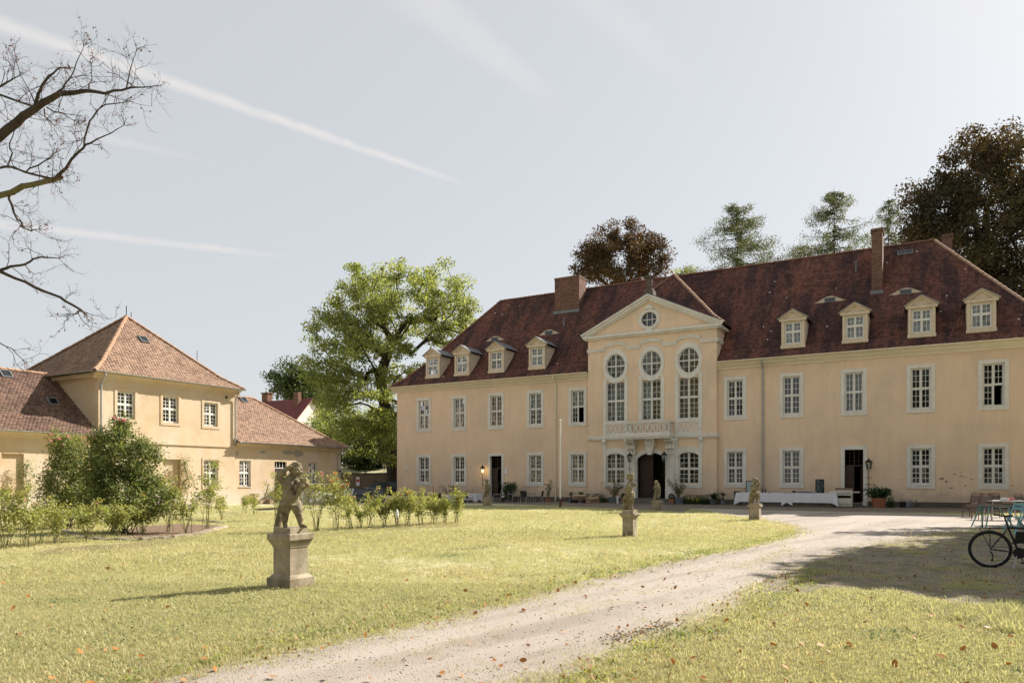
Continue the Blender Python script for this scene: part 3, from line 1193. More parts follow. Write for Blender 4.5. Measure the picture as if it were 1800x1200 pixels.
for k, c in enumerate(OC):
    zc = 9.0
    bot = 4.37 if k != 1 else 5.2
    ow, oh, iw, ih = .88, 1.12, .66, .80
    ang = 62
    notch = [(c + ow * math.cos(R(-42)) + .0, zc + oh * math.sin(R(-42)))]
    outer = arc(c, zc, ow, oh, -40, 220, 34)
    zn = outer[0][1]
    outer = [(c - .86, bot), (c + .86, bot), (c + .86, zn - .2), (c + .80, zn - .08)] + outer + [(c - .80, zn - .08), (c - .86, zn - .2)]
    hole1 = arc(c, zc, iw, ih, 0, 348.75, 31)
    # tall light: head follows the oval, concave
    top = [(c + .66 * math.cos(R(a)) / 1.0, zc + (oh - .02) * math.sin(R(a))) for a in (-25, )]
    head = []
    for i in range(13):
        x = .64 - 1.28 * i / 12
        head.append((c + x, zc - .02 - oh * math.sqrt(max(0, 1 - (x / (ow + .06)) ** 2))))
    hole2 = [(c - .64, 5.34), (c + .64, 5.34)] + head
    hl = [hole1, hole2]
    if k != 1:
        hl.append([(c - .64, 4.52), (c + .64, 4.52), (c + .64, 5.16), (c - .64, 5.16)])
    mb = MB()
    mb.plate(outer, hl, RY - .05, RY + .14)
    w = mb.build('oval_window', M['trim'], palace)
    # oval sash
    mb = MB()
    o1 = arc(c, zc, iw + .02, ih + .02, 0, 348.75, 31)
    i1 = arc(c, zc, iw - .05, ih - .05, 0, 348.75, 31)
    mb.plate(o1, [i1], RY + .08, RY + .13)
    ys = RY + .085
    mb.box(c - .04, c + .04, ys - .01, ys + .05, zc - ih, zc + ih)
    mb.box(c - iw, c - .04, ys - .008, ys + .05, zc - .04, zc + .04)
    mb.box(c + .04, c + iw, ys - .008, ys + .05, zc - .04, zc + .04)
    for x in (-.34, .34):
        hz = ih * math.sqrt(1 - (x / iw) ** 2)
        mb.box(c + x - .012, c + x + .012, ys + .005, ys + .035, zc - hz, zc + hz)
    for z in (-.38, .38):
        hx = iw * math.sqrt(1 - (z / ih) ** 2)
        mb.box(c - hx, c + hx, ys + .007, ys + .037, zc + z - .012, zc + z + .012)
    mb.build('sash', M['sash'], w)
    store.quad((c - .66, ys + .025, zc - .85), (c + .66, ys + .025, zc - .85), (c + .66, ys + .025, zc + .85), (c - .66, ys + .025, zc + .85))
    build_sash(w, c - .66, c + .66, 5.32, 8.25, RY + .08, 2, 4, .47, 'stuff', pane_store=store, rows_low=4)
    m_c = M['curtain'] if k == 0 else M['drape']
    if k == 0:
        curtain(w, c - .75, c + .75, 5.1, 9.9, RY + .45, M['curtain'], .04, 6)
    else:
        curtain(w, c - .75, c + .75, 5.1, 9.9, RY + .8, M['drape'], .05, 5)
        if k == 1:
            curtain(w, c - .70, c - .05, 5.1, 9.9, RY + .42, M['curtain'], .04, 4)
    if k != 1:
        # pierced balustrade panel under the window
        mb = MB()
        y0, y1 = RY - .03, RY + .06
        mb.box(c - .64, c + .64, y0, y1, 4.52, 4.57)
        mb.box(c - .64, c + .64, y0, y1, 5.11, 5.16)
        for q in range(4):
            xc = c - .48 + .32 * q
            mb.plate(arc(xc, 4.84, .155, .27, 0, 337.5, 15), [arc(xc, 4.84, .085, .20, 0, 337.5, 15)], y0, y1)
        for q in range(5):
            xc = c - .64 + .32 * q
            if 0 < q < 4:
                for zz in (4.68, 4.84, 5.0):
                    mb.plate(arc(xc, zz, .055, .06, 0, 315, 7), [arc(xc, zz, .025, .03, 0, 315, 7)], y0 + .005, y1 - .005)
        mb.build('balustrade', M['trim'], w)
        # arched window below
        out = [(c - .86, .98), (c + .86, .98), (c + .86, 3.18)] + arc(c, 2.60, 1.10, 1.02, 38, 142, 14)[0:] + [(c - .86, 3.18)]
        inn = [(c - .65, 1.2), (c + .65, 1.2), (c + .65, 2.98)] + arc(c, 2.42, .92, .82, 44, 136, 14) + [(c - .65, 2.98)]
        mb = MB()
        mb.plate(out, [inn], RY - .05, RY + .14)
        w2 = mb.build('window', M['trim'], palace)
        build_sash(w2, c - .66, c + .66, 1.22, 3.26, RY + .09, 2, 3, .48, 'each')
        if k == 0:
            curtain(w2, c - .66, c - .3, 1.2, 3.2, RY + .55, M['drape'], .02, 3)
            curtain(w2, c + .1, c + .66, 1.2, 3.2, RY + .55, M['drape'], .02, 4)

# string course with consoles, stepping forward under the balcony
c = OC[1]
mb = MB()
for (a, b, y) in ((RX0 - .06, c - 1.55, RY - .14), (c + 1.55, RX1 + .06, RY - .14)):
    mb.box(a, b, y, RY, SC0 + .08, SC1)
    mb.box(a, b, y + .05, RY, SC0, SC0 + .08)
mb.box(RX1, RX1 + .1, RY, .0, SC0, SC1)
mb.build('string_course', M['trim'], palace)
mb = MB()
mb.box(c - 1.55, c + 1.55, RY - .95, RY, 4.22, 4.40)
mb.box(c - 1.50, c + 1.50, RY - .88, RY, 4.10, 4.22)
bal = mb.build('balcony', M['trim'], palace)
mb = MB()
yb = RY - .88
for (a, b, y0, y1) in ((c - 1.45, c + 1.45, yb, yb + .13),):
    mb.box(a, b, y0 - .03, y1 + .03, 5.10, 5.2)
    mb.box(a, b, y0, y1, 4.40, 4.5)
for x in (c - 1.45, c + 1.45):
    sx = .13 if x < c else -.13
    mb.box(min(x, x + sx) - .03, max(x, x + sx) + .03, yb + .16, RY, 5.10, 5.2)
    mb.box(min(x, x + sx), max(x, x + sx), yb + .13, RY, 4.40, 4.5)
    for q in range(3):
        yy = yb + .32 + .2 * q
        mb.box(min(x, x + sx) + .03, max(x, x + sx) - .03, yy - .04, yy + .04, 4.5, 5.1)
for (a, b) in ((c - 1.45, c - 1.15), (c + 1.15, c + 1.45)):
    mb.plate([(a, 4.5), (b, 4.5), (b, 5.1), (a, 5.1)], [[(a + .07, 4.57), (b - .07, 4.57), (b - .07, 5.03), (a + .07, 5.03)]], yb + .01, yb + .12)
for q in range(6):
    xc = c - .958 + .383 * q
    mb.plate(arc(xc, 4.8, .185, .30, 0, 337.5, 15), [arc(xc, 4.8, .11, .235, 0, 337.5, 15)], yb + .02, yb + .11)
mb.build('balustrade', M['trim'], bal)
for x in [OC[0] - .78, OC[0] + .78, OC[2] - .78, OC[2] + .78]:
    mb = MB()
    prof = [(RY, SC0), (RY - .16, SC0), (RY - .17, SC0 - .12), (RY - .12, SC0 - .22), (RY - .10, SC0 - .34), (RY - .08, SC0 - .36), (RY - .06, SC0 - .85), (RY, SC0 - .85)]
    mb.prism(prof, x - .13, x + .13)
    mb.prism([(RY - .17, SC0 - .02), (RY - .20, SC0 - .06), (RY - .20, SC0 - .14), (RY - .15, SC0 - .2)], x - .09, x + .09)
    mb.build('console', M['trim'], palace)
for x in (c - 1.30, c + 1.30):
    mb = MB()
    for q in (-.2, 0, .2):
        mb.prism([(RY, 4.1), (RY - .62, 4.1), (RY - .66, 4.0), (RY - .58, 3.88), (RY - .36, 3.80), (RY - .30, 3.62), (RY - .34, 3.5), (RY - .22, 3.42), (RY - .14, 3.2), (RY, 3.2)], x + q - .085, x + q + .085)
    mb.box(x - .31, x + .31, RY - .25, RY, 3.12, 3.2)
    mb.build('console', M['trim'], palace)
    mb = MB()
    mb.box(x - .27, x + .27, RY - .16, RY, .95, 3.12)
    mb.box(x - .32, x + .32, RY - .21, RY, .28, .95)
    mb.box(x - .22, x + .22, RY - .18, RY - .16, 1.1, 3.0)
    mb.build('pilaster', M['trim'], palace)
mb = MB()
mb.plate([(c - 1.02, .28), (c - .95, .28), (c - .95, 2.92)] + list(reversed(arc(c, 2.05, 1.30, 1.18, 43, 137, 16))) + [(c + .95, 2.92), (c + .95, .28), (c + 1.02, .28), (c + 1.03, 2.95)] + arc(c, 2.12, 1.45, 1.38, 44, 136, 16) + [(c - 1.03, 2.95)], [], RY - .10, RY + .15)
mb.build('door_surround', M['trim'], palace)
mb = MB()
mb.plate([(c - .3, 4.1), (c + .3, 4.1), (c + .33, 3.9), (c + .12, 3.1), (c - .12, 3.1), (c - .33, 3.9)][::-1], [], RY - .42, RY)
mb.ball((c, RY - .42, 3.82), (.2, .12, .2), 10, 7)
mb.ball((c - .2, RY - .40, 3.95), (.1, .08, .1), 8, 6)
mb.ball((c + .2, RY - .40, 3.95), (.1, .08, .1), 8, 6)
mb.ball((c, RY - .40, 3.45), (.1, .08, .22), 8, 6)
mb.build('keystone', M['trim'], palace)
mb = MB()
mb.box(c - .97, c - .05, RY + .5, RY + .56, .3, 3.3)
for z0, z1 in ((.5, 1.3), (1.5, 2.9)):
    mb.box(c - .85, c - .18, RY + .47, RY + .5, z0, z1)
mb.build('door_leaf', M['door'], palace)
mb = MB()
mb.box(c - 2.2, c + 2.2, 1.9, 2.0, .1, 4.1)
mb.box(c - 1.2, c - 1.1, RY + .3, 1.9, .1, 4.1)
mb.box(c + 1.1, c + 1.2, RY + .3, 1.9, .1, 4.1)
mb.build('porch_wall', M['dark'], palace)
for q in range(4):
    mb = MB()
    y0 = RY - .75 - .34 * q
    mb.box(c - 1.55 - .12 * q, c + 1.55 + .12 * q, y0 - (.04), RY - (.0 if q == 0 else .74 + .34 * (q - 1)), -.1, .30 - .085 * q)
    mb.build('step', M['step'], palace)

# frieze band that rises over each oval
mb = MB()
for (dy, za, zb) in ((-.07, 10.02, 10.14), (-.11, 10.14, 10.22)):
    xs = np.linspace(RX0 - .05, RX1 + .05, 261)
    zz = []
    for x in xs:
        b = 0
        for k in OC:
            q = abs(x - k)
            b = max(b, .08 + .28 * math.sqrt(max(0, 1 - (q / .82) ** 2)) if q < .74 else 0)
        zz.append(b)
    for i in range(len(xs) - 1):
        a, b = xs[i], xs[i + 1]
        for (ya, yb2, z0, z1) in ((RY + dy, RY, za, zb),):
            mb.quad((a, ya, z0 + zz[i]), (b, ya, z0 + zz[i + 1]), (b, ya, z1 + zz[i + 1]), (a, ya, z1 + zz[i]))
            mb.quad((a, ya, z0 + zz[i]), (a, yb2, z0 + zz[i]), (b, yb2, z0 + zz[i + 1]), (b, ya, z0 + zz[i + 1]))
            mb.quad((a, ya, z1 + zz[i]), (b, ya, z1 + zz[i + 1]), (b, yb2, z1 + zz[i + 1]), (a, yb2, z1 + zz[i]))
    mb.box(RX1 + .002, RX1 - dy, RY + dy + .002, 2.2, za, zb)
mb.build('frieze', M['trim'], palace)
# pediment
PA = 13.30
PW = (RX1 - RX0) / 2 + .35
mb = MB()
mb.plate([(RX0, PT), (RX1, PT), (RC, PA - .25)], [arc(RC, 11.83, .50, .46, 0, 345, 23)], RY - .004, RY + .2)
ped = mb.build('pediment', M['plaster'], palace)
mb = MB()
mb.box(RC - PW + .1, RC + PW - .1, RY - .28, RY + .05, PT - .06, PT + .08)
mb.box(RC - PW + .2, RC + PW - .2, RY - .16, RY + .05, PT - .17, PT - .06)
mb.box(RX1, RC + PW - .1, RY + .05, 2.1, PT - .06, PT + .08)
for sgn in (-1, 1):
    p0 = Vector((RC + sgn * PW, 0, PT + .10))
    p1 = Vector((RC, 0, PA))
    d = (p1 - p0)
    nrm = Vector((-d.z, 0, d.x)).normalized()
    if nrm.z < 0:
        nrm = -nrm
    for (a, b, y) in ((0, .13, RY - .38), (-.16, 0, RY - .26), (-.26, -.16, RY - .14)):
        q0, q1, q2, q3 = p0 + nrm * a, p1 + Vector((0, 0, a * 1.12)), p1 + Vector((0, 0, b * 1.12)), p0 + nrm * b
        bb = len(mb.v)
        for yy in (y, RY + .04):
            mb.v += [(q.x, yy, q.z) for q in (q0, q1, q2, q3)]
        for f in ((0, 1, 2, 3), (4, 7, 6, 5), (0, 4, 5, 1), (1, 5, 6, 2), (2, 6, 7, 3), (3, 7, 4, 0)):
            mb.f.append(tuple(bb + i for i in f))
mb.build('raking_cornice', M['trim'], palace)
mb = MB()
for sgn in (-1, 1):
    mb.quad((RC + sgn * (PW + .02), RY - .40, PT + .24), (RC, RY - .40, PA + .16), (RC, 3.4, PA + .16), (RC + sgn * (PW + .02), 1.6, PT + .24))
    mb.quad((RC + sgn * (PW + .02), RY - .40, PT + .20), (RC, RY - .40, PA + .12), (RC, 3.4, PA + .12), (RC + sgn * (PW + .02), 1.6, PT + .20))
    mb.quad((RC + sgn * (PW + .02), RY - .40, PT + .20), (RC, RY - .40, PA + .12), (RC, RY - .40, PA + .16), (RC + sgn * (PW + .02), RY - .40, PT + .24))
mb.build('pediment_roof', M['lead'], palace)
mb = MB()
zc = 11.83
mb.plate(arc(RC, zc, .74, .66, 0, 345, 23), [arc(RC, zc, .50, .46, 0, 345, 23)], RY - .07, RY + .1)
mb.plate(arc(RC, zc, .64, .57, 0, 345, 23), [arc(RC, zc, .52, .48, 0, 345, 23)], RY - .10, RY - .07)
pw_ = mb.build('oval_window', M['trim'], palace)
mb = MB()
for x in (-.17, .17):
    mb.box(RC + x - .02, RC + x + .02, RY + .05, RY + .09, zc - .44, zc + .44)
mb.box(RC - .49, RC + .49, RY + .045, RY + .085, zc - .02, zc + .02)
mb.build('sash', M['sash'], pw_)
store.quad((RC - .5, RY + .075, zc - .5), (RC + .5, RY + .075, zc - .5), (RC + .5, RY + .075, zc + .5), (RC - .5, RY + .075, zc + .5))
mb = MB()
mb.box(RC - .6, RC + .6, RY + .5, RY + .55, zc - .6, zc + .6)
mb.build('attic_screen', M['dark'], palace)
mb = MB()
for (dx, dz, r) in ((0, .80, .17), (-.16, .74, .11), (.16, .74, .11), (-.26, .66, .07), (.26, .66, .07), (0, -.72, .14), (-.15, -.66, .10), (.15, -.66, .10), (0, -.86, .08)):
    mb.ball((RC + dx, RY - .08, zc + dz), (r, .09, r), 9, 6)
mb.build('cartouche', M['trim'], pw_)
# urn on the pediment
mb = MB()
mb.box(RC - .32, RC + .32, RY - .26, RY + .38, PA + .02, PA + .36)
mb.box(RC - .25, RC + .25, RY - .19, RY + .31, PA + .36, PA + .48)
mb.lathe([(.12, .48), (.09, .58), (.14, .64), (.17, .76), (.20, .96), (.21, 1.08), (.18, 1.13), (.24, 1.18), (.36, 1.26), (.37, 1.30), (.26, 1.33)], (RC, RY + .06, PA), 14)
mb.build('urn', M['plinth'], palace)

# ---- main roof
EX0, EX1 = XL - .45, XR + .45
PROF = [(0, EAVE), (1.0, 9.5), (1.9, 10.5), (6.45, 16.12)]
CROSS = [(0, 11.18), (.9, 11.85), (5.1, 16.0)]
dormer_x = [ptx(761, .2), ptx(812, .2), ptx(872.5, .2), ptx(944, .2), ptx(1394, .2), ptx(1503, .2), ptx(1620, .2), ptx(1725, .2)]


def skip_main(x, d, z):
    if RX0 - .02 < x < RX1 + .05 and d < 2.75:
        return True
    if d < 2.3 and d > .72:
        for q in dormer_x:
            if abs(x - q) < .60:
                return True
    return False


Ffront = frame((0, -.45, 0), 0)
Fleft = Matrix.Translation(Vector((EX0, DEP / 2, 0))) @ Matrix.Rotation(R(-90), 4, 'Z')
Fright = Matrix.Translation(Vector((EX1, DEP / 2, 0))) @ Matrix.Rotation(R(90), 4, 'Z')
hw = DEP / 2 + .45
cw = (RX1 - RX0) / 2 + .4
CD = 5.1                      # depth of the centre roof's front slope
faces = [
    (Ffront, PROF, lambda d: EX0 + d, lambda d: EX1 - d, skip_main),
    (Fleft, PROF, lambda d: -hw + d, lambda d: hw - d, None),
    (Fright, PROF, lambda d: -hw + d, lambda d: hw - d, None),
]
tile_faces('roof_tile', faces, M['tile'], palace, seed=4)
Fc = frame((RC, -.10, 0), 0)
CSIDE = [(0, 11.18), (.9 * cw / CD, 11.85), (cw, 16.0)]
Fcr = Matrix.Translation(Vector((RC + cw, -.10, 0))) @ Matrix.Rotation(R(90), 4, 'Z')
Fcl = Matrix.Translation(Vector((RC - cw, -.10, 0))) @ Matrix.Rotation(R(-90), 4, 'Z')
k_ = CD / cw
faces = [
    (Fc, CROSS, lambda d: -cw + d / k_, lambda d: cw - d / k_, None),
    (Fcr, CSIDE, lambda d: d * k_, lambda d: 2.5 + d * .95, None),
    (Fcl, CSIDE, lambda d: -2.5 - d * .95, lambda d: -d * k_, None),
]
tile_faces('centre_roof_tile', faces, M['tile'], palace, seed=5)
# decks under the tiles
mb = MB()


def strip(x0, x1, d0, d1):
    d1 = min(d1, EX1 - x0, x1 - EX0)
    if d1 <= d0:
        return
    brk = [p[0] for p in PROF] + [EX1 - x1, x0 - EX0]
    ds = sorted({d0, d1} | {p for p in brk if d0 < p < d1})
    for a, b in zip(ds, ds[1:]):
        za, zb = prof_at(PROF, a) - .03, prof_at(PROF, b) - .03
        lx = lambda d: max(x0, EX0 + d)
        rx = lambda d: min(x1, EX1 - d)
        if rx(a) <= lx(a):
            continue
        mb.quad((lx(a), a - .45, za), (rx(a), a - .45, za), (max(rx(b), lx(b)), b - .45, zb), (lx(b), b - .45, zb))


cuts = [EX0, RX0, RX1]
for q in sorted(dormer_x):
    cuts += [q - .58, q + .58]
cuts = sorted(cuts + [EX1])
for a, b in zip(cuts, cuts[1:]):
    mid = (a + b) / 2
    if RX0 < mid < RX1:
        strip(a, b, 2.75, 6.45)
    elif any(abs(mid - q) < .3 for q in dormer_x):
        strip(a, b, 0, .75)
        strip(a, b, 2.2, 6.45)
    else:
        strip(a, b, 0, 6.45)
for (d0, z0), (d1, z1) in zip(PROF, PROF[1:]):
    z0 -= .03
    z1 -= .03
    mb.quad((EX0 + d0, DEP + .45 - d0, z0), (EX1 - d0, DEP + .45 - d0, z0), (EX1 - d1, DEP + .45 - d1, z1), (EX0 + d1, DEP + .45 - d1, z1))
    mb.quad((EX0 + d0, -.45 + d0, z0), (EX0 + d0, DEP + .45 - d0, z0), (EX0 + d1, DEP + .45 - d1, z1), (EX0 + d1, -.45 + d1, z1))
    mb.quad((EX1 - d0, -.45 + d0, z0), (EX1 - d0, DEP + .45 - d0, z0), (EX1 - d1, DEP + .45 - d1, z1), (EX1 - d1, -.45 + d1, z1))
for (d0, z0), (d1, z1) in zip(CROSS, CROSS[1:]):
    z0 -= .03
    z1 -= .03
    e0, e1 = d0 / k_, d1 / k_
    mb.quad((RC - cw + e0, -.10 + d0, z0), (RC + cw - e0, -.10 + d0, z0), (RC + cw - e1, -.10 + d1, z1), (RC - cw + e1, -.10 + d1, z1))
    for sg in (-1, 1):
        mb.quad((RC + sg * (cw - e0), -.10 + d0, z0), (RC + sg * (cw - e0), 5, z0), (RC + sg * (cw - e1), 5, z1), (RC + sg * (cw - e1), -.10 + d1, z1))
mb.build('roof_deck', M['deck'], palace)
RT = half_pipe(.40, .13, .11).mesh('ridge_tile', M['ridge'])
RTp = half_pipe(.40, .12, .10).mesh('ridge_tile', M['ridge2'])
ridge_line(RT, palace, (EX0 + 6.45, 6, 16.12), (EX1 - 6.45, 6, 16.12))
for (d0, z0), (d1, z1) in zip(PROF, PROF[1:]):
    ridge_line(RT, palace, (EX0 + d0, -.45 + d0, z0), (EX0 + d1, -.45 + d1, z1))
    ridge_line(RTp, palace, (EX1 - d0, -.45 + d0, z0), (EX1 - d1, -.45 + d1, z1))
for (d0, z0), (d1, z1) in zip(CROSS, CROSS[1:]):
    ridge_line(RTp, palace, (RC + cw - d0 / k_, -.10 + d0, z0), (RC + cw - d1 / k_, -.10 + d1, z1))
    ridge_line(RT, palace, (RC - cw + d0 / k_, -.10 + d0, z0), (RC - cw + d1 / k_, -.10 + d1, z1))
# cornice and gutter
mb = MB()
for (a, b) in ((EX0 + .12, RX0 + .02), (RX1 - .02, EX1 - .1)):
    mb = MB()
    mb.prism([(0, 8.30), (-.08, 8.30), (-.12, 8.40), (-.26, 8.48), (-.38, 8.62), (-.38, 8.68), (0, 8.68)], a, b)
    mb.build('cornice', M['cornice'], palace)
for (a, b) in ((EX0 + .02, RX0 - .02), (RX1 + .05, EX1 - .05)):
    mb = MB()
    n = 8
    for (x) in (a, b):
        for r in (.085, .075):
            for k in range(n + 1):
                w = math.pi + math.pi * k / n
                mb.v.append((x, -.50 + r * math.cos(w), 8.74 + r * math.sin(w)))
    cN = n + 1
    for k in range(n):
        mb.f.append((k, k + 1, 2 * cN + k + 1, 2 * cN + k))
        mb.f.append((cN + k, cN + k + 1, 3 * cN + k + 1, 3 * cN + k))
    q = a
    while q < b:
        mb.box(q, q + .03, -.60, -.40, 8.735, 8.76)
        q += .8
    mb.build('gutter', M['cornice'], palace)
for t in (ptx(977.5), ptx(1341)):
    mb = MB()
    mb.tube([(t, -.5, 8.66), (t, -.5, 8.55), (t, -.12, 8.2), (t, -.09, 8.05), (t, -.09, 0)], .055, 8)
    for z in (1.2, 3.2, 5.4, 7.4):
        mb.lathe([(.065, z), (.065, z + .06)], (t, -.09, 0), 8)
    mb.build('downpipe', M['zinc'] if t > -12 else M['rust'] if False else M['cornice'], palace)

# dormers
for k, t in enumerate(dormer_x):
    w_, yf, zb, zt, za = .66, .2, 9.28, 10.98, 11.52
    mb = MB()
    # side walls and front face
    for sg in (-1, 1):
        x = t + sg * w_
        x2 = t + sg * (w_ - .04)
        pts = [(yf + .05, zb), (yf + .05, zt), (1.9, zt)]
        bb = len(mb.v)
        mb.v += [(x, y, z) for y, z in pts] + [(x2, y, z) for y, z in pts]
        mb.f += [(bb, bb + 1, bb + 2), (bb + 3, bb + 5, bb + 4), (bb, bb + 3, bb + 4, bb + 1), (bb + 1, bb + 4, bb + 5, bb + 2)]
    mb.plate([(t - w_, zb), (t + w_, zb), (t + w_, zt), (t - w_, zt)], [[(t - .46, zb + .28), (t - .46, zt - .16), (t + .46, zt - .16), (t + .46, zb + .28)]], yf, yf + .12)
    for sg in (-1, 1):
        mb.box(t + sg * .57 - .07, t + sg * .57 + .07, yf - .05, yf, zb + .2, zt - .08)
    mb.box(t - w_ - .03, t + w_ + .03, yf - .09, yf + .02, zb + .02, zb + .2)
    mb.box(t - w_ - .10, t + w_ + .10, yf - .14, yf + .06, zt - .08, zt + .04)
    # tympanum
    mb.plate([(t - w_ - .04, zt + .04), (t + w_ + .04, zt + .04), (t, za - .12)], [], yf - .02, yf + .1)
    for sg in (-1, 1):
        p0, p1 = Vector((t + sg * (w_ + .16), 0, zt + .03)), Vector((t, 0, za))
        d = p1 - p0
        nrm = Vector((-d.z, 0, d.x)).normalized()
        if nrm.z < 0:
            nrm = -nrm
        q = [p0, p1 + Vector((0, 0, -.10)) + Vector((0, 0, .10)), p1 + Vector((0, 0, .07)), p0 + nrm * .07]
        q2 = [p0 + nrm * -.09 + Vector((-sg * .1, 0, 0)), p1 - Vector((0, 0, .1)), p1, p0 + Vector((-sg * .04, 0, 0))]
        for (qq, y0) in ((q, yf - .22), (q2, yf - .13)):
            bb = len(mb.v)
            for yy in (y0, yf + .06):
                mb.v += [(v.x, yy, v.z) for v in qq]
            for f in ((0, 1, 2, 3), (4, 7, 6, 5), (0, 4, 5, 1), (1, 5, 6, 2), (2, 6, 7, 3), (3, 7, 4, 0)):
                mb.f.append(tuple(bb + i for i in f))
    dm = mb.build('dormer', M['dormer'], palace)
    mb = MB()
    for sg in (-1, 1):
        a0, a1 = (t + sg * (w_ + .20), zt + .05), (t, za + .10)
        mb.quad((a0[0], yf - .26, a0[1] + .04), (a1[0], yf - .26, a1[1]), (a1[0], 2.7, a1[1]), (a0[0], 2.2, a0[1] + .04))
        mb.quad((a0[0], yf - .26, a0[1]), (a1[0], yf - .26, a1[1] - .04), (a1[0], 2.7, a1[1] - .04), (a0[0], 2.2, a0[1]))
        mb.quad((a0[0], yf - .26, a0[1]), (a1[0], yf - .26, a1[1] - .04), (a1[0], yf - .26, a1[1]), (a0[0], yf - .26, a0[1] + .04))
        mb.quad((a0[0], yf - .26, a0[1]), (a0[0], yf - .26, a0[1] + .04), (a0[0], 2.2, a0[1] + .04), (a0[0], 2.2, a0[1]))
    mb.build('dormer_roof', M['lead'], dm)
    build_sash(dm, t - .46, t + .46, zb + .28, zt - .16, yf + .04, 2, 2, .56, 'stuff', pane_store=store, fr=.04, mull=.06, rows_low=2, bar=.02)
    curtain(dm, t - .48, t + .48, zb + .25, zt - .1, yf + .2, M['curtain'], .015, 6)

# eyebrow vents in the tiles
for (px, py) in ((870, 599), (965, 588), (1459, 531), (1592, 517)):
    d = 3.2
    for _ in range(12):
        t = ptx(px, d - .45)
        z = pz(px, py, d - .45)
        lo, hi = 0, 6.4
        for _k in range(30):
            mid = (lo + hi) / 2
            if prof_at(PROF, mid) < z:
                lo = mid
            else:
                hi = mid
        d = lo
    y = d - .45
    zb = prof_at(PROF, d) - .02
    mb = MB()
    n = 24
    hwid, hh, back = 1.15, .40, .55
    e = lambda q: hh * math.cos(q * math.pi / 2) ** 2
    top = MB()
    for i in range(n):
        q0, q1 = -1 + 2 * i / n, -1 + 2 * (i + 1) / n
        x0, x1 = t + q0 * hwid, t + q1 * hwid
        mb.quad((x0, y - .02, zb), (x1, y - .02, zb), (x1, y - .02, zb + e(q1)), (x0, y - .02, zb + e(q0)))
        b0, b1 = e(q0) / 1.235, e(q1) / 1.235
        top.quad((x0, y - .05, zb + e(q0) + .03), (x1, y - .05, zb + e(q1) + .03), (x1, y + b1 + .1, zb + e(q1) + .1), (x0, y + b0 + .1, zb + e(q0) + .1))
        top.quad((x0, y - .05, zb + e(q0) - .005), (x1, y - .05, zb + e(q1) - .005), (x1, y - .05, zb + e(q1) + .03), (x0, y - .05, zb + e(q0) + .03))
    ey = mb.build('eyebrow_dormer', M['dormer'], palace)
    top.build('eyebrow_roof', M['tile'], ey)
    mb = MB()
    mb.box(t - .28, t + .28, y - .06, y - .021, zb + .03, zb + .27)
    mb.build('glazing', M['carglass'], ey)
    mb = MB()
    frame_boxes(mb, t - .30, t + .30, zb + .01, zb + .29, .035, y - .075, y - .06)
    mb.build('vent_frame', M['lead'], ey)


def chimney(pxa, pxb, pytop, yl, w_depth, cap, name='chimney', base_d=0, capo=.06):
    a, b = ptx(pxa, yl), ptx(pxb, yl)
    zt = pz((pxa + pxb) / 2, pytop, yl)
    zb = prof_at(PROF, min(6.4, yl + .45)) - .5
    mb = MB()
    mb.box(a, b, yl, yl + w_depth, zb, zt - .16)
    mb.box(a - capo, b + capo, yl - capo, yl + w_depth + capo, zt - .16, zt - .05)
    mb.box(a - capo * .5, b + capo * .5, yl - capo * .5, yl + w_depth + capo * .5, zt - .05, zt)
    c = mb.build(name, M['brick'], palace)
    mb = MB()
    zz = zb + .5
    mb.box(a - .06, b + .06, yl - .14, yl - .004, zz - .12, zz + .09)
    mb.build('flashing', M['lead'], c)
    return c


chimney(975, 1018, 486, 4.45, 1.25, True, capo=.03)
chimney(1109, 1126, 488, 7.0, .9, True)
chimney(1532, 1551, 401, 3.25, 1.35, True)
chimney(1657, 1674, 411, 9.0, .8, True)
# roof light, vent pipes and snow catch on the palace roof
for (px, py, w2, h2, m_) in ((1591, 438, .42, .40, 'lead'),):
    d = 5.9
    t = ptx(px, d - .45)
    z = prof_at(PROF, d)
    mb = MB()
    frame_boxes(mb, -w2, w2, -h2 / 2, h2 / 2, .05, -.10, .02)
    mb.box(-.02, .02, -.09, .0, -h2 / 2 + .05, h2 / 2 - .05)
    o = mb.build('roof_light', M['lead'], palace, loc=(t, d - .45, z))
    o.rotation_euler = (R(-38), 0, 0)
    mb = MB()
    mb.box(-w2 + .05, w2 - .05, -.07, -.05, -h2 / 2 + .05, h2 / 2 - .05)
    mb.build('glazing', M['glass'], o)
for (px, d, h2) in ((1505, 5.2, .55), (992, 3.9, .45)):
    t = ptx(px, d - .45)
    mb = MB()
    z = prof_at(PROF, d)
    mb.tube([(t, d - .5, z - .2), (t, d - .5, z + h2)], .06, 8)
    mb.lathe([(.10, z + h2), (.10, z + h2 + .05)], (t, d - .5, 0), 8)
    mb.build('vent_pipe', M['lead'], palace)
# pale replacement patches on tiles: mortar and lead tacks
mb = MB()
for _ in range(26):
    d = RNG.uniform(.6, 6.0)
    x = RNG.uniform(RX1 + .5, EX1 - d - .3) if RNG.random() < .8 else RNG.uniform(EX0 + d + .5, RX0 - .4)
    if skip_main(x, d, 0) or any(abs(x - q) < .7 for q in dormer_x) and d < 2.8:
        continue
    z = prof_at(PROF, d)
    s_ = RNG.uniform(.025, .05)
    mb.box(x - s_, x + s_, d - .45 - .06, d - .45 + .02, z - .01, z + .05)
tag(mb.build('mortar_patch', M['trim'], palace), kind='stuff')
tag(store.build('window_pane', M['glass'], palace), kind='stuff')
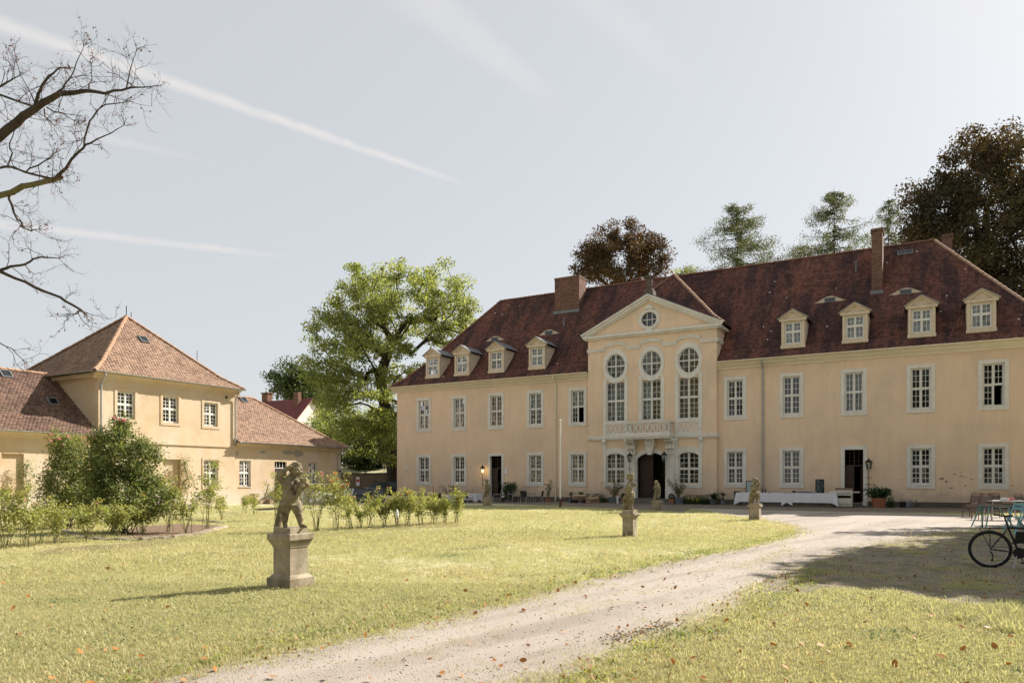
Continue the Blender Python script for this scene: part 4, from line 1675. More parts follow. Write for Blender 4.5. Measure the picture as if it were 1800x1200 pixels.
# weathered plaster flakes near the ground, small wall plates
mb = MB()
for (px, py, a, b) in ((1655, 841, .16, .07), (1663, 846, .10, .05), (1690, 836, .14, .03), (1697, 839, .07, .03), (1708, 842, .10, .03), (1678, 833, .08, .03), (1672, 857, .12, .035), (1697, 853, .05, .05), (1708, 853, .02, .05), (1580, 842, .05, .03), (1556, 840, .05, .02), (1780, 853, .06, .03), (1456, 657, .05, .02), (1690, 829, .08, .02)):
    t, z = ptx(px), pz(px, py)
    n = 9
    pts = [(t + a * math.cos(2 * math.pi * i / n) * RNG.uniform(.5, 1.1), z + b * math.sin(2 * math.pi * i / n) * RNG.uniform(.5, 1.1)) for i in range(n)]
    mb.plate(pts, [], -.004, .01)
tag(mb.build('flaked_plaster', mat('flaked_patch', (.26, .20, .145), .95, (.17, .13, .10), 14, .7), palace), kind='stuff')

# ------------------------------------------------------------------ the yard house (corner pavilion with two low wings)
yard = thing('yard_house', 'ochre outbuilding with pyramid tiled corner tower and two low wings', 'outbuilding', (YO[0], YO[1], 0), YANG)
S0, S1, S2, SL = stx(172), stx(413), stx(600), -34.0
YD = 8.7
TE, WE = 7.05, 3.78
ystore = MB()


def rect(x0, x1, y0, y1):
    return (stx(x0), stx(x1), sz((x0 + x1) / 2, y1), sz((x0 + x1) / 2, y0))


tw = [rect(206, 237, 688, 736), rect(286, 313.5, 697, 743), rect(358.5, 382.5, 708, 749)]
tl = [rect(358, 383, 808, 856)]
ww = [rect(422, 442, 809, 855), rect(543.5, 559, 813, 850)]
wdoor = rect(484, 505, 811, 880)
nich = [rect(4, 43, 797, 883)]
nich_t = [rect(286, 318, 807, 876), rect(195, 235, 800, 876)]
mb = MB()
bk = .16
wall_grid(mb, SL, S0, -.8, WE, .06, nich + [(-19.5, -18.1, .2, 2.6), (-24, -22.6, .2, 2.6)], bk)
wall_grid(mb, S0, S1, -.8, TE, 0, tw + tl + nich_t, bk)
wall_grid(mb, S1, S2, -1.2, WE, .06, ww + [wdoor], bk)
for n_ in nich + nich_t + [(-19.5, -18.1, .2, 2.6), (-24, -22.6, .2, 2.6)]:
    mb.quad((n_[0], .2, n_[2]), (n_[1], .2, n_[2]), (n_[1], .2, n_[3]), (n_[0], .2, n_[3]))
for (x, z) in ((S0, TE), (S1, TE)):
    mb.quad((x, 0, -.8), (x, YD, -.8), (x, YD, z), (x, 0, z))
mb.quad((S2, .06, -1.2), (S2, YD, -1.2), (S2, YD, WE), (S2, .06, WE))
mb.quad((SL, .06, -.8), (SL, YD, -.8), (SL, YD, WE), (SL, .06, WE))
mb.quad((SL, YD, -.8), (S2, YD, -.8), (S2, YD, WE), (SL, YD, WE))
mb.quad((S0, YD - .01, WE), (S1, YD - .01, WE), (S1, YD - .01, TE), (S0, YD - .01, TE))
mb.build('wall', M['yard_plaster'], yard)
mb = MB()
mb.box(S0 + .3, S2 - .3, 3.0, 3.1, -.5, 3.7)
mb.box(S0 + .3, S1 - .3, 3.0, 3.1, 3.8, 7)
mb.box(S0 + .3, S2 - .3, .5, 8, 3.7, 3.78)
mb.box(S0 + .3, S1 - .3, .5, 8, 6.95, 7.0)
mb.build('inner_wall', M['inwall'], yard)
mb = MB()
mb.box(SL, S0 - .05, .02, .06, -.5, .45)
mb.box(S0 - .04, S1 + .04, -.04, .0, -.5, .45)
mb.box(S1 + .05, wdoor[0], .02, .06, -.6, .45)
mb.box(wdoor[1], S2 + .03, .02, .06, -.8, .45)
mb.build('wall_base', M['yard_plaster'], yard)
mb = MB()
zs = sz(300, 779)
mb.box(S0 - .06, S1 + .06, -.07, 0, zs - .08, zs + .06)
mb.build('string_course', M['yard_plaster'], yard)
for k, r in enumerate(tw + tl + ww):
    tower = k < 4
    f = .15 if k < 3 else (.11 if tower else 0)
    mb = MB()
    y0 = 0 if tower else .06
    if f:
        frame_boxes(mb, r[0] - f, r[1] + f, r[2] - f, r[3] + f, f, y0 - .035, y0)
    else:
        mb.box(r[0] - .05, r[1] + .05, y0 - .04, y0 + .1, r[2] - .06, r[2])
    w = mb.build('window', M['yard_plaster'], yard)
    build_sash(w, r[0] + .01, r[1] - .01, r[2] + .02, r[3] - .01, y0 + .10, 2, 3, .52, 'stuff', pane_store=ystore, fr=.045, mull=.07, bar=.026)
    if k in (0, 2, 3, 4):
        curtain(w, r[0], r[0] + (r[1] - r[0]) * .5, r[2], r[3], y0 + .4, M['curtain'], .02, 4)
tag(ystore.build('window_pane', M['glass'], yard), kind='stuff')
mb = MB()
a, b, z0, z1 = wdoor
mb.box(a, b, .16, .2, z1 - .45, z1 - .40)
for q in range(5):
    x = a + (b - a) * q / 4
    mb.box(x - .015 if q else x, x + .015 if q < 4 else x, .16, .2, z1 - .40, z1)
d = mb.build('door_light', M['sash'], yard)
mb = MB()
mb.box(a, b, .17, .22, z0, z1 - .45)
for (u0, u1, v0, v1) in ((.1, .45, .15, .45), (.55, .9, .15, .45), (.1, .45, .55, .95), (.55, .9, .55, .95)):
    h_ = z1 - .45 - z0
    mb.box(a + (b - a) * u0, a + (b - a) * u1, .155, .17, z0 + h_ * v0, z0 + h_ * v1)
mb.build('door_leaf', M['door'], yard)

TP = [(0, TE + .05), (1.0, TE + .72), (4.75, 11.25)]
WP = [(0, WE + .05), (1.0, WE + .66), (4.75, 7.25)]
e0, e1 = S0 - .4, S1 + .4
side = YD / 2 + .4
cxm = (S0 + S1) / 2
half = (S1 - S0) / 2 + .4
Tf = frame((cxm, -.4, 0), 0)
Tl = Matrix.Translation(Vector((e0, YD / 2, 0))) @ Matrix.Rotation(R(-90), 4, 'Z')
Tr = Matrix.Translation(Vector((e1, YD / 2, 0))) @ Matrix.Rotation(R(90), 4, 'Z')
Tb = Matrix.Translation(Vector((cxm, YD + .4, 0))) @ Matrix.Rotation(R(180), 4, 'Z')
kk = half / side
tile_faces('tower_roof_tile', [(Tf, TP, lambda d: -half + d * kk, lambda d: half - d * kk, None),
                               (Tl, TP, lambda d: -side + d, lambda d: side - d, None),
                               (Tr, TP, lambda d: -side + d, lambda d: side - d, None)], M['tile2'], yard, seed=8)
Wr = Matrix.Translation(Vector((S2 + .4, YD / 2, 0))) @ Matrix.Rotation(R(90), 4, 'Z')
tile_faces('wing_roof_tile', [(frame((0, -.4, 0), 0), WP, lambda d: S1, lambda d: S2 + .4 - d, None),
                              (Wr, WP, lambda d: -side + d, lambda d: side - d, None)], M['tile2'], yard, seed=9)
tile_faces('old_wing_roof_tile', [(frame((0, -.4, 0), 0), WP, lambda d: -24, lambda d: S0, None)], M['tile3'], yard, seed=10)
mb = MB()
for (d0, z0), (d1, z1) in zip(TP, TP[1:]):
    z0, z1 = z0 - .03, z1 - .03
    c0 = [(e0 + d0 * kk, -.4 + d0), (e1 - d0 * kk, -.4 + d0), (e1 - d0 * kk, YD + .4 - d0), (e0 + d0 * kk, YD + .4 - d0)]
    c1 = [(e0 + d1 * kk, -.4 + d1), (e1 - d1 * kk, -.4 + d1), (e1 - d1 * kk, YD + .4 - d1), (e0 + d1 * kk, YD + .4 - d1)]
    for i in range(4):
        j = (i + 1) % 4
        mb.quad((*c0[i], z0), (*c0[j], z0), (*c1[j], z1), (*c1[i], z1))
for (d0, z0), (d1, z1) in zip(WP, WP[1:]):
    z0, z1 = z0 - .03, z1 - .03
    for (ya, yb) in ((-.4 + d0, -.4 + d1), (YD + .4 - d0, YD + .4 - d1)):
        mb.quad((SL, ya, z0), (S0, ya, z0), (S0, yb, z1), (SL, yb, z1))
        mb.quad((S1, ya, z0), (S2 + .4 - d0, ya, z0), (S2 + .4 - d1, yb, z1), (S1, yb, z1))
    mb.quad((S2 + .4 - d0, -.4 + d0, z0), (S2 + .4 - d0, YD + .4 - d0, z0), (S2 + .4 - d1, YD + .4 - d1, z1), (S2 + .4 - d1, -.4 + d1, z1))
mb.build('roof_deck', M['deck'], yard)
RY2 = half_pipe(.42, .12, .10).mesh('ridge_tile', M['ridge2'])
ap = (cxm, YD / 2, 11.25)
for (d0, z0), (d1, z1) in zip(TP, TP[1:]):
    ridge_line(RY2, yard, (e0 + d0 * kk, -.4 + d0, z0), (e0 + d1 * kk, -.4 + d1, z1))
    ridge_line(RY2, yard, (e1 - d0 * kk, -.4 + d0, z0), (e1 - d1 * kk, -.4 + d1, z1))
    ridge_line(RY2, yard, (e0 + d0 * kk, YD + .4 - d0, z0), (e0 + d1 * kk, YD + .4 - d1, z1))
for (d0, z0), (d1, z1) in zip(WP, WP[1:]):
    ridge_line(RY2, yard, (S2 + .4 - d0, -.4 + d0, z0), (S2 + .4 - d1, -.4 + d1, z1))
ridge_line(RY2, yard, (S1, YD / 2, 7.25), (S2 + .4 - 4.75, YD / 2, 7.25))
ridge_line(RY2, yard, (-24, YD / 2, 7.25), (S0, YD / 2, 7.25))
mb = MB()
mb.tube([(ap[0], ap[1], 11.2), (ap[0], ap[1], 11.9)], .025, 5)
mb.tube([(ap[0] + .3, ap[1], 11.1), (ap[0] + .3, ap[1], 11.6)], .02, 5)
mb.build('finial', M['iron'], yard)
mb = MB()
mb.tube([(S1 + .3, 4, 6.8), (S1 + .3, 4, 9.9)], .018, 5)
mb.build('lightning_rod', M['iron'], yard)


def gutter(parent, p, q, r=.075, m='zinc'):
    p, q = Vector(p), Vector(q)
    d = (q - p).normalized()
    side_ = Vector((d.y, -d.x, 0))
    mb = MB()
    n = 8
    L_ = (q - p).length
    for e in (p, q):
        for rr in (r, r - .01):
            for k in range(n + 1):
                w = math.pi + math.pi * k / n
                mb.v.append(tuple(e + side_ * rr * math.cos(w) + Vector((0, 0, rr * math.sin(w)))))
    c = n + 1
    for k in range(n):
        mb.f.append((k, k + 1, 2 * c + k + 1, 2 * c + k))
        mb.f.append((c + k, c + k + 1, 3 * c + k + 1, 3 * c + k))
    s_ = .4
    while s_ < L_:
        a = p + d * s_
        mb.tube([tuple(a + side_ * (r + .008) * math.cos(math.pi + math.pi * k / 6) + Vector((0, 0, (r + .008) * math.sin(math.pi + math.pi * k / 6)))) for k in range(7)], .012, 4)
        s_ += .75
    return mb.build('gutter', M[m], parent)


gutter(yard, (e0, -.47, TE + .08), (e1, -.47, TE + .05))
gutter(yard, (e0 - .07, YD * .8, TE + .08), (e0 - .07, -.4, TE + .08))
gutter(yard, (S1 + .1, -.47, WE + .08), (S2 + .45, -.47, WE + .05))
gutter(yard, (SL, -.47, WE + .08), (S0 - .05, -.47, WE + .05))
# boxed eaves
mb = MB()
for (a, b, z, y) in ((S0 - .3, S1 + .3, TE, 0), (SL, S0 - .02, WE, .06), (S1 + .05, S2 + .3, WE, .06)):
    mb.prism([(y, z - .28), (y - .10, z - .26), (y - .14, z - .12), (y - .34, z - .02), (y - .34, z + .04), (y, z + .04)], a, b)
mb.prism([(YD, TE - .2), (YD, TE), (0, TE), (0, TE - .2)], S0 - .25, S0 - .001)
mb.build('eave_board', M['yard_plaster'], yard)
for (s_, z0, z1, yy) in ((S0 + .12, .2, TE, 0), (S1 - .05, WE, TE, 0), (S2 - .35, -.2, WE, .06)):
    mb = MB()
    mb.tube([(s_, -.47, z1), (s_, -.47, z1 - .12), (s_ + (.0), yy - .13, z1 - .55), (s_, yy - .1, z1 - .75), (s_, yy - .1, z0)], .05, 8)
    for q in range(1, 4):
        z = z0 + (z1 - .8 - z0) * q / 4
        mb.lathe([(.06, z), (.06, z + .05)], (s_, yy - .1, 0), 8)
    mb.build('downpipe', M['zinc'], yard)
# small roof lights in the yard-house tiles
for (px, py, prof) in ((252, 598, TP), (10, 659, WP), (92, 707, WP), (428, 704, WP)):
    lo, hi = 0, prof[-1][0]
    for _ in range(30):
        d = (lo + hi) / 2
        if prof_at(prof, d) < sz(px, py, d - .4):
            lo = d
        else:
            hi = d
    s_ = stx(px, d - .4)
    mb = MB()
    frame_boxes(mb, -.26, .26, -.28, .28, .05, -.12, .02)
    o = mb.build('roof_light', M['lead'], yard, loc=(s_, d - .4, prof_at(prof, d)))
    o.rotation_euler = (R(-47), 0, 0)
    mb = MB()
    mb.box(-.21, .21, -.085, -.07, -.23, .23)
    mb.build('glazing', M['carglass'], o)
# bare mortar patches on the wing wall
mb = MB()
for (px, py, a, b) in ((525, 797, .55, .30), (508, 795, .5, .18), (463, 794, .32, .12), (418, 796, .12, .2)):
    s_, z = stx(px), sz(px, py)
    n = 14
    pts = [(s_ + a * math.cos(2 * math.pi * i / n) * RNG.uniform(.6, 1.1), z + b * math.sin(2 * math.pi * i / n) * RNG.uniform(.6, 1.1)) for i in range(n)]
    mb.plate(pts, [], .056, .07)
tag(mb.build('bare_patch', mat('bare_render', (.36, .33, .28), .95, (.28, .25, .2), 6, .7), yard), kind='stuff')
mb = MB()
mb.ball((S1 - .65, -.02, TE - .5), (.09, .06, .09), 8, 6)
mb.build('wall_fitting', M['iron'], yard)
mb = MB()
mb.box(S2 - .22, S2 - .06, -.02, .05, 2.05, 2.2)
mb.build('wall_fitting', M['iron'], yard)

# ------------------------------------------------------------------ trees
SKY_ = None


def edges_mesh(name, P, Q, rp, rq, m, n=6):
    P, Q = np.asarray(P, float), np.asarray(Q, float)
    rp, rq = np.asarray(rp, float), np.asarray(rq, float)
    d = Q - P
    d /= np.linalg.norm(d, axis=1)[:, None] + 1e-9
    ref = np.where(np.abs(d[:, 2:3]) < .9, np.array([[0, 0, 1.]]), np.array([[1., 0, 0]]))
    a = np.cross(d, ref)
    a /= np.linalg.norm(a, axis=1)[:, None]
    b = np.cross(d, a)
    w = np.arange(n) * 2 * math.pi / n
    ring = a[:, None] * np.cos(w)[None, :, None] + b[:, None] * np.sin(w)[None, :, None]
    V = np.concatenate([P[:, None] + ring * rp[:, None, None], (Q + d * rq[:, None] * .6)[:, None] + ring * rq[:, None, None]], 1).reshape(-1, 3)
    base = np.arange(len(P))[:, None] * 2 * n
    F = np.concatenate([base + np.array([k, (k + 1) % n, n + (k + 1) % n, n + k])[None] for k in range(n)])
    return raw_mesh(name, V, F, m, True)


def grow(base, trunk, tr, clumps, rng, step=1.0, jit=.25, tip=.025, ex=2.4, low=1.6):
    """joins every clump centre to the nearest limb; returns edges with radii"""
    nodes = [Vector(p) for p in trunk]
    par = [-1] + list(range(len(trunk) - 1))
    pos = np.array([list(p) for p in nodes])
    cl = sorted(clumps, key=lambda c: (Vector(c) - nodes[-1]).length + .3 * (Vector(c) - nodes[len(nodes) // 2]).length)
    P = [np.array(p) for p in pos]
    tips = []
    arr = np.array(P)
    for c in cl:
        c = np.array(c)
        dv = c - arr
        dist = np.linalg.norm(dv, axis=1)
        cost = dist + low * np.maximum(0, arr[:, 2] - c[2]) - .35 * np.minimum(dv[:, 2], 3)
        k = int(np.argmin(cost))
        n = max(1, int(dist[k] / step))
        a = arr[k]
        prev = k
        new = []
        for i in range(1, n + 1):
            q = i / n
            p = a + (c - a) * q + np.array([0, 0, .10 * dist[k] * math.sin(math.pi * q)])
            if i < n:
                p = p + rng.normal(0, jit * .5, 3)
            par.append(prev)
            prev = len(par) - 1
            new.append(p)
        arr = np.concatenate([arr, np.array(new)])
        tips.append(prev)
    n = len(par)
    r = np.zeros(n)
    child = [[] for _ in range(n)]
    for i in range(1, n):
        child[par[i]].append(i)
    for i in range(n - 1, -1, -1):
        r[i] = max(tip, (sum(r[c] ** ex for c in child[i]) + tip ** ex * .15) ** (1 / ex)) if child[i] else tip
    sc = tr / r[0]
    r = np.maximum(tip * .8, r * sc ** (np.clip((r - tip) / (r[0] - tip), 0, 1) ** .35 if r[0] > tip else 1))
    e = [(par[i], i) for i in range(1, n)]
    return arr, r, e


def ellips(rng, lobes):
    out = []
    for (c, rad, n) in lobes:
        u = rng.normal(size=(n, 3))
        u /= np.linalg.norm(u, axis=1)[:, None]
        q = rng.uniform(.25, 1, n) ** .55
        out.append(np.array(c) + u * np.array(rad) * q[:, None])
    return np.concatenate(out)


def tree(name, label, base, trunk, tr, lobes, leaf, leafsize, per, crad, seed, group=None, flat=.2, droop=.2, bark='bark', zmin=None, cat='tree', aspect=.55, vflat=.6):
    rng = np.random.default_rng(seed)
    cl = ellips(rng, lobes)
    if zmin is not None:
        cl = cl[cl[:, 2] > zmin]
    arr, r, e = grow(base, trunk, tr, cl, rng)
    root = thing(name, label, cat, base, 0, group)
    b = np.array(base)
    P = np.array([arr[i] for i, j in e]) - b
    Q = np.array([arr[j] for i, j in e]) - b
    rp = np.array([min(r[i], r[j] * 1.7) for i, j in e])
    rq = np.array([r[j] for i, j in e])
    link('trunk', edges_mesh('trunk', P, Q, rp, rq, M[bark]), root)
    n = len(cl)
    sz_ = rng.uniform(.45, 1.4, n)
    u = rng.normal(size=(n, per, 3))
    u /= np.linalg.norm(u, axis=2)[:, :, None]
    pts = (cl - b)[:, None] + u * (rng.uniform(0, 1, (n, per, 1)) ** .5) * (crad * sz_)[:, None, None] * np.array([1, 1, vflat])
    keep = rng.random((n, per)) < sz_[:, None] / 1.2
    link('crown', leaf_mesh('crown', pts[keep], leafsize, M[leaf], rng, flat, aspect, droop), root)
    return root


def lobe(px, py, y, rx, rz, n, ry=None):
    """an oval of the crown seen at a picture position, at distance y, radii in picture units"""
    s_ = y / FOC
    return (W(px, py, y), (rx * s_, (ry or rx) * s_, rz * s_), n)


def tp(px, py, y):
    return W(px, py, y)


# the big ash behind the left end of the palace
yb = 66
tree('ash_tree', 'tall light green broadleaf tree behind the left end of the palace', (W(693, 862, yb)[0], yb, -.6),
     [(W(693, 862, yb)[0], yb, -.6), tp(690, 800, yb), tp(684, 745, yb), tp(674, 700, yb), tp(668, 660, yb), tp(690, 600, yb), tp(718, 560, yb)], .62,
     [lobe(715, 530, 66, 98, 70, 80), lobe(788, 545, 66, 58, 62, 40), lobe(640, 545, 66, 68, 66, 46), lobe(592, 590, 65, 66, 46, 38), lobe(632, 628, 64, 96, 54, 50), lobe(585, 668, 64, 56, 34, 24),
      lobe(690, 640, 66, 66, 56, 20), lobe(645, 712, 63, 74, 42, 36), lobe(676, 770, 62.5, 26, 54, 22), lobe(630, 760, 66, 44, 36, 20), lobe(600, 700, 66, 40, 30, 14), lobe(785, 590, 67, 46, 42, 10), lobe(730, 478, 66, 70, 18, 12), lobe(622, 484, 66, 30, 18, 7)],
     'ash', .235, 190, 1.05, 21, flat=.15, droop=.5, vflat=.6)
# second darker mass below and right of it, against the wall
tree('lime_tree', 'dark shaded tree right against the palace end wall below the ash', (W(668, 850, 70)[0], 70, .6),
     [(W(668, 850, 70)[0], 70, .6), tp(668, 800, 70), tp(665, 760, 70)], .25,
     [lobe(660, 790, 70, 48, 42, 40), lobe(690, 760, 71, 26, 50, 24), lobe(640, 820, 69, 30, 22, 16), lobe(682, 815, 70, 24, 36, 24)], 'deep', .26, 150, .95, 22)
tree('willow_bush', 'pale green rounded small tree behind the right wing of the outbuilding', (W(598, 830, 74)[0], 74, 2.0),
     [(W(598, 830, 74)[0], 74, 2.0), tp(598, 790, 74)], .18,
     [lobe(598, 752, 74, 50, 38, 50), lobe(570, 745, 75, 24, 30, 14), lobe(630, 775, 73, 30, 30, 20)], 'pale', .2, 230, 1.0, 23, droop=.6)
tree('hedge_maple', 'yellowish bushy tree left of the dark shaded tree, above the bank', (W(640, 830, 76)[0], 76, 2.6),
     [(W(640, 830, 76)[0], 76, 2.6), tp(640, 800, 76)], .16,
     [lobe(645, 750, 76, 34, 44, 30), lobe(622, 800, 75, 26, 18, 14), lobe(660, 800, 74, 24, 20, 12)], 'pale', .24, 130, .9, 24)
tree('oak_tree', 'dark green rounded tree behind the maroon roofed house', (W(515, 800, 110)[0], 110, 1),
     [(W(515, 800, 110)[0], 110, 1), tp(515, 750, 110), tp(512, 710, 110)], .4,
     [lobe(508, 668, 110, 34, 32, 50), lobe(535, 690, 110, 34, 36, 40), lobe(560, 680, 112, 26, 40, 24)], 'deep', .38, 130, 1.6, 25)
# trees behind the palace roof
tree('copper_beech', 'bronze leaved tree rising behind the palace ridge beside the wide chimney', (W(1092, 800, 78)[0], 78, 0),
     [(W(1092, 800, 78)[0], 78, 0), tp(1092, 700, 78), tp(1092, 560, 78), tp(1095, 500, 78)], .45,
     [lobe(1090, 460, 78, 72, 58, 95), lobe(1040, 465, 78, 34, 36, 28), lobe(1140, 455, 78, 38, 44, 36), lobe(1098, 415, 78, 46, 26, 26)], 'copper', .235, 225, 1.0, 31, flat=.1, vflat=.75)
tree('beech_tree', 'huge dark bronze beech towering behind the right end of the palace', (W(1735, 800, 62)[0], 62, 0),
     [(W(1735, 800, 62)[0], 62, 0), tp(1732, 640, 62), tp(1728, 520, 62), tp(1730, 440, 62), tp(1735, 360, 62)], .75,
     [lobe(1720, 300, 62, 92, 66, 70), lobe(1790, 310, 62, 90, 80, 60), lobe(1655, 370, 62, 66, 70, 52), lobe(1730, 420, 62, 120, 80, 100), lobe(1640, 420, 61, 46, 44, 28),
      lobe(1800, 430, 62, 90, 90, 60), lobe(1780, 520, 61, 70, 60, 50), lobe(1860, 360, 63, 90, 110, 60), lobe(1750, 560, 60, 60, 50, 26), lobe(1850, 520, 62, 70, 70, 40)],
     'beech', .26, 235, 1.2, 32, flat=.1, droop=.3, vflat=.75)


def conifer(label, px, ytop, y, wid, seed, zbase=0, dens=1.0, low=9.0, pxr=None):
    rng = np.random.default_rng(seed)
    x = W(px, 0, y)[0]
    zt = EYE + (840 - ytop) / FOC * y
    root = thing('larch_tree', label, 'larch', (x, y, zbase), 0, 'larches behind the palace ridge')
    P, Q, rp, rq = [], [], [], []
    h = zt - zbase
    n = int(h / .5)
    pp = [np.array([rng.normal(0, .05), rng.normal(0, .05), h * i / 20]) for i in range(21)]
    for a, b, i in zip(pp, pp[1:], range(20)):
        P.append(a); Q.append(b); rp.append(.32 * (1 - i / 20.5)); rq.append(.32 * (1 - (i + 1) / 20.5))
    L = []
    z = low
    while z < h - .4:
        ln = wid / 6 * (.45 + 1.2 * (h - z) ** .74)
        for _ in range(rng.integers(3, 6)):
            a = rng.uniform(0, 2 * math.pi)
            l2 = ln * rng.uniform(.62, 1.08)
            d = np.array([math.cos(a), math.sin(a), 0])
            prev = np.array([0, 0, z])
            m = 6
            for i in range(1, m + 1):
                t = i / m
                p = np.array([0, 0, z]) + d * l2 * t + np.array([0, 0, l2 * (-.18 * t + .30 * t * t * (1 if rng.random() < .7 else .2))]) + rng.normal(0, .07, 3)
                P.append(prev); Q.append(p); rp.append(.06 * (1.1 - t)); rq.append(.06 * (1.02 - t))
                k = int(46 * dens * (.45 + t) * max(1, l2 / 3))
                w = rng.uniform(0, 1, (k, 1))
                pt = prev + (p - prev) * w + rng.normal(0, 1, (k, 3)) * np.array([.22, .22, .16]) * (.6 + .5 * l2 / 4)
                pt[:, 2] -= np.abs(rng.normal(0, .25, k))
                L.append(pt)
                prev = p
        z += rng.uniform(.35, .65)
    link('trunk', edges_mesh('trunk', P, Q, rp, rq, M['bark'], 5), root)
    link('crown', leaf_mesh('crown', np.concatenate(L), .19, M['larch'], rng, .1, .35, .8), root)
    return root


conifer('broad feathery larch right of the palace centre gable', 1296, 350, 76, 6.2, 41, low=19)
conifer('taller larch left of the tall brick chimney', 1466, 326, 74, 5.4, 42, low=20, dens=.75)
conifer('thin see-through larch between the tall chimney and the dark beech', 1562, 345, 84, 3.6, 43, low=20, dens=.45)
conifer('low larch tip peeping over the ridge between two larger larches', 1412, 424, 82, 5.0, 44, low=20, dens=.5)
tree('shrub_top', 'yellow green tree top just over the ridge beside the gable roof', (W(1207, 800, 80)[0], 80, 0),
     [(W(1207, 800, 80)[0], 80, 0), tp(1207, 600, 80), tp(1207, 500, 80)], .2, [lobe(1205, 484, 80, 22, 18, 18), lobe(1215, 500, 80, 30, 20, 10)], 'pale', .22, 90, .8, 45, cat='tree')
# trees outside the picture on the right: they stand in the park and shade the yard
tree('park_tree', 'wide park tree standing right of the yard, outside the picture', (23.5, 19.5, 0),
     [(23.5, 19.5, 0), (23.4, 19.5, 3), (23.2, 19.6, 6), (22.5, 19.8, 9)], .45,
     [((18.3, 19.1, 10), (2.0, 2.0, 1.4), 60), ((21.4, 21.9, 10.6), (2.8, 2.8, 1.8), 90), ((20.2, 17.4, 10), (2.6, 1.9, 1.5), 60), ((24.5, 20.5, 10.6), (4.2, 4.2, 2.4), 110), ((26.5, 25.5, 10.5), (4.0, 3.6, 2.2), 70)], 'deep', .36, 150, .9, 51)
tree('park_tree', 'second park tree farther right of the yard, outside the picture', (31, 31.5, 0),
     [(31, 31.5, 0), (31, 31.5, 4), (30.5, 31.3, 9), (27, 31, 11)], .4,
     [((32, 31.5, 11.5), (4.4, 4.0, 3.6), 60), ((24.8, 28.2, 10.6), (3.2, .7, .8), 16), ((27, 30.6, 11.0), (3.2, .5, .7), 12)], 'deep', .36, 90, .8, 52)
# park trees behind the viewpoint, mirrored in the window panes
for i, (x, y, h, r_) in enumerate(((9, -13, 21, 6.5), (21, -9, 22, 7), (-3, -19, 22, 7), (34, -5, 22, 7), (46, 3, 20, 7), (-16, -22, 19, 6))):
    tree('park_tree', ['park tree mirrored in the palace windows, first behind the viewer', 'tall park tree behind the viewer towards the right', 'park tree behind the viewer towards the left', 'park tree behind the viewer far on the right', 'outermost park tree on the right, beside the yard', 'outermost park tree behind the viewer on the left'][i], (x, y, 0),
         [(x, y, 0), (x, y, 3), (x, y, h * .45)], .4, [((x, y, h * .54), (r_, r_, h * .46), 150)], 'deep', .75, 55, 2.0, 60 + i)


for i, (x, y, h, r_) in enumerate(((-34, 18, 19, 6.5), (-31, 4, 20, 6.5), (-44, 30, 19, 7))):
    tree('park_tree', ['park tree left of the lawn outside the picture, mirrored in the centre windows', 'park tree at the left rear of the viewer outside the picture', 'park tree behind the far left wing outside the picture'][i], (x, y, 0),
         [(x, y, 0), (x, y, 3), (x, y, h * .45)], .4, [((x, y, h * .56), (r_, r_, h * .44), 130)], 'deep', .7, 55, 1.9, 80 + i)


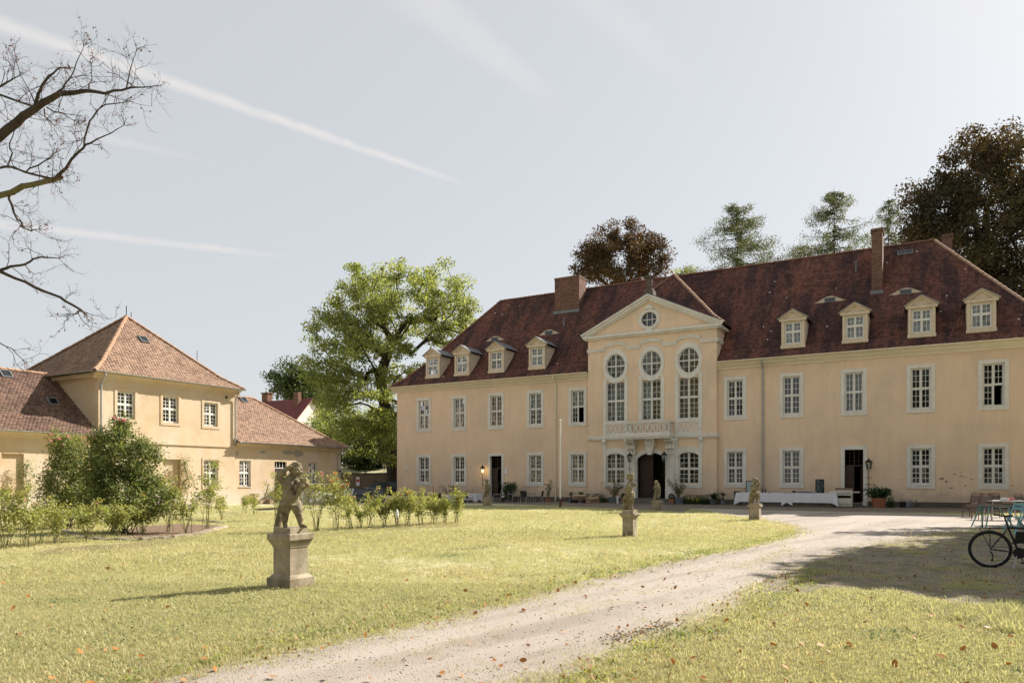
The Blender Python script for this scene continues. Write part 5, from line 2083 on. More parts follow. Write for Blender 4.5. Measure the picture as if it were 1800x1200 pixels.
def bare_tree():
    rng = np.random.default_rng(77)
    root = thing('bare_tree', 'nearly leafless tree at the left edge reaching mossy branches into the sky', 'tree', (-13.2, 13.0, 0))
    base = np.array([-13.2, 13.0, 0])
    P, Q, rp, rq = [], [], [], []
    mP, mQ, mrp, mrq = [], [], [], []
    leaves = []
    k_ = 13.0 / FOC

    def add(a, b, r0, r1, moss=False):
        A = (mP, mQ, mrp, mrq) if moss else (P, Q, rp, rq)
        A[0].append(a - base); A[1].append(b - base); A[2].append(r0); A[3].append(r1)

    def twig(p, d, L, r, depth):
        n = 4
        prev = p
        for i in range(n):
            d = d + rng.normal(0, .28, 3) + np.array([0, 0, .05])
            d /= np.linalg.norm(d)
            q = prev + d * L / n
            add(prev, q, r * (1 - .75 * i / n), r * (1 - .75 * (i + 1) / n))
            if depth > 0 and rng.random() < .95:
                s_ = d + rng.normal(0, .75, 3)
                twig(q, s_ / np.linalg.norm(s_), L * rng.uniform(.35, .65), r * .55, depth - 1)
            if depth <= 1 and rng.random() < .045:
                leaves.append(q - base + rng.normal(0, .02, (rng.integers(1, 4), 3)))
            prev = q

    def limb(pts, y0, y1, moss=False, tw=1.0, up=.3):
        n = len(pts)
        X = []
        for i, (px, py, r) in enumerate(pts):
            y = y0 + (y1 - y0) * i / max(1, n - 1)
            X.append((np.array(W(px, py, y)), max(.004, r * .68 * y / FOC)))
        # finer wavy path
        fine = []
        for (a, ra), (b, rb) in zip(X, X[1:]):
            m = max(2, int(np.linalg.norm(b - a) / .18))
            for j in range(m):
                t = j / m
                fine.append((a + (b - a) * t + rng.normal(0, .010, 3), ra + (rb - ra) * t))
        fine.append(X[-1])
        for (a, ra), (b, rb) in zip(fine, fine[1:]):
            add(a, b, ra, rb, moss)
            if rng.random() < .62 * tw:
                d = (b - a) / np.linalg.norm(b - a)
                s_ = rng.normal(0, 1, 3) + d * .8 + np.array([0, 0, up])
                s_ -= d * .2
                twig(b, s_ / np.linalg.norm(s_), rng.uniform(.25, .75), min(.006, rb * .5) + .001, 2)
        a, ra = fine[-1]
        d = fine[-1][0] - fine[-2][0]
        for _ in range(4):
            s_ = d / np.linalg.norm(d) + rng.normal(0, .5, 3)
            twig(a, s_ / np.linalg.norm(s_), rng.uniform(.12, .35), .004, 2)

    T = (-262, 300)
    tr = [(-13.2, 13, -.2), (-13.1, 13, 2), (-13.0, 12.9, 4.5), (-12.9, 12.9, 7), (-12.6, 12.8, 9.5)]
    for i, (a, b) in enumerate(zip(tr, tr[1:])):
        add(np.array(a, float), np.array(b, float), .34 - .045 * i, .295 - .045 * i)
    limb([(-300, 420, 17), (-140, 330, 15), (-60, 275, 13), (0, 240, 11.5), (40, 205, 10), (75, 182, 8.5), (105, 166, 7), (150, 160, 4.8), (185, 162, 3.6), (215, 160, 2.8), (240, 153, 2), (275, 151, 1)], 13, 12.0)
    limb([(60, 190, 4.6), (68, 165, 4), (85, 135, 3), (100, 122, 2), (113, 119, 1)], 12.6, 12.2)
    limb([(103, 163, 2.2), (115, 148, 2), (128, 125, 1.5), (140, 98, 1), (147, 82, .6)], 12.3, 12.0, tw=.5)
    limb([(-60, 130, 4), (0, 165, 3), (20, 175, 3), (45, 183, 2.5), (60, 187, 2.5)], 13.2, 12.6)
    limb([(-40, 165, 3.5), (0, 152, 2.6), (18, 140, 2), (33, 134, 1.2)], 13.4, 13.2)
    limb([(222, 155, 2), (228, 125, 1.3), (240, 90, .8)], 12.1, 11.9, tw=.6)
    limb([(155, 160, 1.5), (162, 140, 1.2), (160, 115, .8)], 12.2, 12.3, tw=.6)
    limb([(62, 180, 1.6), (45, 150, 1.2), (30, 112, .7)], 12.5, 12.4, tw=.6)
    limb([(82, 188, 2), (95, 197, 1.8), (110, 200, 1.4), (130, 212, 1)], 12.4, 12.2)
    limb([(78, 192, 1.8), (80, 205, 1.5), (95, 220, 1)], 12.5, 12.4)
    limb([(-300, 470, 14), (-140, 395, 11), (-60, 362, 9), (0, 342, 7.6), (40, 328, 7.2), (75, 320, 6.6), (106, 312, 5.6)], 13, 12.6, True, .35)
    limb([(100, 312, 4), (115, 295, 3.6), (140, 268, 3.2), (150, 255, 2.6), (170, 245, 1.8), (195, 235, 1.3), (219, 220, .8)], 12.6, 12.1)
    limb([(148, 258, 2.5), (150, 240, 2.4), (156, 215, 2.2), (170, 195, 2), (185, 182, 1.6), (215, 181, .9)], 12.3, 12.6)
    limb([(-60, 300, 4), (0, 295, 3), (25, 293, 3), (50, 306, 3), (92, 314, 2.6)], 12.9, 12.6)
    limb([(45, 303, 2), (65, 290, 1.8), (90, 278, 1.3)], 12.7, 12.5)
    limb([(12, 290, 2), (20, 270, 1.8), (18, 250, 1.4), (26, 228, 1)], 12.8, 12.7)
    limb([(15, 340, 3), (20, 360, 3), (30, 385, 2.5), (40, 392, 2.2), (36, 398, 2.2), (52, 405, 1.6), (68, 403, 1)], 12.8, 12.5)
    limb([(-260, 400, 9), (-120, 440, 7), (-50, 460, 6), (0, 477, 4.8), (30, 490, 4), (60, 505, 4), (95, 517, 3.6), (115, 528, 3.4), (140, 543, 3), (150, 552, 2.4)], 13, 12.4, False, .25)
    limb([(0, 475, 4), (20, 468, 3.2), (45, 466, 2.8), (60, 455, 2.2), (80, 452, 2), (103, 454, 1)], 12.9, 12.6)
    limb([(150, 550, 2.4), (140, 546, 2), (132, 552, 1.4)], 12.4, 12.3, tw=1.5)
    limb([(-120, 560, 3), (-30, 590, 2), (0, 602, 1.5), (20, 612, 1.2), (40, 632, .8)], 13, 12.8, tw=.7, up=-.4)
    link('trunk', edges_mesh('trunk', P, Q, rp, rq, M['bark'], 6), root)
    link('mossy_branch', edges_mesh('mossy_branch', mP, mQ, mrp, mrq, M['moss_bark'], 8), root)
    link('withered_leaf', leaf_mesh('withered_leaf', np.concatenate(leaves), .034, M['bud'], rng, .0, .6), root)['kind'] = 'stuff'


bare_tree()

# ------------------------------------------------------------------ behind the yard: wall, bank, fence, house, cars
rw = thing('retaining_wall', 'low shaded rendered retaining wall behind the parked cars', 'wall', (0, 0, 0))
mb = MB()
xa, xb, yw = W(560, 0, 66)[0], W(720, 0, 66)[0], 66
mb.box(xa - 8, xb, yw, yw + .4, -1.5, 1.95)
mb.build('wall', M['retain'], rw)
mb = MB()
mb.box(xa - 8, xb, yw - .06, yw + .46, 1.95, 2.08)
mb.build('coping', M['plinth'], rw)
v = []
for (y, z) in ((66.4, 1.9), (69, 2.5), (73, 3.0), (80, 3.2), (120, 2)):
    v += [(-70, y, z), (-40, y, z), (-22, y, z), (-6, y, z), (20, y, z - .3)]
f = [(j * 5 + i, j * 5 + i + 1, (j + 1) * 5 + i + 1, (j + 1) * 5 + i) for j in range(4) for i in range(4)]
tag(link('grass_bank', raw_mesh('grass_bank', v, f, M['lawn'], True)), kind='structure')
fn = thing('rail_fence', 'dark two rail fence on the grass bank behind the yard', 'fence', (0, 73, 3.0))
for i in range(10):
    mb = MB()
    x = -21 + i * 1.7
    mb.box(x - .05, x + .05, -.05, .05, -.3, 1.05)
    mb.build('post', M['rust'], fn)
for z in (.45, .95):
    mb = MB()
    mb.box(-22, -4, -.03, .03, z - .04, z + .04)
    mb.build('rail', M['rust'], fn)
sg = thing('notice_board', 'small red and white parking notice on the shaded retaining wall', 'sign', (W(629, 0, 65.9)[0], 65.93, 1.35))
mb = MB()
mb.box(-.15, .15, -.015, .015, -.45, .35)
mb.build('board', M['paper'], sg)
mb = MB()
mb.box(-.12, .12, -.02, -.016, -.08, .16)
mb.build('red_panel', M['red'], sg)

ho = thing('village_house', 'white gabled house with maroon roof behind the outbuilding wing', 'house', (*W(547, 0, 86)[:2], 0), math.atan2(.4968, -.8679))
# local x runs away along the ridge (to the upper left), y across
hx, hwid, hr, he = 11.0, 4.6, EYE + 141 / FOC * 86, 6.2
mb = MB()
for (x) in (0, hx):
    mb.quad((x, -hwid, -1), (x, hwid, -1), (x, hwid, he), (x, 0, hr - .1), (x, -hwid, he))
for y in (-hwid, hwid):
    mb.quad((0, y, -1), (hx, y, -1), (hx, y, he), (0, y, he))
mb.build('wall', M['housewhite'], ho)
mb = MB()
for s_ in (-1, 1):
    for dz in (0, -.14):
        mb.quad((-.3, 0, hr + dz), (hx + .3, 0, hr + dz), (hx + .3, s_ * (hwid + .5), he - .45 + dz), (-.3, s_ * (hwid + .5), he - .45 + dz))
    mb.quad((-.3, 0, hr), (-.3, 0, hr - .14), (-.3, s_ * (hwid + .5), he - .59), (-.3, s_ * (hwid + .5), he - .45))
    mb.quad((-.3, s_ * (hwid + .5), he - .59), (-.3, s_ * (hwid + .5), he - .45), (hx + .3, s_ * (hwid + .5), he - .45), (hx + .3, s_ * (hwid + .5), he - .59))
rf = mb.build('roof', M['maroon'], ho)
mb = MB()
mb.box(7.6, 8.6, -1.0, -.2, hr - 1, hr + 1.0)
mb.box(7.5, 8.7, -1.1, -.1, hr + 1.0, hr + 1.12)
mb.build('chimney', M['brick'], rf)
mb = MB()
mb.box(1.2, 1.9, .4, .9, hr - 1, hr + .7)
mb.build('chimney', M['brick'], rf)
mb = MB()
mb.plate([(0, 0), (.9, 0), (.9, 1.3), (0, 1.3)], [], -.03, .02)
wq = mb.build('window', M['carglass'], ho)
wq.rotation_euler = (0, 0, R(90))
wq.location = (-.02, -2.3, 6.2)


def car(name, label, loc, rz, paint, L=4.5, Wd=1.78):
    c = thing(name, label, 'car', loc, rz, 'estate cars parked by the retaining wall')
    h = Wd / 2
    # stations along x: (x, z_bottom, z_belt, z_roof(None), half width, roof half)
    side_low = [(-2.25, .38, .72), (-2.2, .28, .92), (-1.6, .22, .96), (0, .2, .93), (1.0, .22, .90), (1.9, .26, .76), (2.2, .34, .62), (2.25, .40, .55)]
    mb = MB()
    n = len(side_low)
    rings = []
    for (x, zb, zt) in side_low:
        k = h * (1 - .10 * (abs(x) / 2.25) ** 4)
        rings.append([(x, -k * .94, zb), (x, -k, zb + (zt - zb) * .4), (x, -k * .97, zt - .04), (x, -k * .86, zt), (x, k * .86, zt), (x, k * .97, zt - .04), (x, k, zb + (zt - zb) * .4), (x, k * .94, zb)])
    b = len(mb.v)
    for r in rings:
        mb.v += r
    for i in range(n - 1):
        for k in range(8):
            j = (k + 1) % 8
            mb.f.append((b + i * 8 + k, b + i * 8 + j, b + (i + 1) * 8 + j, b + (i + 1) * 8 + k))
    mb.f.append(tuple(b + k for k in range(8)))
    mb.f.append(tuple(b + (n - 1) * 8 + k for k in range(8)))
    # roof
    mb.taper(-1.95, .35, -.58, .58, 1.40, 1.46, -.05, -.05)
    for s_ in (-1, 1):
        for (p, q) in (((-2.18, .74, .94), (-1.93, .57, 1.42)), ((-1.05, .78, .94), (-.98, .60, 1.42)), ((.02, .78, .92), (-.05, .60, 1.42)), ((1.15, .74, .90), (.33, .57, 1.42))):
            mb.bar((p[0], s_ * p[1], p[2]), (q[0], s_ * q[1], q[2]), .07, .05)
    body = mb.build('body', M[paint], c)
    mb = MB()
    lo = [(-2.13, .72), (.0, .765), (1.08, .72)]
    hi = [(-1.90, .56), (-.02, .585), (.32, .55)]
    for s_ in (-1, 1):
        for i in range(2):
            mb.quad((lo[i][0], s_ * lo[i][1], .94), (lo[i + 1][0], s_ * lo[i + 1][1], .92), (hi[i + 1][0], s_ * hi[i + 1][1], 1.41), (hi[i][0], s_ * hi[i][1], 1.41))
    mb.quad((-2.14, -.70, .95), (-2.14, .70, .95), (-1.93, .55, 1.41), (-1.93, -.55, 1.41))
    mb.quad((1.10, -.70, .91), (1.10, .70, .91), (.34, .55, 1.41), (.34, -.55, 1.41))
    mb.build('window_glass', M['carglass'], c)
    for s_ in (-1, 1):
        mb = MB()
        mb.box(-2.262, -2.10, s_ * .72 - .13, s_ * .72 + .13, .70, .90)
        mb.build('tail_light', M['red'], c)
        mb = MB()
        mb.box(2.08, 2.21, s_ * .66 - .16, s_ * .66 + .16, .56, .68)
        mb.build('headlight', M['alloy'], c)
        for x in (-1.35, 1.38):
            mb = MB()
            mb.lathe([(.22, -.1), (.31, -.1), (.33, -.05), (.33, .05), (.31, .1), (.22, .1)], n=18)
            mb.xf(Matrix.Rotation(R(90), 4, 'X'))
            wl = mb.build('wheel', M['rubber'], c, loc=(x, s_ * .80, .33))
            mb = MB()
            mb.lathe([(.05, -.103), (.21, -.09), (.21, .09), (.05, .103)], n=14)
            mb.xf(Matrix.Rotation(R(90), 4, 'X'))
            mb.build('rim', M['alloy'], wl)
    mb = MB()
    mb.box(-2.275, -2.255, -.26, .26, .50, .61)
    mb.build('number_plate', M['paper'], c)
    return c


car('parked_car', 'dark blue estate car parked nearest the white swing frame', (W(624, 0, 59)[0], 59, -.66), R(118), 'carblue')
car('parked_car', 'grey estate car parked beside the dark tarpaulin', (W(652, 0, 60.5)[0], 60.5, -.62), R(112), 'cargrey')
mb = MB()
tx, ty = W(675, 0, 62)[0], 62
n = 22
for i in range(n + 1):
    for j in range(12):
        a = 2 * math.pi * i / n
        q = j / 11
        rr = 1.0 - .55 * q ** 3
        w = 1 + .10 * math.sin(7 * a + 2 * q) * (1 - q)
        mb.v.append((tx + 1.9 * rr * w * math.cos(a), ty + 1.2 * rr * w * math.sin(a), -.7 + 1.9 * (1 - (1 - q) ** 1.3) + .12 * math.sin(3 * a)))
for i in range(n):
    for j in range(11):
        mb.f.append((i * 12 + j, (i + 1) * 12 + j, (i + 1) * 12 + j + 1, i * 12 + j + 1))
mb.f.append(tuple(i * 12 + 11 for i in range(n)))
tag(mb.build('tarpaulin', M['tarp'], smooth=True), 'dark green tarpaulin draped over a heap beside the palace end', 'tarpaulin')
sw = thing('swing_frame', 'white tubular A-frame standing in front of the parked cars', 'frame', (*W(607, 0, 46)[:2], -.15), R(10))
for (x) in (0, -2.6):
    for s_ in (-1, 1):
        mb = MB()
        mb.tube([(x, 0, 1.38), (x + .0, s_ * .35, .0)], .028, 6)
        mb.tube([(x, 0, 1.38), (x + .12 * s_, s_ * .35, .0)], .02, 6)
        mb.build('leg', M['white'], sw)
mb = MB()
mb.tube([(-2.7, 0, 1.38), (.1, 0, 1.38)], .03, 8)
mb.build('bar', M['white'], sw)
mb = MB()
mb.bar((0, -.22, .5), (0, .22, .5), .03)
mb.build('brace', M['white'], sw)

# ------------------------------------------------------------------ statues
def solid(mb_, name, m, parent, voxel, noise=.0016, seed=1, smooth_it=1):
    me = mb_.mesh(name, m)
    o = link(name, me)
    md = o.modifiers.new('r', 'REMESH')
    md.mode = 'VOXEL'
    md.voxel_size = voxel
    sm = o.modifiers.new('s', 'SMOOTH')
    sm.factor = .5
    sm.iterations = smooth_it
    bpy.context.view_layer.update()
    dg = bpy.context.evaluated_depsgraph_get()
    nm = bpy.data.meshes.new_from_object(o.evaluated_get(dg))
    bpy.data.objects.remove(o)
    co = np.empty(len(nm.vertices) * 3, np.float32)
    nm.vertices.foreach_get('co', co)
    co = co.reshape(-1, 3)
    nr = np.empty(len(nm.vertices) * 3, np.float32)
    nm.vertex_normals.foreach_get('vector', nr)
    nr = nr.reshape(-1, 3)
    k = np.sin(co[:, 0:1] * 61 + 2 * seed) * np.sin(co[:, 1:2] * 53 + seed) * np.sin(co[:, 2:3] * 57) + .6 * np.sin(co[:, 0:1] * 123) * np.sin(co[:, 2:3] * 131 + seed)
    co += nr * k * noise
    nm.vertices.foreach_set('co', co.ravel())
    nm.name = name
    nm.materials.clear()
    nm.materials.append(m)
    nm.polygons.foreach_set('use_smooth', np.ones(len(nm.polygons), bool))
    nm.update()
    return link(name, nm, parent)


def cap(mb_, p, r0, q, r1, n=10):
    p, q = Vector(p), Vector(q)
    m = 4
    mb_.tube([p + (q - p) * i / m for i in range(m + 1)], [r0 + (r1 - r0) * i / m for i in range(m + 1)], n)
    mb_.ball(p, r0, 10, 7)
    mb_.ball(q, r1, 10, 7)


def chain(mb_, pts):
    for (p, r0), (q, r1) in zip(pts, pts[1:]):
        cap(mb_, p, r0, q, r1)


def pedestal(parent, prof, m):
    """stacked square courses: (half width, z0, z1, flare)"""
    names = {'base': 'base', 'die': 'die', 'cap': 'cap', 'plinth': 'plinth'}
    for (nm, parts) in prof:
        mb = MB()
        for (h, z0, z1, fl) in parts:
            mb.taper(-h, h, -h, h, z0, z1, fl, fl)
        mb.build(names[nm], m, parent)


def face(mb_, c, r, d):
    """brow, nose, cheeks, chin looking along d"""
    c = Vector(c)
    d = Vector(d).normalized()
    s_ = d.cross(Vector((0, 0, 1))).normalized()
    up = s_.cross(d)
    mb_.ball(c + d * r * .98 - up * r * .12, r * .20, 8, 6)
    for k in (-1, 1):
        mb_.ball(c + d * r * .72 + s_ * r * .42 * k - up * r * .32, r * .36, 8, 6)
        mb_.ball(c + d * r * .82 + s_ * r * .36 * k + up * r * .22, (r * .26, r * .2, r * .12), 8, 6)
        mb_.ball(c + s_ * r * .96 * k - up * r * .05, r * .2, 8, 6)
    mb_.ball(c + d * r * .74 - up * r * .78, r * .28, 8, 6)
    mb_.ball(c + d * r * .92 - up * r * .50, (r * .2, r * .2, r * .1), 8, 6)


def curls(mb_, c, r, d, seed, cover=.2):
    rr = random.Random(seed)
    d = Vector(d).normalized()
    for _ in range(70):
        v = Vector((rr.gauss(0, 1), rr.gauss(0, 1), rr.gauss(.2, 1))).normalized()
        if v.dot(d) > cover and v.z < .55 or v.z < -.55:
            continue
        mb_.ball(Vector(c) + v * r * 1.0, r * rr.uniform(.2, .3), 7, 5)


def hand(mb_, c, d, r):
    c, d = Vector(c), Vector(d).normalized()
    s_ = d.cross(Vector((0, .3, 1))).normalized()
    mb_.ball(c, (r, r * .8, r), 8, 6)
    for i in range(4):
        k = (i - 1.5) * .5
        a = c + s_ * r * k + d * r * .6
        b = a + d * r * (1.0 if i in (1, 2) else .75) + Vector((0, 0, -.2 * r))
        cap(mb_, a, r * .27, b, r * .22, 6)
    cap(mb_, c + s_ * r * .9, r * .28, c + s_ * r * 1.25 + d * r * .8, r * .22, 6)


def drape(mb_, pts, r, n=6):
    for i in range(len(pts) - 1):
        cap(mb_, pts[i], r * (1 + .25 * math.sin(i * 2.1)), pts[i + 1], r * (1 + .25 * math.sin(i * 2.1 + 2)), 8)


def statue(label, px, py, seed, fig, prof, voxel=.012, m='stone', m2='stone2', z0=None, y=None):
    yy = EYE * FOC / (py - 840) if y is None else y
    x = (px - 900) / FOC * yy
    root = thing('putto_statue', label, 'statue', (x, yy, 0), PANG, 'stone putti around the lawn')
    pedestal(root, prof, M[m2])
    mb = MB()
    zf = prof[-1][1][-1][2]
    fig(mb)
    yaw = -PANG + math.atan2(-x, yy)
    mb.xf(Matrix.Translation(Vector((0, 0, zf))) @ Matrix.Rotation(yaw, 4, 'Z'))
    solid(mb, 'figure', M[m], root, voxel, seed=seed)
    return root


# figure space: x right in the picture, y away from the viewer, z up
def fig_near(b):
    # chubby child: hips swung to the left, chest turned, head bent to the right
    chain(b, [((-.01, .0, .36), .108), ((.0, -.015, .44), .122), ((-.02, -.005, .54), .108), ((-.03, .0, .62), .102), ((-.01, .0, .69), .075), ((.035, .0, .745), .052)])
    b.ball((.01, -.075, .43), (.085, .07, .075))
    for s_ in (-1, 1):
        b.ball((-.03 + .055 * s_, -.078, .60), (.05, .042, .04))
        b.ball((-.01 + .07 * s_, .055, .34), (.085, .085, .08))
    chain(b, [((-.10, .0, .655), .056), ((.075, .0, .665), .056)])
    hc = Vector((.082, -.02, .838))
    b.ball(hc, (.088, .090, .096), 16, 12)
    face(b, hc, .090, (.55, -.82, -.16))
    curls(b, hc + Vector((-.008, .012, .014)), .089, (.55, -.82, -.1), 3, .05)
    # raised arm: elbow out to the left, hand laid on the brow
    chain(b, [((-.105, 0, .66), .052), ((-.150, -.02, .715), .048), ((-.165, -.03, .748), .044)])
    chain(b, [((-.165, -.03, .748), .044), ((-.10, -.055, .815), .038), ((-.035, -.075, .862), .031)])
    hand(b, (-.005, -.085, .878), (1, -.1, .05), .034)
    # other arm bent before the breast, carrying a horn of flowers
    chain(b, [((.085, 0, .65), .050), ((.125, -.03, .565), .046), ((.125, -.05, .53), .042), ((.075, -.12, .555), .036), ((.09, -.145, .60), .030)])
    hand(b, (.10, -.15, .615), (.6, -.2, .6), .032)
    chain(b, [((.075, -.13, .43), .02), ((.11, -.14, .50), .036), ((.145, -.135, .57), .052), ((.17, -.125, .61), .062)])
    rr = random.Random(4)
    for _ in range(36):
        b.ball((.175 + rr.gauss(0, .036), -.13 + rr.gauss(0, .03), .645 + rr.gauss(0, .034)), rr.uniform(.020, .031), 8, 6)
    b.ball((.235, -.12, .61), (.032, .035, .035))
    b.ball((.225, -.11, .67), (.028, .03, .03))
    # legs apart, the right foot over the edge
    chain(b, [((-.065, .0, .33), .092), ((-.082, -.02, .245), .078), ((-.078, -.03, .19), .058), ((-.085, .0, .125), .055), ((-.078, .01, .06), .038), ((-.078, .0, .03), .038)])
    b.ball((-.078, -.05, .195), (.045, .035, .035))
    chain(b, [((-.078, .0, .025), .034), ((-.07, -.085, .016), .028)])
    chain(b, [((.065, .0, .33), .090), ((.10, -.03, .245), .076), ((.112, -.045, .19), .057), ((.130, -.02, .125), .053), ((.137, -.02, .065), .037), ((.14, -.02, .035), .036)])
    b.ball((.113, -.07, .195), (.044, .035, .035))
    chain(b, [((.14, -.02, .03), .034), ((.185, -.075, .018), .030), ((.21, -.10, .010), .022)])
    # loincloth, tail of drapery and the stump behind
    drape(b, [(-.115, .03, .40), (-.06, -.095, .355), (.03, -.105, .325), (.11, -.05, .345), (.12, .04, .37)], .022)
    drape(b, [(-.12, .07, .38), (-.15, .10, .28), (-.175, .11, .16), (-.20, .10, .04)], .03)
    chain(b, [((-.15, .12, .26), .035), ((-.165, .12, .12), .05), ((-.18, .11, .0), .062)])


def fig_flute(b):
    chain(b, [((0, 0, .42), .10), ((-.01, .01, .50), .102), ((-.01, 0, .62), .105), ((0, -.0, .70), .085), ((.01, 0, .77), .048)])
    hc = Vector((.02, 0, .885))
    b.ball(hc, (.085, .083, .092), 14, 10)
    face(b, hc, .085, (1, -.35, -.1))
    b.lathe([(.088, .03), (.108, .07), (.11, .10), (.09, .115)], (hc.x - .005, hc.y, hc.z - .005), 14)
    curls(b, hc + Vector((-.01, .01, -.01)), .084, (1, -.3, 0), 6)
    for (dy) in (-.09, .09):
        chain(b, [((-.03, dy * 1.1, .70), .048), ((-.01, dy * 1.35, .57), .044), ((.09, dy * .8, .65), .036), ((.135, dy * .3, .69), .030)])
        hand(b, (.145, dy * .25, .695), (.7, 0, .4), .032)
    chain(b, [((.09, -.02, .76), .016), ((.18, -.04, .66), .02)])
    # short tunic with a flared hem and belt
    for i in range(12):
        a = 2 * math.pi * i / 12
        cap(b, (.085 * math.cos(a), .085 * math.sin(a), .46), .045, (.11 * math.cos(a), .11 * math.sin(a), .335), .034 + .008 * (i % 2), 7)
    drape(b, [(-.10, -.03, .48), (0, -.11, .46), (.10, -.02, .48)], .02)
    chain(b, [((-.03, .03, .36), .085), ((-.035, .03, .24), .070), ((-.035, .04, .17), .056), ((-.045, .045, .07), .042), ((-.04, .04, .03), .038)])
    chain(b, [((-.04, .04, .025), .034), ((.03, .02, .016), .026)])
    chain(b, [((.035, -.04, .36), .082), ((.045, -.05, .24), .066), ((.04, -.05, .17), .054), ((.035, -.05, .07), .040), ((.045, -.05, .03), .036)])
    chain(b, [((.045, -.05, .025), .034), ((.115, -.07, .014), .026)])
    chain(b, [((-.145, .05, .0), .062), ((-.145, .05, .16), .055), ((-.13, .05, .30), .05)])
    b.ball((-.125, .05, .34), (.058, .055, .045))


def fig_bent(b):
    # leaning figure, cloak over one shoulder
    chain(b, [((.0, 0, .40), .105), ((-.02, 0, .52), .11), ((-.01, 0, .66), .10), ((-.03, -.02, .76), .07)])
    hc = Vector((-.06, -.05, .87))
    b.ball(hc, (.088, .085, .09), 14, 10)
    face(b, hc, .085, (-.5, -.8, -.4))
    curls(b, hc + Vector((.01, .02, .01)), .085, (-.5, -.8, -.3), 9)
    chain(b, [((.08, .0, .72), .05), ((.12, -.04, .60), .046), ((.03, -.12, .56), .036)])
    hand(b, (.015, -.125, .56), (-1, 0, 0), .032)
    chain(b, [((-.10, -.02, .70), .05), ((-.14, -.06, .58), .045), ((-.05, -.13, .64), .036)])
    hand(b, (-.04, -.13, .65), (.8, 0, .5), .032)
    drape(b, [(-.06, .06, .80), (.06, .05, .80), (.13, .03, .68), (.14, .04, .52), (.12, .05, .36), (.13, .05, .2)], .05)
    drape(b, [(-.12, -.02, .46), (-.02, -.11, .42), (.1, -.06, .36)], .034)
    for (x, d) in ((-.06, -.02), (.05, .03)):
        chain(b, [((x, d, .38), .09), ((x * 1.1, d - .03, .24), .075), ((x * 1.1, d - .03, .16), .058), ((x, d, .06), .042), ((x, d, .03), .04)])
        chain(b, [((x, d, .025), .034), ((x * 1.3, d - .08, .015), .027)])
    chain(b, [((-.12, .06, .0), .09), ((-.10, .06, .25), .07)])


def fig_hat(b):
    chain(b, [((0, 0, .38), .105), ((-.01, 0, .50), .115), ((-.01, 0, .64), .105), ((.0, 0, .74), .06)])
    hc = Vector((.02, -.02, .86))
    b.ball(hc, (.085, .085, .09), 14, 10)
    face(b, hc, .085, (.6, -.8, -.1))
    b.lathe([(.10, .03), (.115, .045), (.095, .07), (.06, .105), (.02, .115)], (hc.x - .01, hc.y + .01, hc.z), 14)
    curls(b, hc + Vector((-.01, .01, -.015)), .084, (.6, -.8, 0), 12)
    chain(b, [((.10, 0, .68), .05), ((.16, -.05, .70), .045), ((.14, -.09, .82), .036)])
    hand(b, (.125, -.09, .84), (-.3, 0, 1), .034)
    chain(b, [((-.11, 0, .67), .05), ((-.12, -.06, .55), .046), ((.02, -.14, .58), .038), ((.08, -.13, .62), .03)])
    hand(b, (.09, -.13, .62), (1, 0, .2), .034)
    chain(b, [((-.05, -.12, .5), .03), ((.06, -.15, .56), .06), ((.12, -.12, .64), .05)])
    drape(b, [(-.13, .02, .46), (-.03, -.11, .40), (.1, -.08, .38), (.15, .03, .42)], .04)
    drape(b, [(.13, .04, .44), (.15, .05, .3), (.14, .05, .12)], .035)
    chain(b, [((-.05, .0, .36), .095), ((-.06, -.03, .24), .08), ((-.055, -.03, .17), .06), ((-.06, 0, .06), .043), ((-.06, 0, .03), .04)])
    chain(b, [((-.06, 0, .025), .035), ((-.05, -.09, .015), .028)])
    chain(b, [((.06, .0, .36), .09), ((.085, -.04, .24), .075), ((.085, -.04, .17), .058), ((.09, 0, .06), .042), ((.09, 0, .03), .04)])
    chain(b, [((.09, 0, .025), .035), ((.12, -.08, .015), .028)])
    chain(b, [((-.15, .06, .0), .10), ((-.15, .06, .2), .08), ((-.13, .06, .34), .07)])


def fig_apes(b):
    chain(b, [((0, 0, .40), .10), ((.03, 0, .54), .10), ((.02, 0, .68), .095), ((-.02, -.01, .78), .055)])
    hc = Vector((-.05, -.02, .90))
    b.ball(hc, (.085, .085, .095), 14, 10)
    face(b, hc, .085, (-.9, -.4, -.1))
    curls(b, hc + Vector((.015, .01, .01)), .084, (-.9, -.3, 0), 15)
    chain(b, [((-.06, -.03, .74), .045), ((-.12, -.05, .60), .042), ((-.12, -.06, .42), .036), ((-.11, -.05, .34), .03)])
    hand(b, (-.11, -.05, .32), (0, 0, -1), .03)
    chain(b, [((.09, 0, .72), .05), ((.15, -.02, .60), .046), ((.13, -.06, .46), .036)])
    hand(b, (.12, -.06, .44), (-.6, -.3, -.6), .03)
    drape(b, [(.12, .02, .62), (.16, .02, .48), (.13, .0, .36), (.05, -.08, .36), (-.05, -.08, .38)], .045)
    chain(b, [((-.04, 0, .38), .085), ((-.06, -.02, .25), .07), ((-.06, -.02, .17), .055), ((-.07, 0, .05), .04)])
    chain(b, [((-.07, 0, .025), .034), ((-.11, -.07, .015), .026)])
    chain(b, [((.06, .02, .38), .09), ((.08, .0, .25), .072), ((.075, 0, .17), .056), ((.08, .02, .05), .04)])
    chain(b, [((.08, .02, .025), .034), ((.09, -.07, .015), .026)])
    chain(b, [((-.12, .06, 0), .10), ((-.12, .05, .24), .08)])


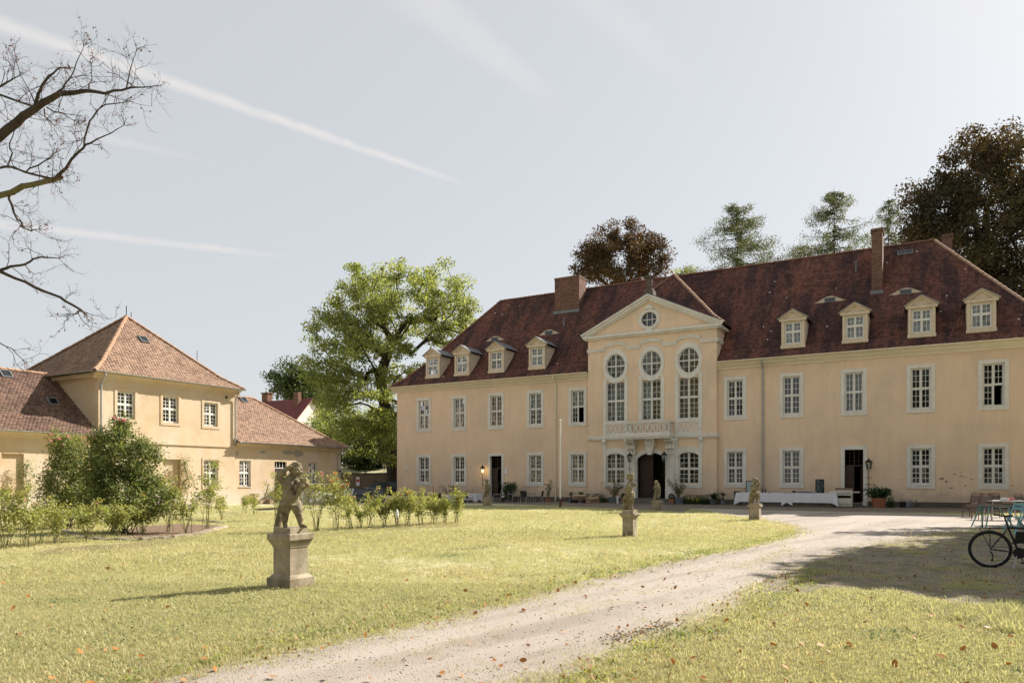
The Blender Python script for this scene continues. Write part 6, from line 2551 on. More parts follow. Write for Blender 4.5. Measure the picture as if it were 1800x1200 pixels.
P1 = [('base', [(.235, -.05, .155, 0), (.235, .155, .165, -.02), (.215, .165, .205, -.035)]), ('die', [(.170, .205, .60, 0)]),
      ('cap', [(.180, .60, .625, .0), (.185, .625, .70, .035), (.225, .70, .715, .008), (.233, .715, .79, 0), (.233, .79, .80, -.01)]), ('plinth', [(.17, .80, .885, 0)])]
statue('putto with raised arm and flower horn on pedestal, nearest on the lawn', 511, 1032, 1, fig_near, P1, .0075, y=10.66)
P2 = [('base', [(.17, -.05, .05, 0)]), ('die', [(.152, .05, .52, 0)]), ('cap', [(.155, .52, .60, .06), (.225, .60, .64, 0)]), ('plinth', [(.155, .64, .735, 0)])]
statue('putto with flat cap blowing a pipe, beside the curving drive in mid lawn', 1107, 944, 2, fig_flute, P2, .011, y=19.9)
P3 = [('base', [(.24, -.05, .05, 0)]), ('die', [(.21, .05, .42, 0)]), ('cap', [(.26, .42, .48, 0)]), ('plinth', [(.20, .48, .52, 0)])]
statue('small cloaked putto leaning sideways in front of the arched entrance', 1155, 897.6, 3, fig_bent, P3, .014, y=35.6)
P4 = [('base', [(.22, -.12, .03, 0)]), ('die', [(.195, .03, .44, 0)]), ('cap', [(.22, .44, .49, 0)]), ('plinth', [(.17, .49, .53, 0)])]
statue('dark putto standing before the left side door of the palace', 857, 889, 4, fig_apes, P4, .014, y=41.8)
P5 = [('base', [(.20, -.05, .03, 0)]), ('die', [(.185, .03, .50, 0)]), ('cap', [(.20, .50, .54, .03), (.24, .54, .60, 0)]), ('plinth', [(.19, .60, .65, 0)])]
statue('mossy putto in a round hat standing before the white buffet tables', 1327, 914, 5, fig_hat, P5, .012, y=27.5)

# ------------------------------------------------------------------ lanterns, signs, flagpole


def lantern(label, t, z, y, lit=False):
    w = P2W(t, y)
    r = thing('wall_lantern', label, 'lantern', (w.x, w.y, z), PANG, 'wrought iron wall lanterns on the palace front')
    mb = MB()
    mb.tube([(0, -.38, -1.15), (0, -.38, .0)], .018, 6)
    mb.tube([(-.0, .0, -.45), (0, -.38, -.45)], .018, 6)
    mb.tube([(-.0, .0, -.82), (0, -.38, -.82)], .018, 6)
    mb.bar((-.16, -.38, -.45), (.16, -.38, -.45), .025)
    mb.bar((-.16, -.38, -.82), (.16, -.38, -.82), .025)
    mb.build('bracket', M['iron'], r)
    mb = MB()
    for k in range(6):
        a, b_ = 2 * math.pi * k / 6, 2 * math.pi * (k + 1) / 6
        mb.bar((.10 * math.cos(a), -.38 + .10 * math.sin(a), .02), (.18 * math.cos(a), -.38 + .18 * math.sin(a), .40), .016)
    mb.lathe([(.11, 0), (.11, .02), (.05, .0)], (0, -.38, 0), 6)
    mb.lathe([(.21, .40), (.20, .43), (.10, .52), (.04, .56), (.03, .62), (.0, .66)], (0, -.38, 0), 6)
    mb.build('cage', M['iron'], r)
    mb = MB()
    mb.lathe([(.095, .03), (.165, .39)], (0, -.38, 0), 6)
    mb.build('lamp_glass', M['glass'], r)
    if lit:
        mb = MB()
        mb.ball((0, -.38, .2), (.06, .06, .09), 8, 6)
        mb.build('bulb', M['lamp'], r)
        l_ = bpy.data.lights.new('lantern_light', 'POINT')
        l_.energy = 7
        l_.color = (1, .6, .25)
        l_.shadow_soft_size = .12
        lo = bpy.data.objects.new('lantern_light', l_)
        COL.objects.link(lo)
        lo.parent = r
        lo.location = (0, -.38, .2)
    return r


lantern('lit iron lantern with warm bulb beside the left side door', ptx(853.5), pz(853, 832), -.02, True)
lantern('unlit iron lantern left of the arched entrance', ptx(1110, RY - .2), pz(1110, 812, RY), RY - .14)
lantern('unlit iron lantern right of the arched entrance', ptx(1170, RY - .2), pz(1170, 811, RY), RY - .14)
lantern('unlit iron lantern right of the door behind the white stove', ptx(1528), pz(1528, 825), -.02)


def plaque(name, label, cat, px, py, w, h, m, yy=-.02):
    t, z = ptx(px, yy), pz(px, py, yy)
    q = P2W(t, yy)
    mb = MB()
    mb.box(-w / 2, w / 2, -.012, .012, -h / 2, h / 2)
    o = mb.build(name, M[m])
    o.location = (q.x, q.y, z)
    o.rotation_euler = (0, 0, PANG)
    return tag(o, label, cat)


plaque('notice_sheet', 'white paper notice on the wall right of the left side door', 'notice', 889, 827, .22, .40, 'paper')
plaque('house_plate', 'small grey house plate near the left corner of the palace', 'plate', 716, 822, .24, .26, 'trim')
fx, fy = G(985, 890)
fy = 39.5
fx = (985 - 900) / FOC * fy
fp = thing('flagpole', 'bare white flagpole with rusty foot at the lawn edge', 'flagpole', (fx, fy, 0))
mb = MB()
mb.tube([(0, 0, .45), (0, 0, 2.8), (0, 0, EYE + 100 / FOC * fy)], [.05, .043, .034], 8)
mb.build('pole', M['white'], fp)
mb = MB()
mb.tube([(0, 0, -.1), (0, 0, .5)], .068, 8)
mb.build('foot', M['rust'], fp)
mb = MB()
mb.ball((0, 0, EYE + 100 / FOC * fy + .04), .06, 8, 6)
mb.build('finial', M['white'], fp)

# ------------------------------------------------------------------ furniture along the front


def gz(x, y):
    return ground_h(x, y)


def draped_table(label, w, h, z, loc, rz, drop=.5, group='tables under white cloths', seed=1, tips=.18, legs=True):
    r = thing('cloth_table', label, 'table', loc, rz, group)
    rr = random.Random(seed)
    n = 14
    top = []
    per = []
    for i in range(n):
        per.append((-w / 2 + w * i / n, -h / 2, 0))
    for i in range(max(3, int(n * h / w))):
        m_ = max(3, int(n * h / w))
        per.append((w / 2, -h / 2 + h * i / m_, 1))
    for i in range(n):
        per.append((w / 2 - w * i / n, h / 2, 2))
    m_ = max(3, int(n * h / w))
    for i in range(m_):
        per.append((-w / 2, h / 2 - h * i / m_, 3))
    mb = MB()
    N_ = len(per)
    cor = [(-w / 2, -h / 2), (w / 2, -h / 2), (w / 2, h / 2), (-w / 2, h / 2)]
    K = 6
    for k in range(K + 1):
        q = k / K
        for i, (x, y, sd) in enumerate(per):
            cdist = min(math.hypot(x - a, y - b) for a, b in cor)
            dz = drop * (1 + tips * 2 * max(0, 1 - cdist / .22)) * q
            out = .02 + .035 * q + .022 * q * math.sin(i * 2.4 + seed) + .05 * q * max(0, 1 - cdist / .2)
            L_ = math.hypot(x / w, y / h) or 1
            ox = out * (1 if x > w / 2 - .01 else -1 if x < -w / 2 + .01 else 0)
            oy = out * (1 if y > h / 2 - .01 else -1 if y < -h / 2 + .01 else 0)
            mb.v.append((x + ox, y + oy, z + .006 - dz))
    for k in range(K):
        for i in range(N_):
            j = (i + 1) % N_
            mb.f.append((k * N_ + i, k * N_ + j, (k + 1) * N_ + j, (k + 1) * N_ + i))
    mb.f.append(tuple(range(N_)))
    mb.build('tablecloth', M['cloth'], r, smooth=False)
    mb = MB()
    mb.box(-w / 2 + .01, w / 2 - .01, -h / 2 + .01, h / 2 - .01, z - .03, z)
    mb.build('tabletop', M['wood'], r)
    for sx in (-1, 1):
        for sy in (-1, 1):
            mb = MB()
            mb.tube([(sx * (w / 2 - .1), sy * (h / 2 - .08), z - .03), (sx * (w / 2 - .1), sy * (h / 2 - .08), 0)], .022, 6)
            mb.build('leg', M['iron'], r)
    return r


def at_front(px, y, dz=0):
    q = P2W(ptx(px, y), y)
    return (q.x, q.y, gz(q.x, q.y) + dz)


draped_table('long buffet table under white cloth behind the round hatted statue', 3.0, .8, .76, at_front(1344, -2.0), PANG, .52, seed=2)
draped_table('long buffet table under white cloth beside the white stove', 2.75, .8, .76, at_front(1424, -2.0), PANG, .52, seed=5)
draped_table('white cloth table left of the blue garden sofa', 1.9, .8, .74, at_front(703, -2.9, -.1), PANG, .45, seed=7)
draped_table('white cloth table between the blue sofa and the left side door', .95, .8, .74, at_front(785, -2.9, -.1), PANG, .45, seed=8)
draped_table('white cloth table beside the dark putto', 1.15, .8, .74, at_front(829, -2.6, -.08), PANG, .42, seed=9)
q_ = G(572, 886)
draped_table('white cloth table in the sun behind the tall pink roses', 2.1, .8, .74, (W(572, 0, 44)[0], 44, 0), YANG + R(20), .5, seed=11)


def bistro_chair(label, loc, rz, group, seat_m='cane', frame_m='steel'):
    r = thing('garden_chair', label, 'chair', loc, rz, group)
    # faces -y
    for s_ in (-1, 1):
        mb = MB()
        mb.tube([(s_ * .26, -.24, 0), (s_ * .27, -.22, .44), (s_ * .28, -.20, .63), (s_ * .28, -.05, .66), (s_ * .27, .20, .64)], .013, 6)
        mb.build('leg', M[frame_m], r)
        mb = MB()
        mb.tube([(s_ * .22, .34, 0), (s_ * .22, .24, .44), (s_ * .22, .27, .70), (s_ * .20, .30, .84)], .013, 6)
        mb.build('leg', M[frame_m], r)
    mb = MB()
    mb.box(-.24, .24, -.24, .24, .42, .45)
    mb.build('seat', M[seat_m], r)
    mb = MB()
    n = 8
    for i in range(n + 1):
        x = -.23 + .46 * i / n
        yb_ = .26 + .05 * (1 - (2 * i / n - 1) ** 2)
        mb.v += [(x, yb_, .47), (x, yb_ + .05, .84), (x, yb_ + .02, .47), (x, yb_ + .07, .84)]
    for i in range(n):
        a = i * 4
        mb.f += [(a, a + 4, a + 5, a + 1), (a + 2, a + 3, a + 7, a + 6), (a + 1, a + 5, a + 7, a + 3)]
    mb.build('backrest', M[seat_m], r)
    return r


CG = 'dark woven garden chairs along the palace front'
ch0 = bistro_chair('dark woven chair with pale frame left of the buffet tables', at_front(1298, -1.7), PANG + R(25), CG)


def chair_at(label, px, y, rz, dz=0):
    c = copy_tree(ch0)
    c['label'] = label
    c.location = at_front(px, y, dz)
    c.rotation_euler = (0, 0, PANG + rz)
    return c


chair_at('dark woven chair turned right, left of the small steel table', 902, -3.0, R(75), -.08)
chair_at('dark woven chair seen from behind before the small steel table', 924, -3.7, R(180), -.05)
chair_at('dark woven chair turned left, right of the small steel table', 946, -3.0, R(-75), -.05)
chair_at('dark woven chair before the small cloth table right of the sofa', 776, -3.7, R(175), -.12)
chair_at('dark woven chair before the cloth table next to the dark putto', 823, -3.5, R(170), -.1)
chair_at('dark woven chair tucked left of the blue sofa', 726, -3.2, R(100), -.15)
chair_at('dark woven chair just right of the dark putto pedestal', 873, -3.0, R(-60), -.08)
chair_at('dark woven chair between the two small cloth tables', 804, -3.1, R(-90), -.1)
st = thing('steel_table', 'small round steel table among the woven chairs', 'table', at_front(931, -2.9, -.05), PANG)
mb = MB()
mb.lathe([(.38, .70), (.40, .71), (.40, .73), (.38, .735)], n=20)
mb.build('tabletop', M['steel'], st)
for k in range(4):
    a = math.pi / 4 + k * math.pi / 2
    mb = MB()
    mb.tube([(.26 * math.cos(a), .26 * math.sin(a), .70), (.32 * math.cos(a), .32 * math.sin(a), 0)], .014, 6)
    mb.build('leg', M['steel'], st)
sf = thing('garden_sofa', 'blue grey cushioned garden sofa against the palace wall', 'sofa', at_front(757, -2.0, -.15), PANG)
mb = MB()
mb.box(-1.0, 1.0, -.38, .38, .18, .32)
mb.build('base', M['cane'], sf)
for s_ in (-1, 1):
    mb = MB()
    mb.taper(s_ * .49 - .46, s_ * .49 + .46, -.38, .30, .32, .46, -.02, -.02)
    mb.build('seat_cushion', M['bluecloth'], sf)
    mb = MB()
    mb.taper(s_ * .49 - .45, s_ * .49 + .45, .20, .38, .46, .88, -.03, -.02)
    mb.build('back_cushion', M['bluecloth'], sf)
    mb = MB()
    mb.box(s_ * 1.06 - .06, s_ * 1.06 + .06, -.40, .40, 0, .62)
    mb.build('armrest', M['cane'], sf)
for (px, zt, lab) in ((738.5, 34, 'thin rusty plant stake left of the blue sofa'), (761.5, 12, 'taller thin rusty plant stake before the blue sofa')):
    y_ = 41.0
    mb = MB()
    mb.tube([(0, 0, -.1), (0, 0, EYE + (840 - (846 + zt * .6)) / FOC * y_)], .02, 6)
    o = mb.build('plant_stake', M['rust'], loc=((px - 900) / FOC * y_, y_, 0))
    tag(o, lab, 'stake')

# white enamel stove
sv = thing('kitchen_stove', 'old white enamel kitchen stove with plank shelf outside the right door', 'stove', at_front(1484, -1.9), PANG)
mb = MB()
mb.box(-.40, .40, -.28, .28, .06, .50)
mb.box(-.40, -.36, -.28, .28, .50, .66)
mb.box(.36, .40, -.28, .28, .50, .66)
mb.box(-.40, .40, .24, .28, .50, .66)
mb.box(-.40, .40, -.28, .28, .66, .98)
mb.build('body', M['enamel'], sv)
mb = MB()
mb.box(-.35, .35, -.20, .22, .51, .53)
mb.build('oven_shelf', M['paleplank'], sv)
mb = MB()
mb.box(-.37, .37, .20, .23, .53, .65)
mb.build('oven_back', M['dark'], sv)
mb = MB()
mb.box(-.43, .43, -.31, .30, .98, 1.06)
mb.build('hob', M['wood'], sv)
for row, z in ((0, .76), (1, .17)):
    for k in range(6):
        mb = MB()
        mb.lathe([(.028, 0), (.032, .02), (.02, .035)], n=8)
        mb.xf(Matrix.Rotation(R(90), 4, 'X'))
        mb.build('knob', M['iron'] if row == 0 else M['wood'], sv, loc=(-.30 + .12 * k, -.282, z))
mb = MB()
mb.box(-.36, .36, -.296, -.281, .26, .46)
mb.build('oven_door', M['enamel'], sv)
mb = MB()
mb.box(-.75, .75, .1, .35, .80, .87)
o = mb.build('shelf_plank', M['white'])
o.location = at_front(1484, -1.75)
o.rotation_euler = (0, 0, PANG)
o.parent = None
tag(o, 'white painted plank sticking out both sides behind the stove', 'plank')
o.location.z = 0

# pictures leaning against the wall
for (px, w, h, z0, y, m_, lab, nm) in ((1441, .46, .92, .62, -1.2, 'paintdark', 'dark framed painting propped up behind the buffet table', 'framed_picture'),
                                       (1319.5, .55, .82, .62, -.4, 'poster', 'pale green poster in dark frame behind the hatted statue', 'framed_poster')):
    r = thing(nm, lab, 'picture', at_front(px, y), PANG)
    mb = MB()
    frame_boxes(mb, -w / 2, w / 2, z0, z0 + h, .035, -.02, .06)
    mb.build('frame', M['iron'], r)
    mb = MB()
    mb.box(-w / 2 + .035, w / 2 - .035, 0, .02, z0 + .035, z0 + h - .035)
    mb.build('canvas', M[m_], r)
    mb = MB()
    for s_ in (-1, 1):
        mb.bar((s_ * w * .4, .03, z0 + .02), (s_ * w * .45, .25, 0), .03)
    mb.build('easel_leg', M['wood'], r)
# crockery on the buffet
for k, (px, lab) in enumerate(((1396, 'tall pile of grey bowls on the buffet left of the serving tray'), (1431, 'small pile of white plates on the buffet by the dark painting'))):
    mb = MB()
    n = 6 if k == 0 else 3
    for j in range(n):
        mb.lathe([(.05, .022 * j), (.13, .022 * j + .012), (.135, .022 * j + .02), (.05, .022 * j + .014)], n=14)
    o = mb.build('plate_stack', M['tub'] if k == 0 else M['white'], loc=at_front(px, -2.05, .768))
    tag(o, lab, 'plates')
mb = MB()
mb.taper(-.42, .42, -.16, .16, 0, .09, .04, .02)
o = mb.build('serving_tray', M['tub'], loc=at_front(1417, -1.85, .768))
o.rotation_euler = (0, 0, PANG)
tag(o, 'dark grey serving tray on the right buffet table', 'tray')
for k, px in enumerate((1340, 1345.5)):
    mb = MB()
    mb.lathe([(.04, 0), (.045, .02), (.04, .16), (.018, .22), (.016, .29), (.0, .30)], n=10)
    tag(mb.build('bottle', M['carglass'], loc=at_front(px, -1.9, .768)), ['dark bottle on the buffet close to the hatted statue', 'dark bottle on the buffet standing right of another bottle'][k], 'bottle')
mb = MB()
mb.lathe([(.06, 0), (.14, .05), (.15, .08), (.13, .06), (.05, .02)], n=14)
tag(mb.build('bread_bowl', M['paleplank'], loc=at_front(1352, -2.05, .768)), 'wooden bowl on the buffet right of the bottles', 'bowl')


# ------------------------------------------------------------------ potted plants
def pot(parent, r0, r1, h, m):
    mb = MB()
    mb.lathe([(r0, 0), (r1, h * .88), (r1 * 1.08, h * .88), (r1 * 1.08, h), (r1 * .92, h), (r1 * .88, h * .85), (.01, h * .85)], n=16)
    return mb.build('pot', M[m], parent)


def potted(name, label, px, y, kind, size, potm='tub', ph=.35, pr=.22, seed=1, dz=0.0, cat='potted plant', leaf='pot_leaf'):
    rng = np.random.default_rng(seed)
    r = thing(name, label, cat, at_front(px, y, dz), PANG)
    if ph:
        pot(r, pr * .8, pr, ph, potm)
    base = ph * .85
    if kind == 'palm':
        V, F = [], []
        mb = MB()
        if size[2]:
            mb.tube([(0, 0, base - .05), (0, 0, base + size[2])], [.05, .035], 6)
        else:
            mb.tube([(0, 0, base - .05), (0, 0, base + .06)], [.05, .045], 6)
        mb.build('stem', M['bark'], r)
        n = size[3]
        for i in range(n):
            a = rng.uniform(0, 2 * math.pi)
            el = rng.uniform(.15, 1.35)
            L_ = size[0] * rng.uniform(.75, 1.1)
            m_ = 6
            d = np.array([math.cos(a), math.sin(a)])
            sd = np.array([-d[1], d[0]])
            b0 = len(V)
            for k in range(m_ + 1):
                q = k / m_
                rr = L_ * math.cos(el) * q
                zz = base + size[2] + L_ * math.sin(el) * q - L_ * .35 * q * q
                w = size[1] * (math.sin(math.pi * min(1, .12 + q * .88)) ** .7) * .5 + .002
                p = d * rr
                V.append((*(p + sd * w), zz))
                V.append((*p, zz - w * .25))
                V.append((*(p - sd * w), zz))
            for k in range(m_):
                o_ = b0 + 3 * k
                F.append((o_, o_ + 1, o_ + 4, o_ + 3))
                F.append((o_ + 1, o_ + 2, o_ + 5, o_ + 4))
        link('fronds', raw_mesh('fronds', V, F, M[leaf]), r)
    elif kind == 'ball':
        mb = MB()
        mb.tube([(0, 0, base), (0, 0, base + size[1])], .02, 6)
        mb.build('stem', M['bark'], r)
        u = rng.normal(size=(900, 3))
        u /= np.linalg.norm(u, axis=1)[:, None]
        c = u * size[0] * rng.uniform(.75, 1.0, (900, 1)) + np.array([0, 0, base + size[1]])
        link('foliage', leaf_mesh('foliage', c, .05, M['deep'], rng, 0, .6), r)
    else:
        P, Q, rp, rq, L = [], [], [], [], []
        for i in range(size[2]):
            a = rng.uniform(0, 2 * math.pi)
            tip = np.array([math.cos(a) * size[0] * rng.uniform(.2, 1), math.sin(a) * size[0] * rng.uniform(.2, 1), base + size[1] * rng.uniform(.65, 1)])
            p0 = np.array([rng.normal(0, .04), rng.normal(0, .04), base])
            prev = p0
            for k in range(1, 6):
                q = k / 5
                p = p0 + (tip - p0) * np.array([q ** 1.4, q ** 1.4, q]) + rng.normal(0, .012, 3)
                P.append(prev); Q.append(p); rp.append(.012 * (1.2 - q)); rq.append(.012 * (1.1 - q) + .002)
                if k > 1:
                    n = int(size[3])
                    L.append(p + rng.normal(0, size[4], (n, 3)))
                prev = p
        link('stems', edges_mesh('stems', P, Q, rp, rq, M['stem'], 5), r)
        link('foliage', leaf_mesh('foliage', np.concatenate(L), size[5], M[leaf], rng, .1, size[6] if len(size) > 6 else .5), r)
    return r


potted('agave_plant', 'spiky agave in a tub between centre and right downpipe', 1254, -1.0, 'palm', (.85, .09, 0, 46), 'tub', .32, .25, 1)
potted('agave_plant', 'spiky yucca in a tub left of the left oleander tub', 1022, -.9, 'palm', (.75, .08, .1, 44), 'tub', .32, .24, 2, -.1)
potted('palm_plant', 'little potted palm with umbrella top left of the yucca', 1004, -1.0, 'palm', (.48, .05, .28, 26), 'tub', .34, .16, 3, -.1)
potted('palm_plant', 'flat topped little potted succulent beside the woven chair', 1271, -1.3, 'palm', (.36, .07, .30, 26), 'tub', .28, .14, 4)
potted('oleander_bush', 'loose oleander in grey tub right of the arched entrance', 1193, RY - 1.0, 'bush', (.75, 1.1, 16, 12, .07, .13, .25), 'tub', .42, .34, 5, leaf='olive_leaf')
potted('oleander_bush', 'loose oleander in grey tub left of the arched entrance', 1079, RY - 1.0, 'bush', (.8, 1.05, 16, 12, .07, .13, .25), 'tub', .42, .34, 6, -.05, leaf='olive_leaf')
potted('box_ball', 'clipped box ball in terracotta pot left of the steps', 1097, RY - 1.3, 'ball', (.21, .18), 'terracotta', .32, .18, 7)
potted('box_ball', 'clipped box ball in terracotta pot right of the steps', 1180.5, RY - 1.3, 'ball', (.21, .18), 'terracotta', .32, .18, 8)
potted('geranium_pot', 'big terracotta pot with leafy dark plant right of the right door', 1545, -1.2, 'bush', (.55, .55, 12, 14, .09, .16, .8), 'terracotta', .52, .36, 9)
potted('camellia_bush', 'dark glossy bush beside the left side door', 894, -1.0, 'bush', (.95, 1.25, 20, 16, .11, .15, .55), 'tub', .3, .3, 10, -.12)
potted('lemon_tree', 'thin small tree in red pot between chairs and downpipe', 963.5, -1.0, 'bush', (.22, 1.35, 5, 10, .08, .11, .5), 'terracotta', .34, .18, 11, -.1)
potted('fern_tub', 'dark fern tub at the left end of the palace front', 733, -1.2, 'palm', (.7, .12, .0, 44), 'tub', .35, .24, 12, -.3)
potted('fern_tub', 'dark fern tub right of the blue sofa', 777, -1.2, 'palm', (.7, .12, .0, 44), 'tub', .35, .24, 13, -.25)
potted('climbing_shoots', 'arching leafy shoots behind the small cloth table', 794, -.9, 'bush', (.9, 1.35, 6, 9, .09, .15, .55), 'tub', .3, .2, 14, -.2)
potted('dry_shoots', 'brownish dry shoots left of the dark putto', 826, -.9, 'bush', (.5, .95, 6, 6, .07, .10, .4), 'tub', .25, .2, 15, -.15, leaf='copper')
# low planting strip at the wall foot
for (px0, px1, seed, lab) in ((1206, 1248, 21, 'low dark border plants with yellow flowers right of the entrance'), (1036, 1066, 22, 'low dark border plants left of the left oleander'), (1560, 1572, 23, 'small dark weeds right of the terracotta pot')):
    rng = np.random.default_rng(seed)
    a, b_ = ptx(px0, -.7), ptx(px1, -.7)
    n = int(1500 * (b_ - a))
    c_ = np.stack([rng.uniform(a, b_, n), rng.uniform(-1.1, -.35, n) , rng.gamma(1.8, .11, n).clip(0, .55)], 1)
    c_[:, 1] += RY if px0 < 1250 and px0 > 1030 else 0
    w = thing('border_plants', lab, 'border plants', (PO[0], PO[1], 0), PANG)
    tag(link('foliage', leaf_mesh('foliage', c_, .10, M['pot_leaf'], rng, .1, .45), w), kind='stuff')
    if seed == 21:
        k = 26
        c2 = np.stack([rng.uniform(a + .3, a + 1.1, k), RY + rng.uniform(-1.25, -.9, k), rng.uniform(.2, .5, k)], 1)
        tag(link('yellow_flower', leaf_mesh('yellow_flower', c2, .07, mat('yellow_petal', (.65, .50, .05), .7), rng, .5, 1), w), kind='stuff')
# cart with logs, boxes and watering cans
ct = thing('wood_cart', 'low cart loaded with firewood beside the little palm', 'cart', at_front(1019, -2.2, -.08), PANG)
mb = MB()
mb.box(-.5, .5, -.3, .3, .26, .32)
mb.build('bed', M['wood'], ct)
for x in (-.4, .4):
    for y in (-.3, .3):
        mb = MB()
        mb.lathe([(.03, -.03), (.15, -.03), (.15, .03), (.03, .03)], n=12)
        mb.xf(Matrix.Rotation(R(90), 4, 'X'))
        mb.build('wheel', M['rubber'], ct, loc=(x, y, .15))
mb = MB()
mb.bar((.5, 0, .3), (.95, 0, .75), .03)
mb.bar((.95, -.15, .75), (.95, .15, .75), .03)
mb.build('handle', M['white'], ct)
for k in range(9):
    mb = MB()
    mb.tube([(-.42, 0, 0), (.42, 0, 0)], [.075, .07], 8)
    o = mb.build('log', M['paleplank'] if k % 2 else M['wood'], loc=Vector(at_front(1019, -2.2, -.08)) + Vector((RNG.uniform(-.06, .06), -.22 + .11 * (k % 5), .40 + .14 * (k // 5))))
    o.rotation_euler = (0, 0, PANG + RNG.uniform(-.1, .1))
    tag(o, 'split log lying in the pile on the low cart', 'log', 'logs on the cart')
for k, (px, w, h, lab) in enumerate(((1036, .55, .36, 'open pale cardboard box right of the firewood cart'), (1046, .6, .36, 'browner cardboard box farther right of the firewood cart'))):
    mb = MB()
    mb.taper(-w / 2, w / 2, -.2, .2, 0, h, -.02, -.02)
    bx_ = mb.build('cardboard_box', M['paleplank'] if k == 0 else M['wood'], loc=at_front(px, -2.1, -.08))
    bx_.rotation_euler = (0, 0, PANG + .2)
    tag(bx_, lab, 'box')
    mb = MB()
    mb.bar((-w / 2, -.21, h), (w / 2, -.30, h + .1), .02, .16)
    mb.build('flap', M['paleplank'], bx_)
for k, (px, m_, lab) in enumerate(((1587, 'iron', 'dark watering can lying at the wall foot'), (1596.5, 'tub', 'zinc watering can beside the dark one'))):
    wc = thing('watering_can', lab, 'watering can', at_front(px, -.55), PANG + R(20))
    mb = MB()
    mb.lathe([(.14, 0), (.14, .30), (.12, .33), (.09, .33)], n=14)
    mb.build('body', M[m_], wc)
    mb = MB()
    mb.tube([(.13, 0, .06), (.30, 0, .25), (.38, 0, .36)], [.03, .022, .02], 7)
    mb.lathe([(.02, 0), (.05, .05)], (.39, 0, .36), 8)
    mb.build('spout', M[m_], wc)
    mb = MB()
    mb.tube([(-.13, 0, .08), (-.24, 0, .2), (-.16, 0, .36), (0, 0, .42), (.08, 0, .34)], .012, 6)
    mb.build('handle', M[m_], wc)
mb = MB()
mb.lathe([(.12, 0), (.16, .30), (.175, .32), (.14, .31), (.10, .03)], n=14)
tag(mb.build('bucket', M['white'], loc=at_front(1521, -.9)), 'white bucket at the right jamb of the right door', 'bucket')
mb = MB()
mb.box(-.05, .05, -.05, .05, -.05, .5)
tag(mb.build('marker_post', M['trim'], loc=at_front(1085.5, RY - 2.0)), 'short pale post in front of the left oleander tub', 'post')


# ------------------------------------------------------------------ right yard: tables, chairs, bicycle
def mesh_chair(label, loc, rz):
    r = thing('mesh_chair', label, 'chair', loc, rz, 'brown mesh chairs by the right end of the palace')
    for s_ in (-1, 1):
        mb = MB()
        mb.tube([(s_ * .25, -.25, 0), (s_ * .25, -.22, .43), (s_ * .25, -.20, .62), (s_ * .25, .2, .62)], .013, 6)
        mb.build('leg', M['rust'], r)
        mb = MB()
        mb.tube([(s_ * .24, .26, 0), (s_ * .24, .20, .43), (s_ * .23, .27, .70), (s_ * .22, .36, .98)], .014, 6)
        mb.build('leg', M['rust'], r)
    mb = MB()
    mb.box(-.24, .24, -.24, .22, .42, .44)
    mb.build('seat', M['mesh_fabric'], r)
    mb = MB()
    mb.v += [(-.23, .215, .46), (.23, .215, .46), (.215, .335, .90), (-.215, .335, .90), (-.23, .235, .46), (.23, .235, .46), (.215, .355, .90), (-.215, .355, .90)]
    mb.f += [(0, 1, 2, 3), (4, 7, 6, 5), (0, 4, 5, 1), (2, 6, 7, 3), (1, 5, 6, 2), (0, 3, 7, 4)]
    mb.build('backrest', M['mesh_fabric'], r)
    mb = MB()
    mb.tube([(-.22, .36, .98), (.22, .36, .98)], .014, 6)
    for k in range(4):
        mb.tube([(-.16 + .107 * k, .34, .90), (-.16 + .107 * k, .362, .98)], .008, 5)
    mb.build('top_rail', M['rust'], r)
    return r


def gp(px, y):
    return ((px - 900) / FOC * y, y, 0)


mc = mesh_chair('brown mesh chair leftmost of the set, turned away', gp(1709, 29.5), R(-62))
for (lab, px, y, rz) in (('brown mesh chair second from left, leaning on the slatted table', 1726, 27.8, R(-58)), ('brown mesh chair behind the pale table, facing the viewer', 1759, 29.6, R(5)), ('brown mesh chair cut by the right picture edge', 1806, 27.5, R(20))):
    c = copy_tree(mc)
    c['label'] = lab
    c.location = gp(px, y)
    c.rotation_euler = (0, 0, rz)
tb = thing('slatted_table', 'brown slatted folding table on light blue legs behind the bicycle', 'table', gp(1748, 23.6), R(-8))
for k in range(7):
    mb = MB()
    mb.box(-.75, .75, -.34 + .098 * k, -.26 + .098 * k, .715, .735)
    mb.build('slat', M['wood'], tb)
mb = MB()
for y in (-.3, .28):
    mb.bar((-.72, y, .70), (.72, y, .70), .03)
mb.build('top_frame', M['teal'], tb)
for s_ in (-1, 1):
    for e in (-1, 1):
        mb = MB()
        mb.bar((s_ * .28, e * .28, .69), (s_ * .48 + .1 * e * s_, e * .26, 0), .032)
        mb.build('leg', M['teal'], tb)
    mb = MB()
    mb.bar((s_ * .50, -.26, .05), (s_ * .50, .26, .05), .03)
    mb.build('foot_bar', M['teal'], tb)
mb = MB()
mb.bar((-.45, -.02, .06), (.45, -.02, .06), .035)
mb.build('stretcher', M['teal'], tb)
mb = MB()
mb.bar((-.52, -.30, .70), (-.50, -.30, 0), .035)
mb.build('green_leg', M['green'], tb)
pt = thing('pale_table', 'pale grey garden table with small boxes, before the palace wall', 'table', gp(1764, 27.8), R(-12))
mb = MB()
mb.box(-.62, .62, -.4, .4, .72, .75)
mb.build('tabletop', M['zinc'], pt)
for sx in (-1, 1):
    for sy in (-1, 1):
        mb = MB()
        mb.bar((sx * .5, sy * .32, .72), (sx * .55, sy * .35, 0), .03)
        mb.build('leg', M['steel'], pt)
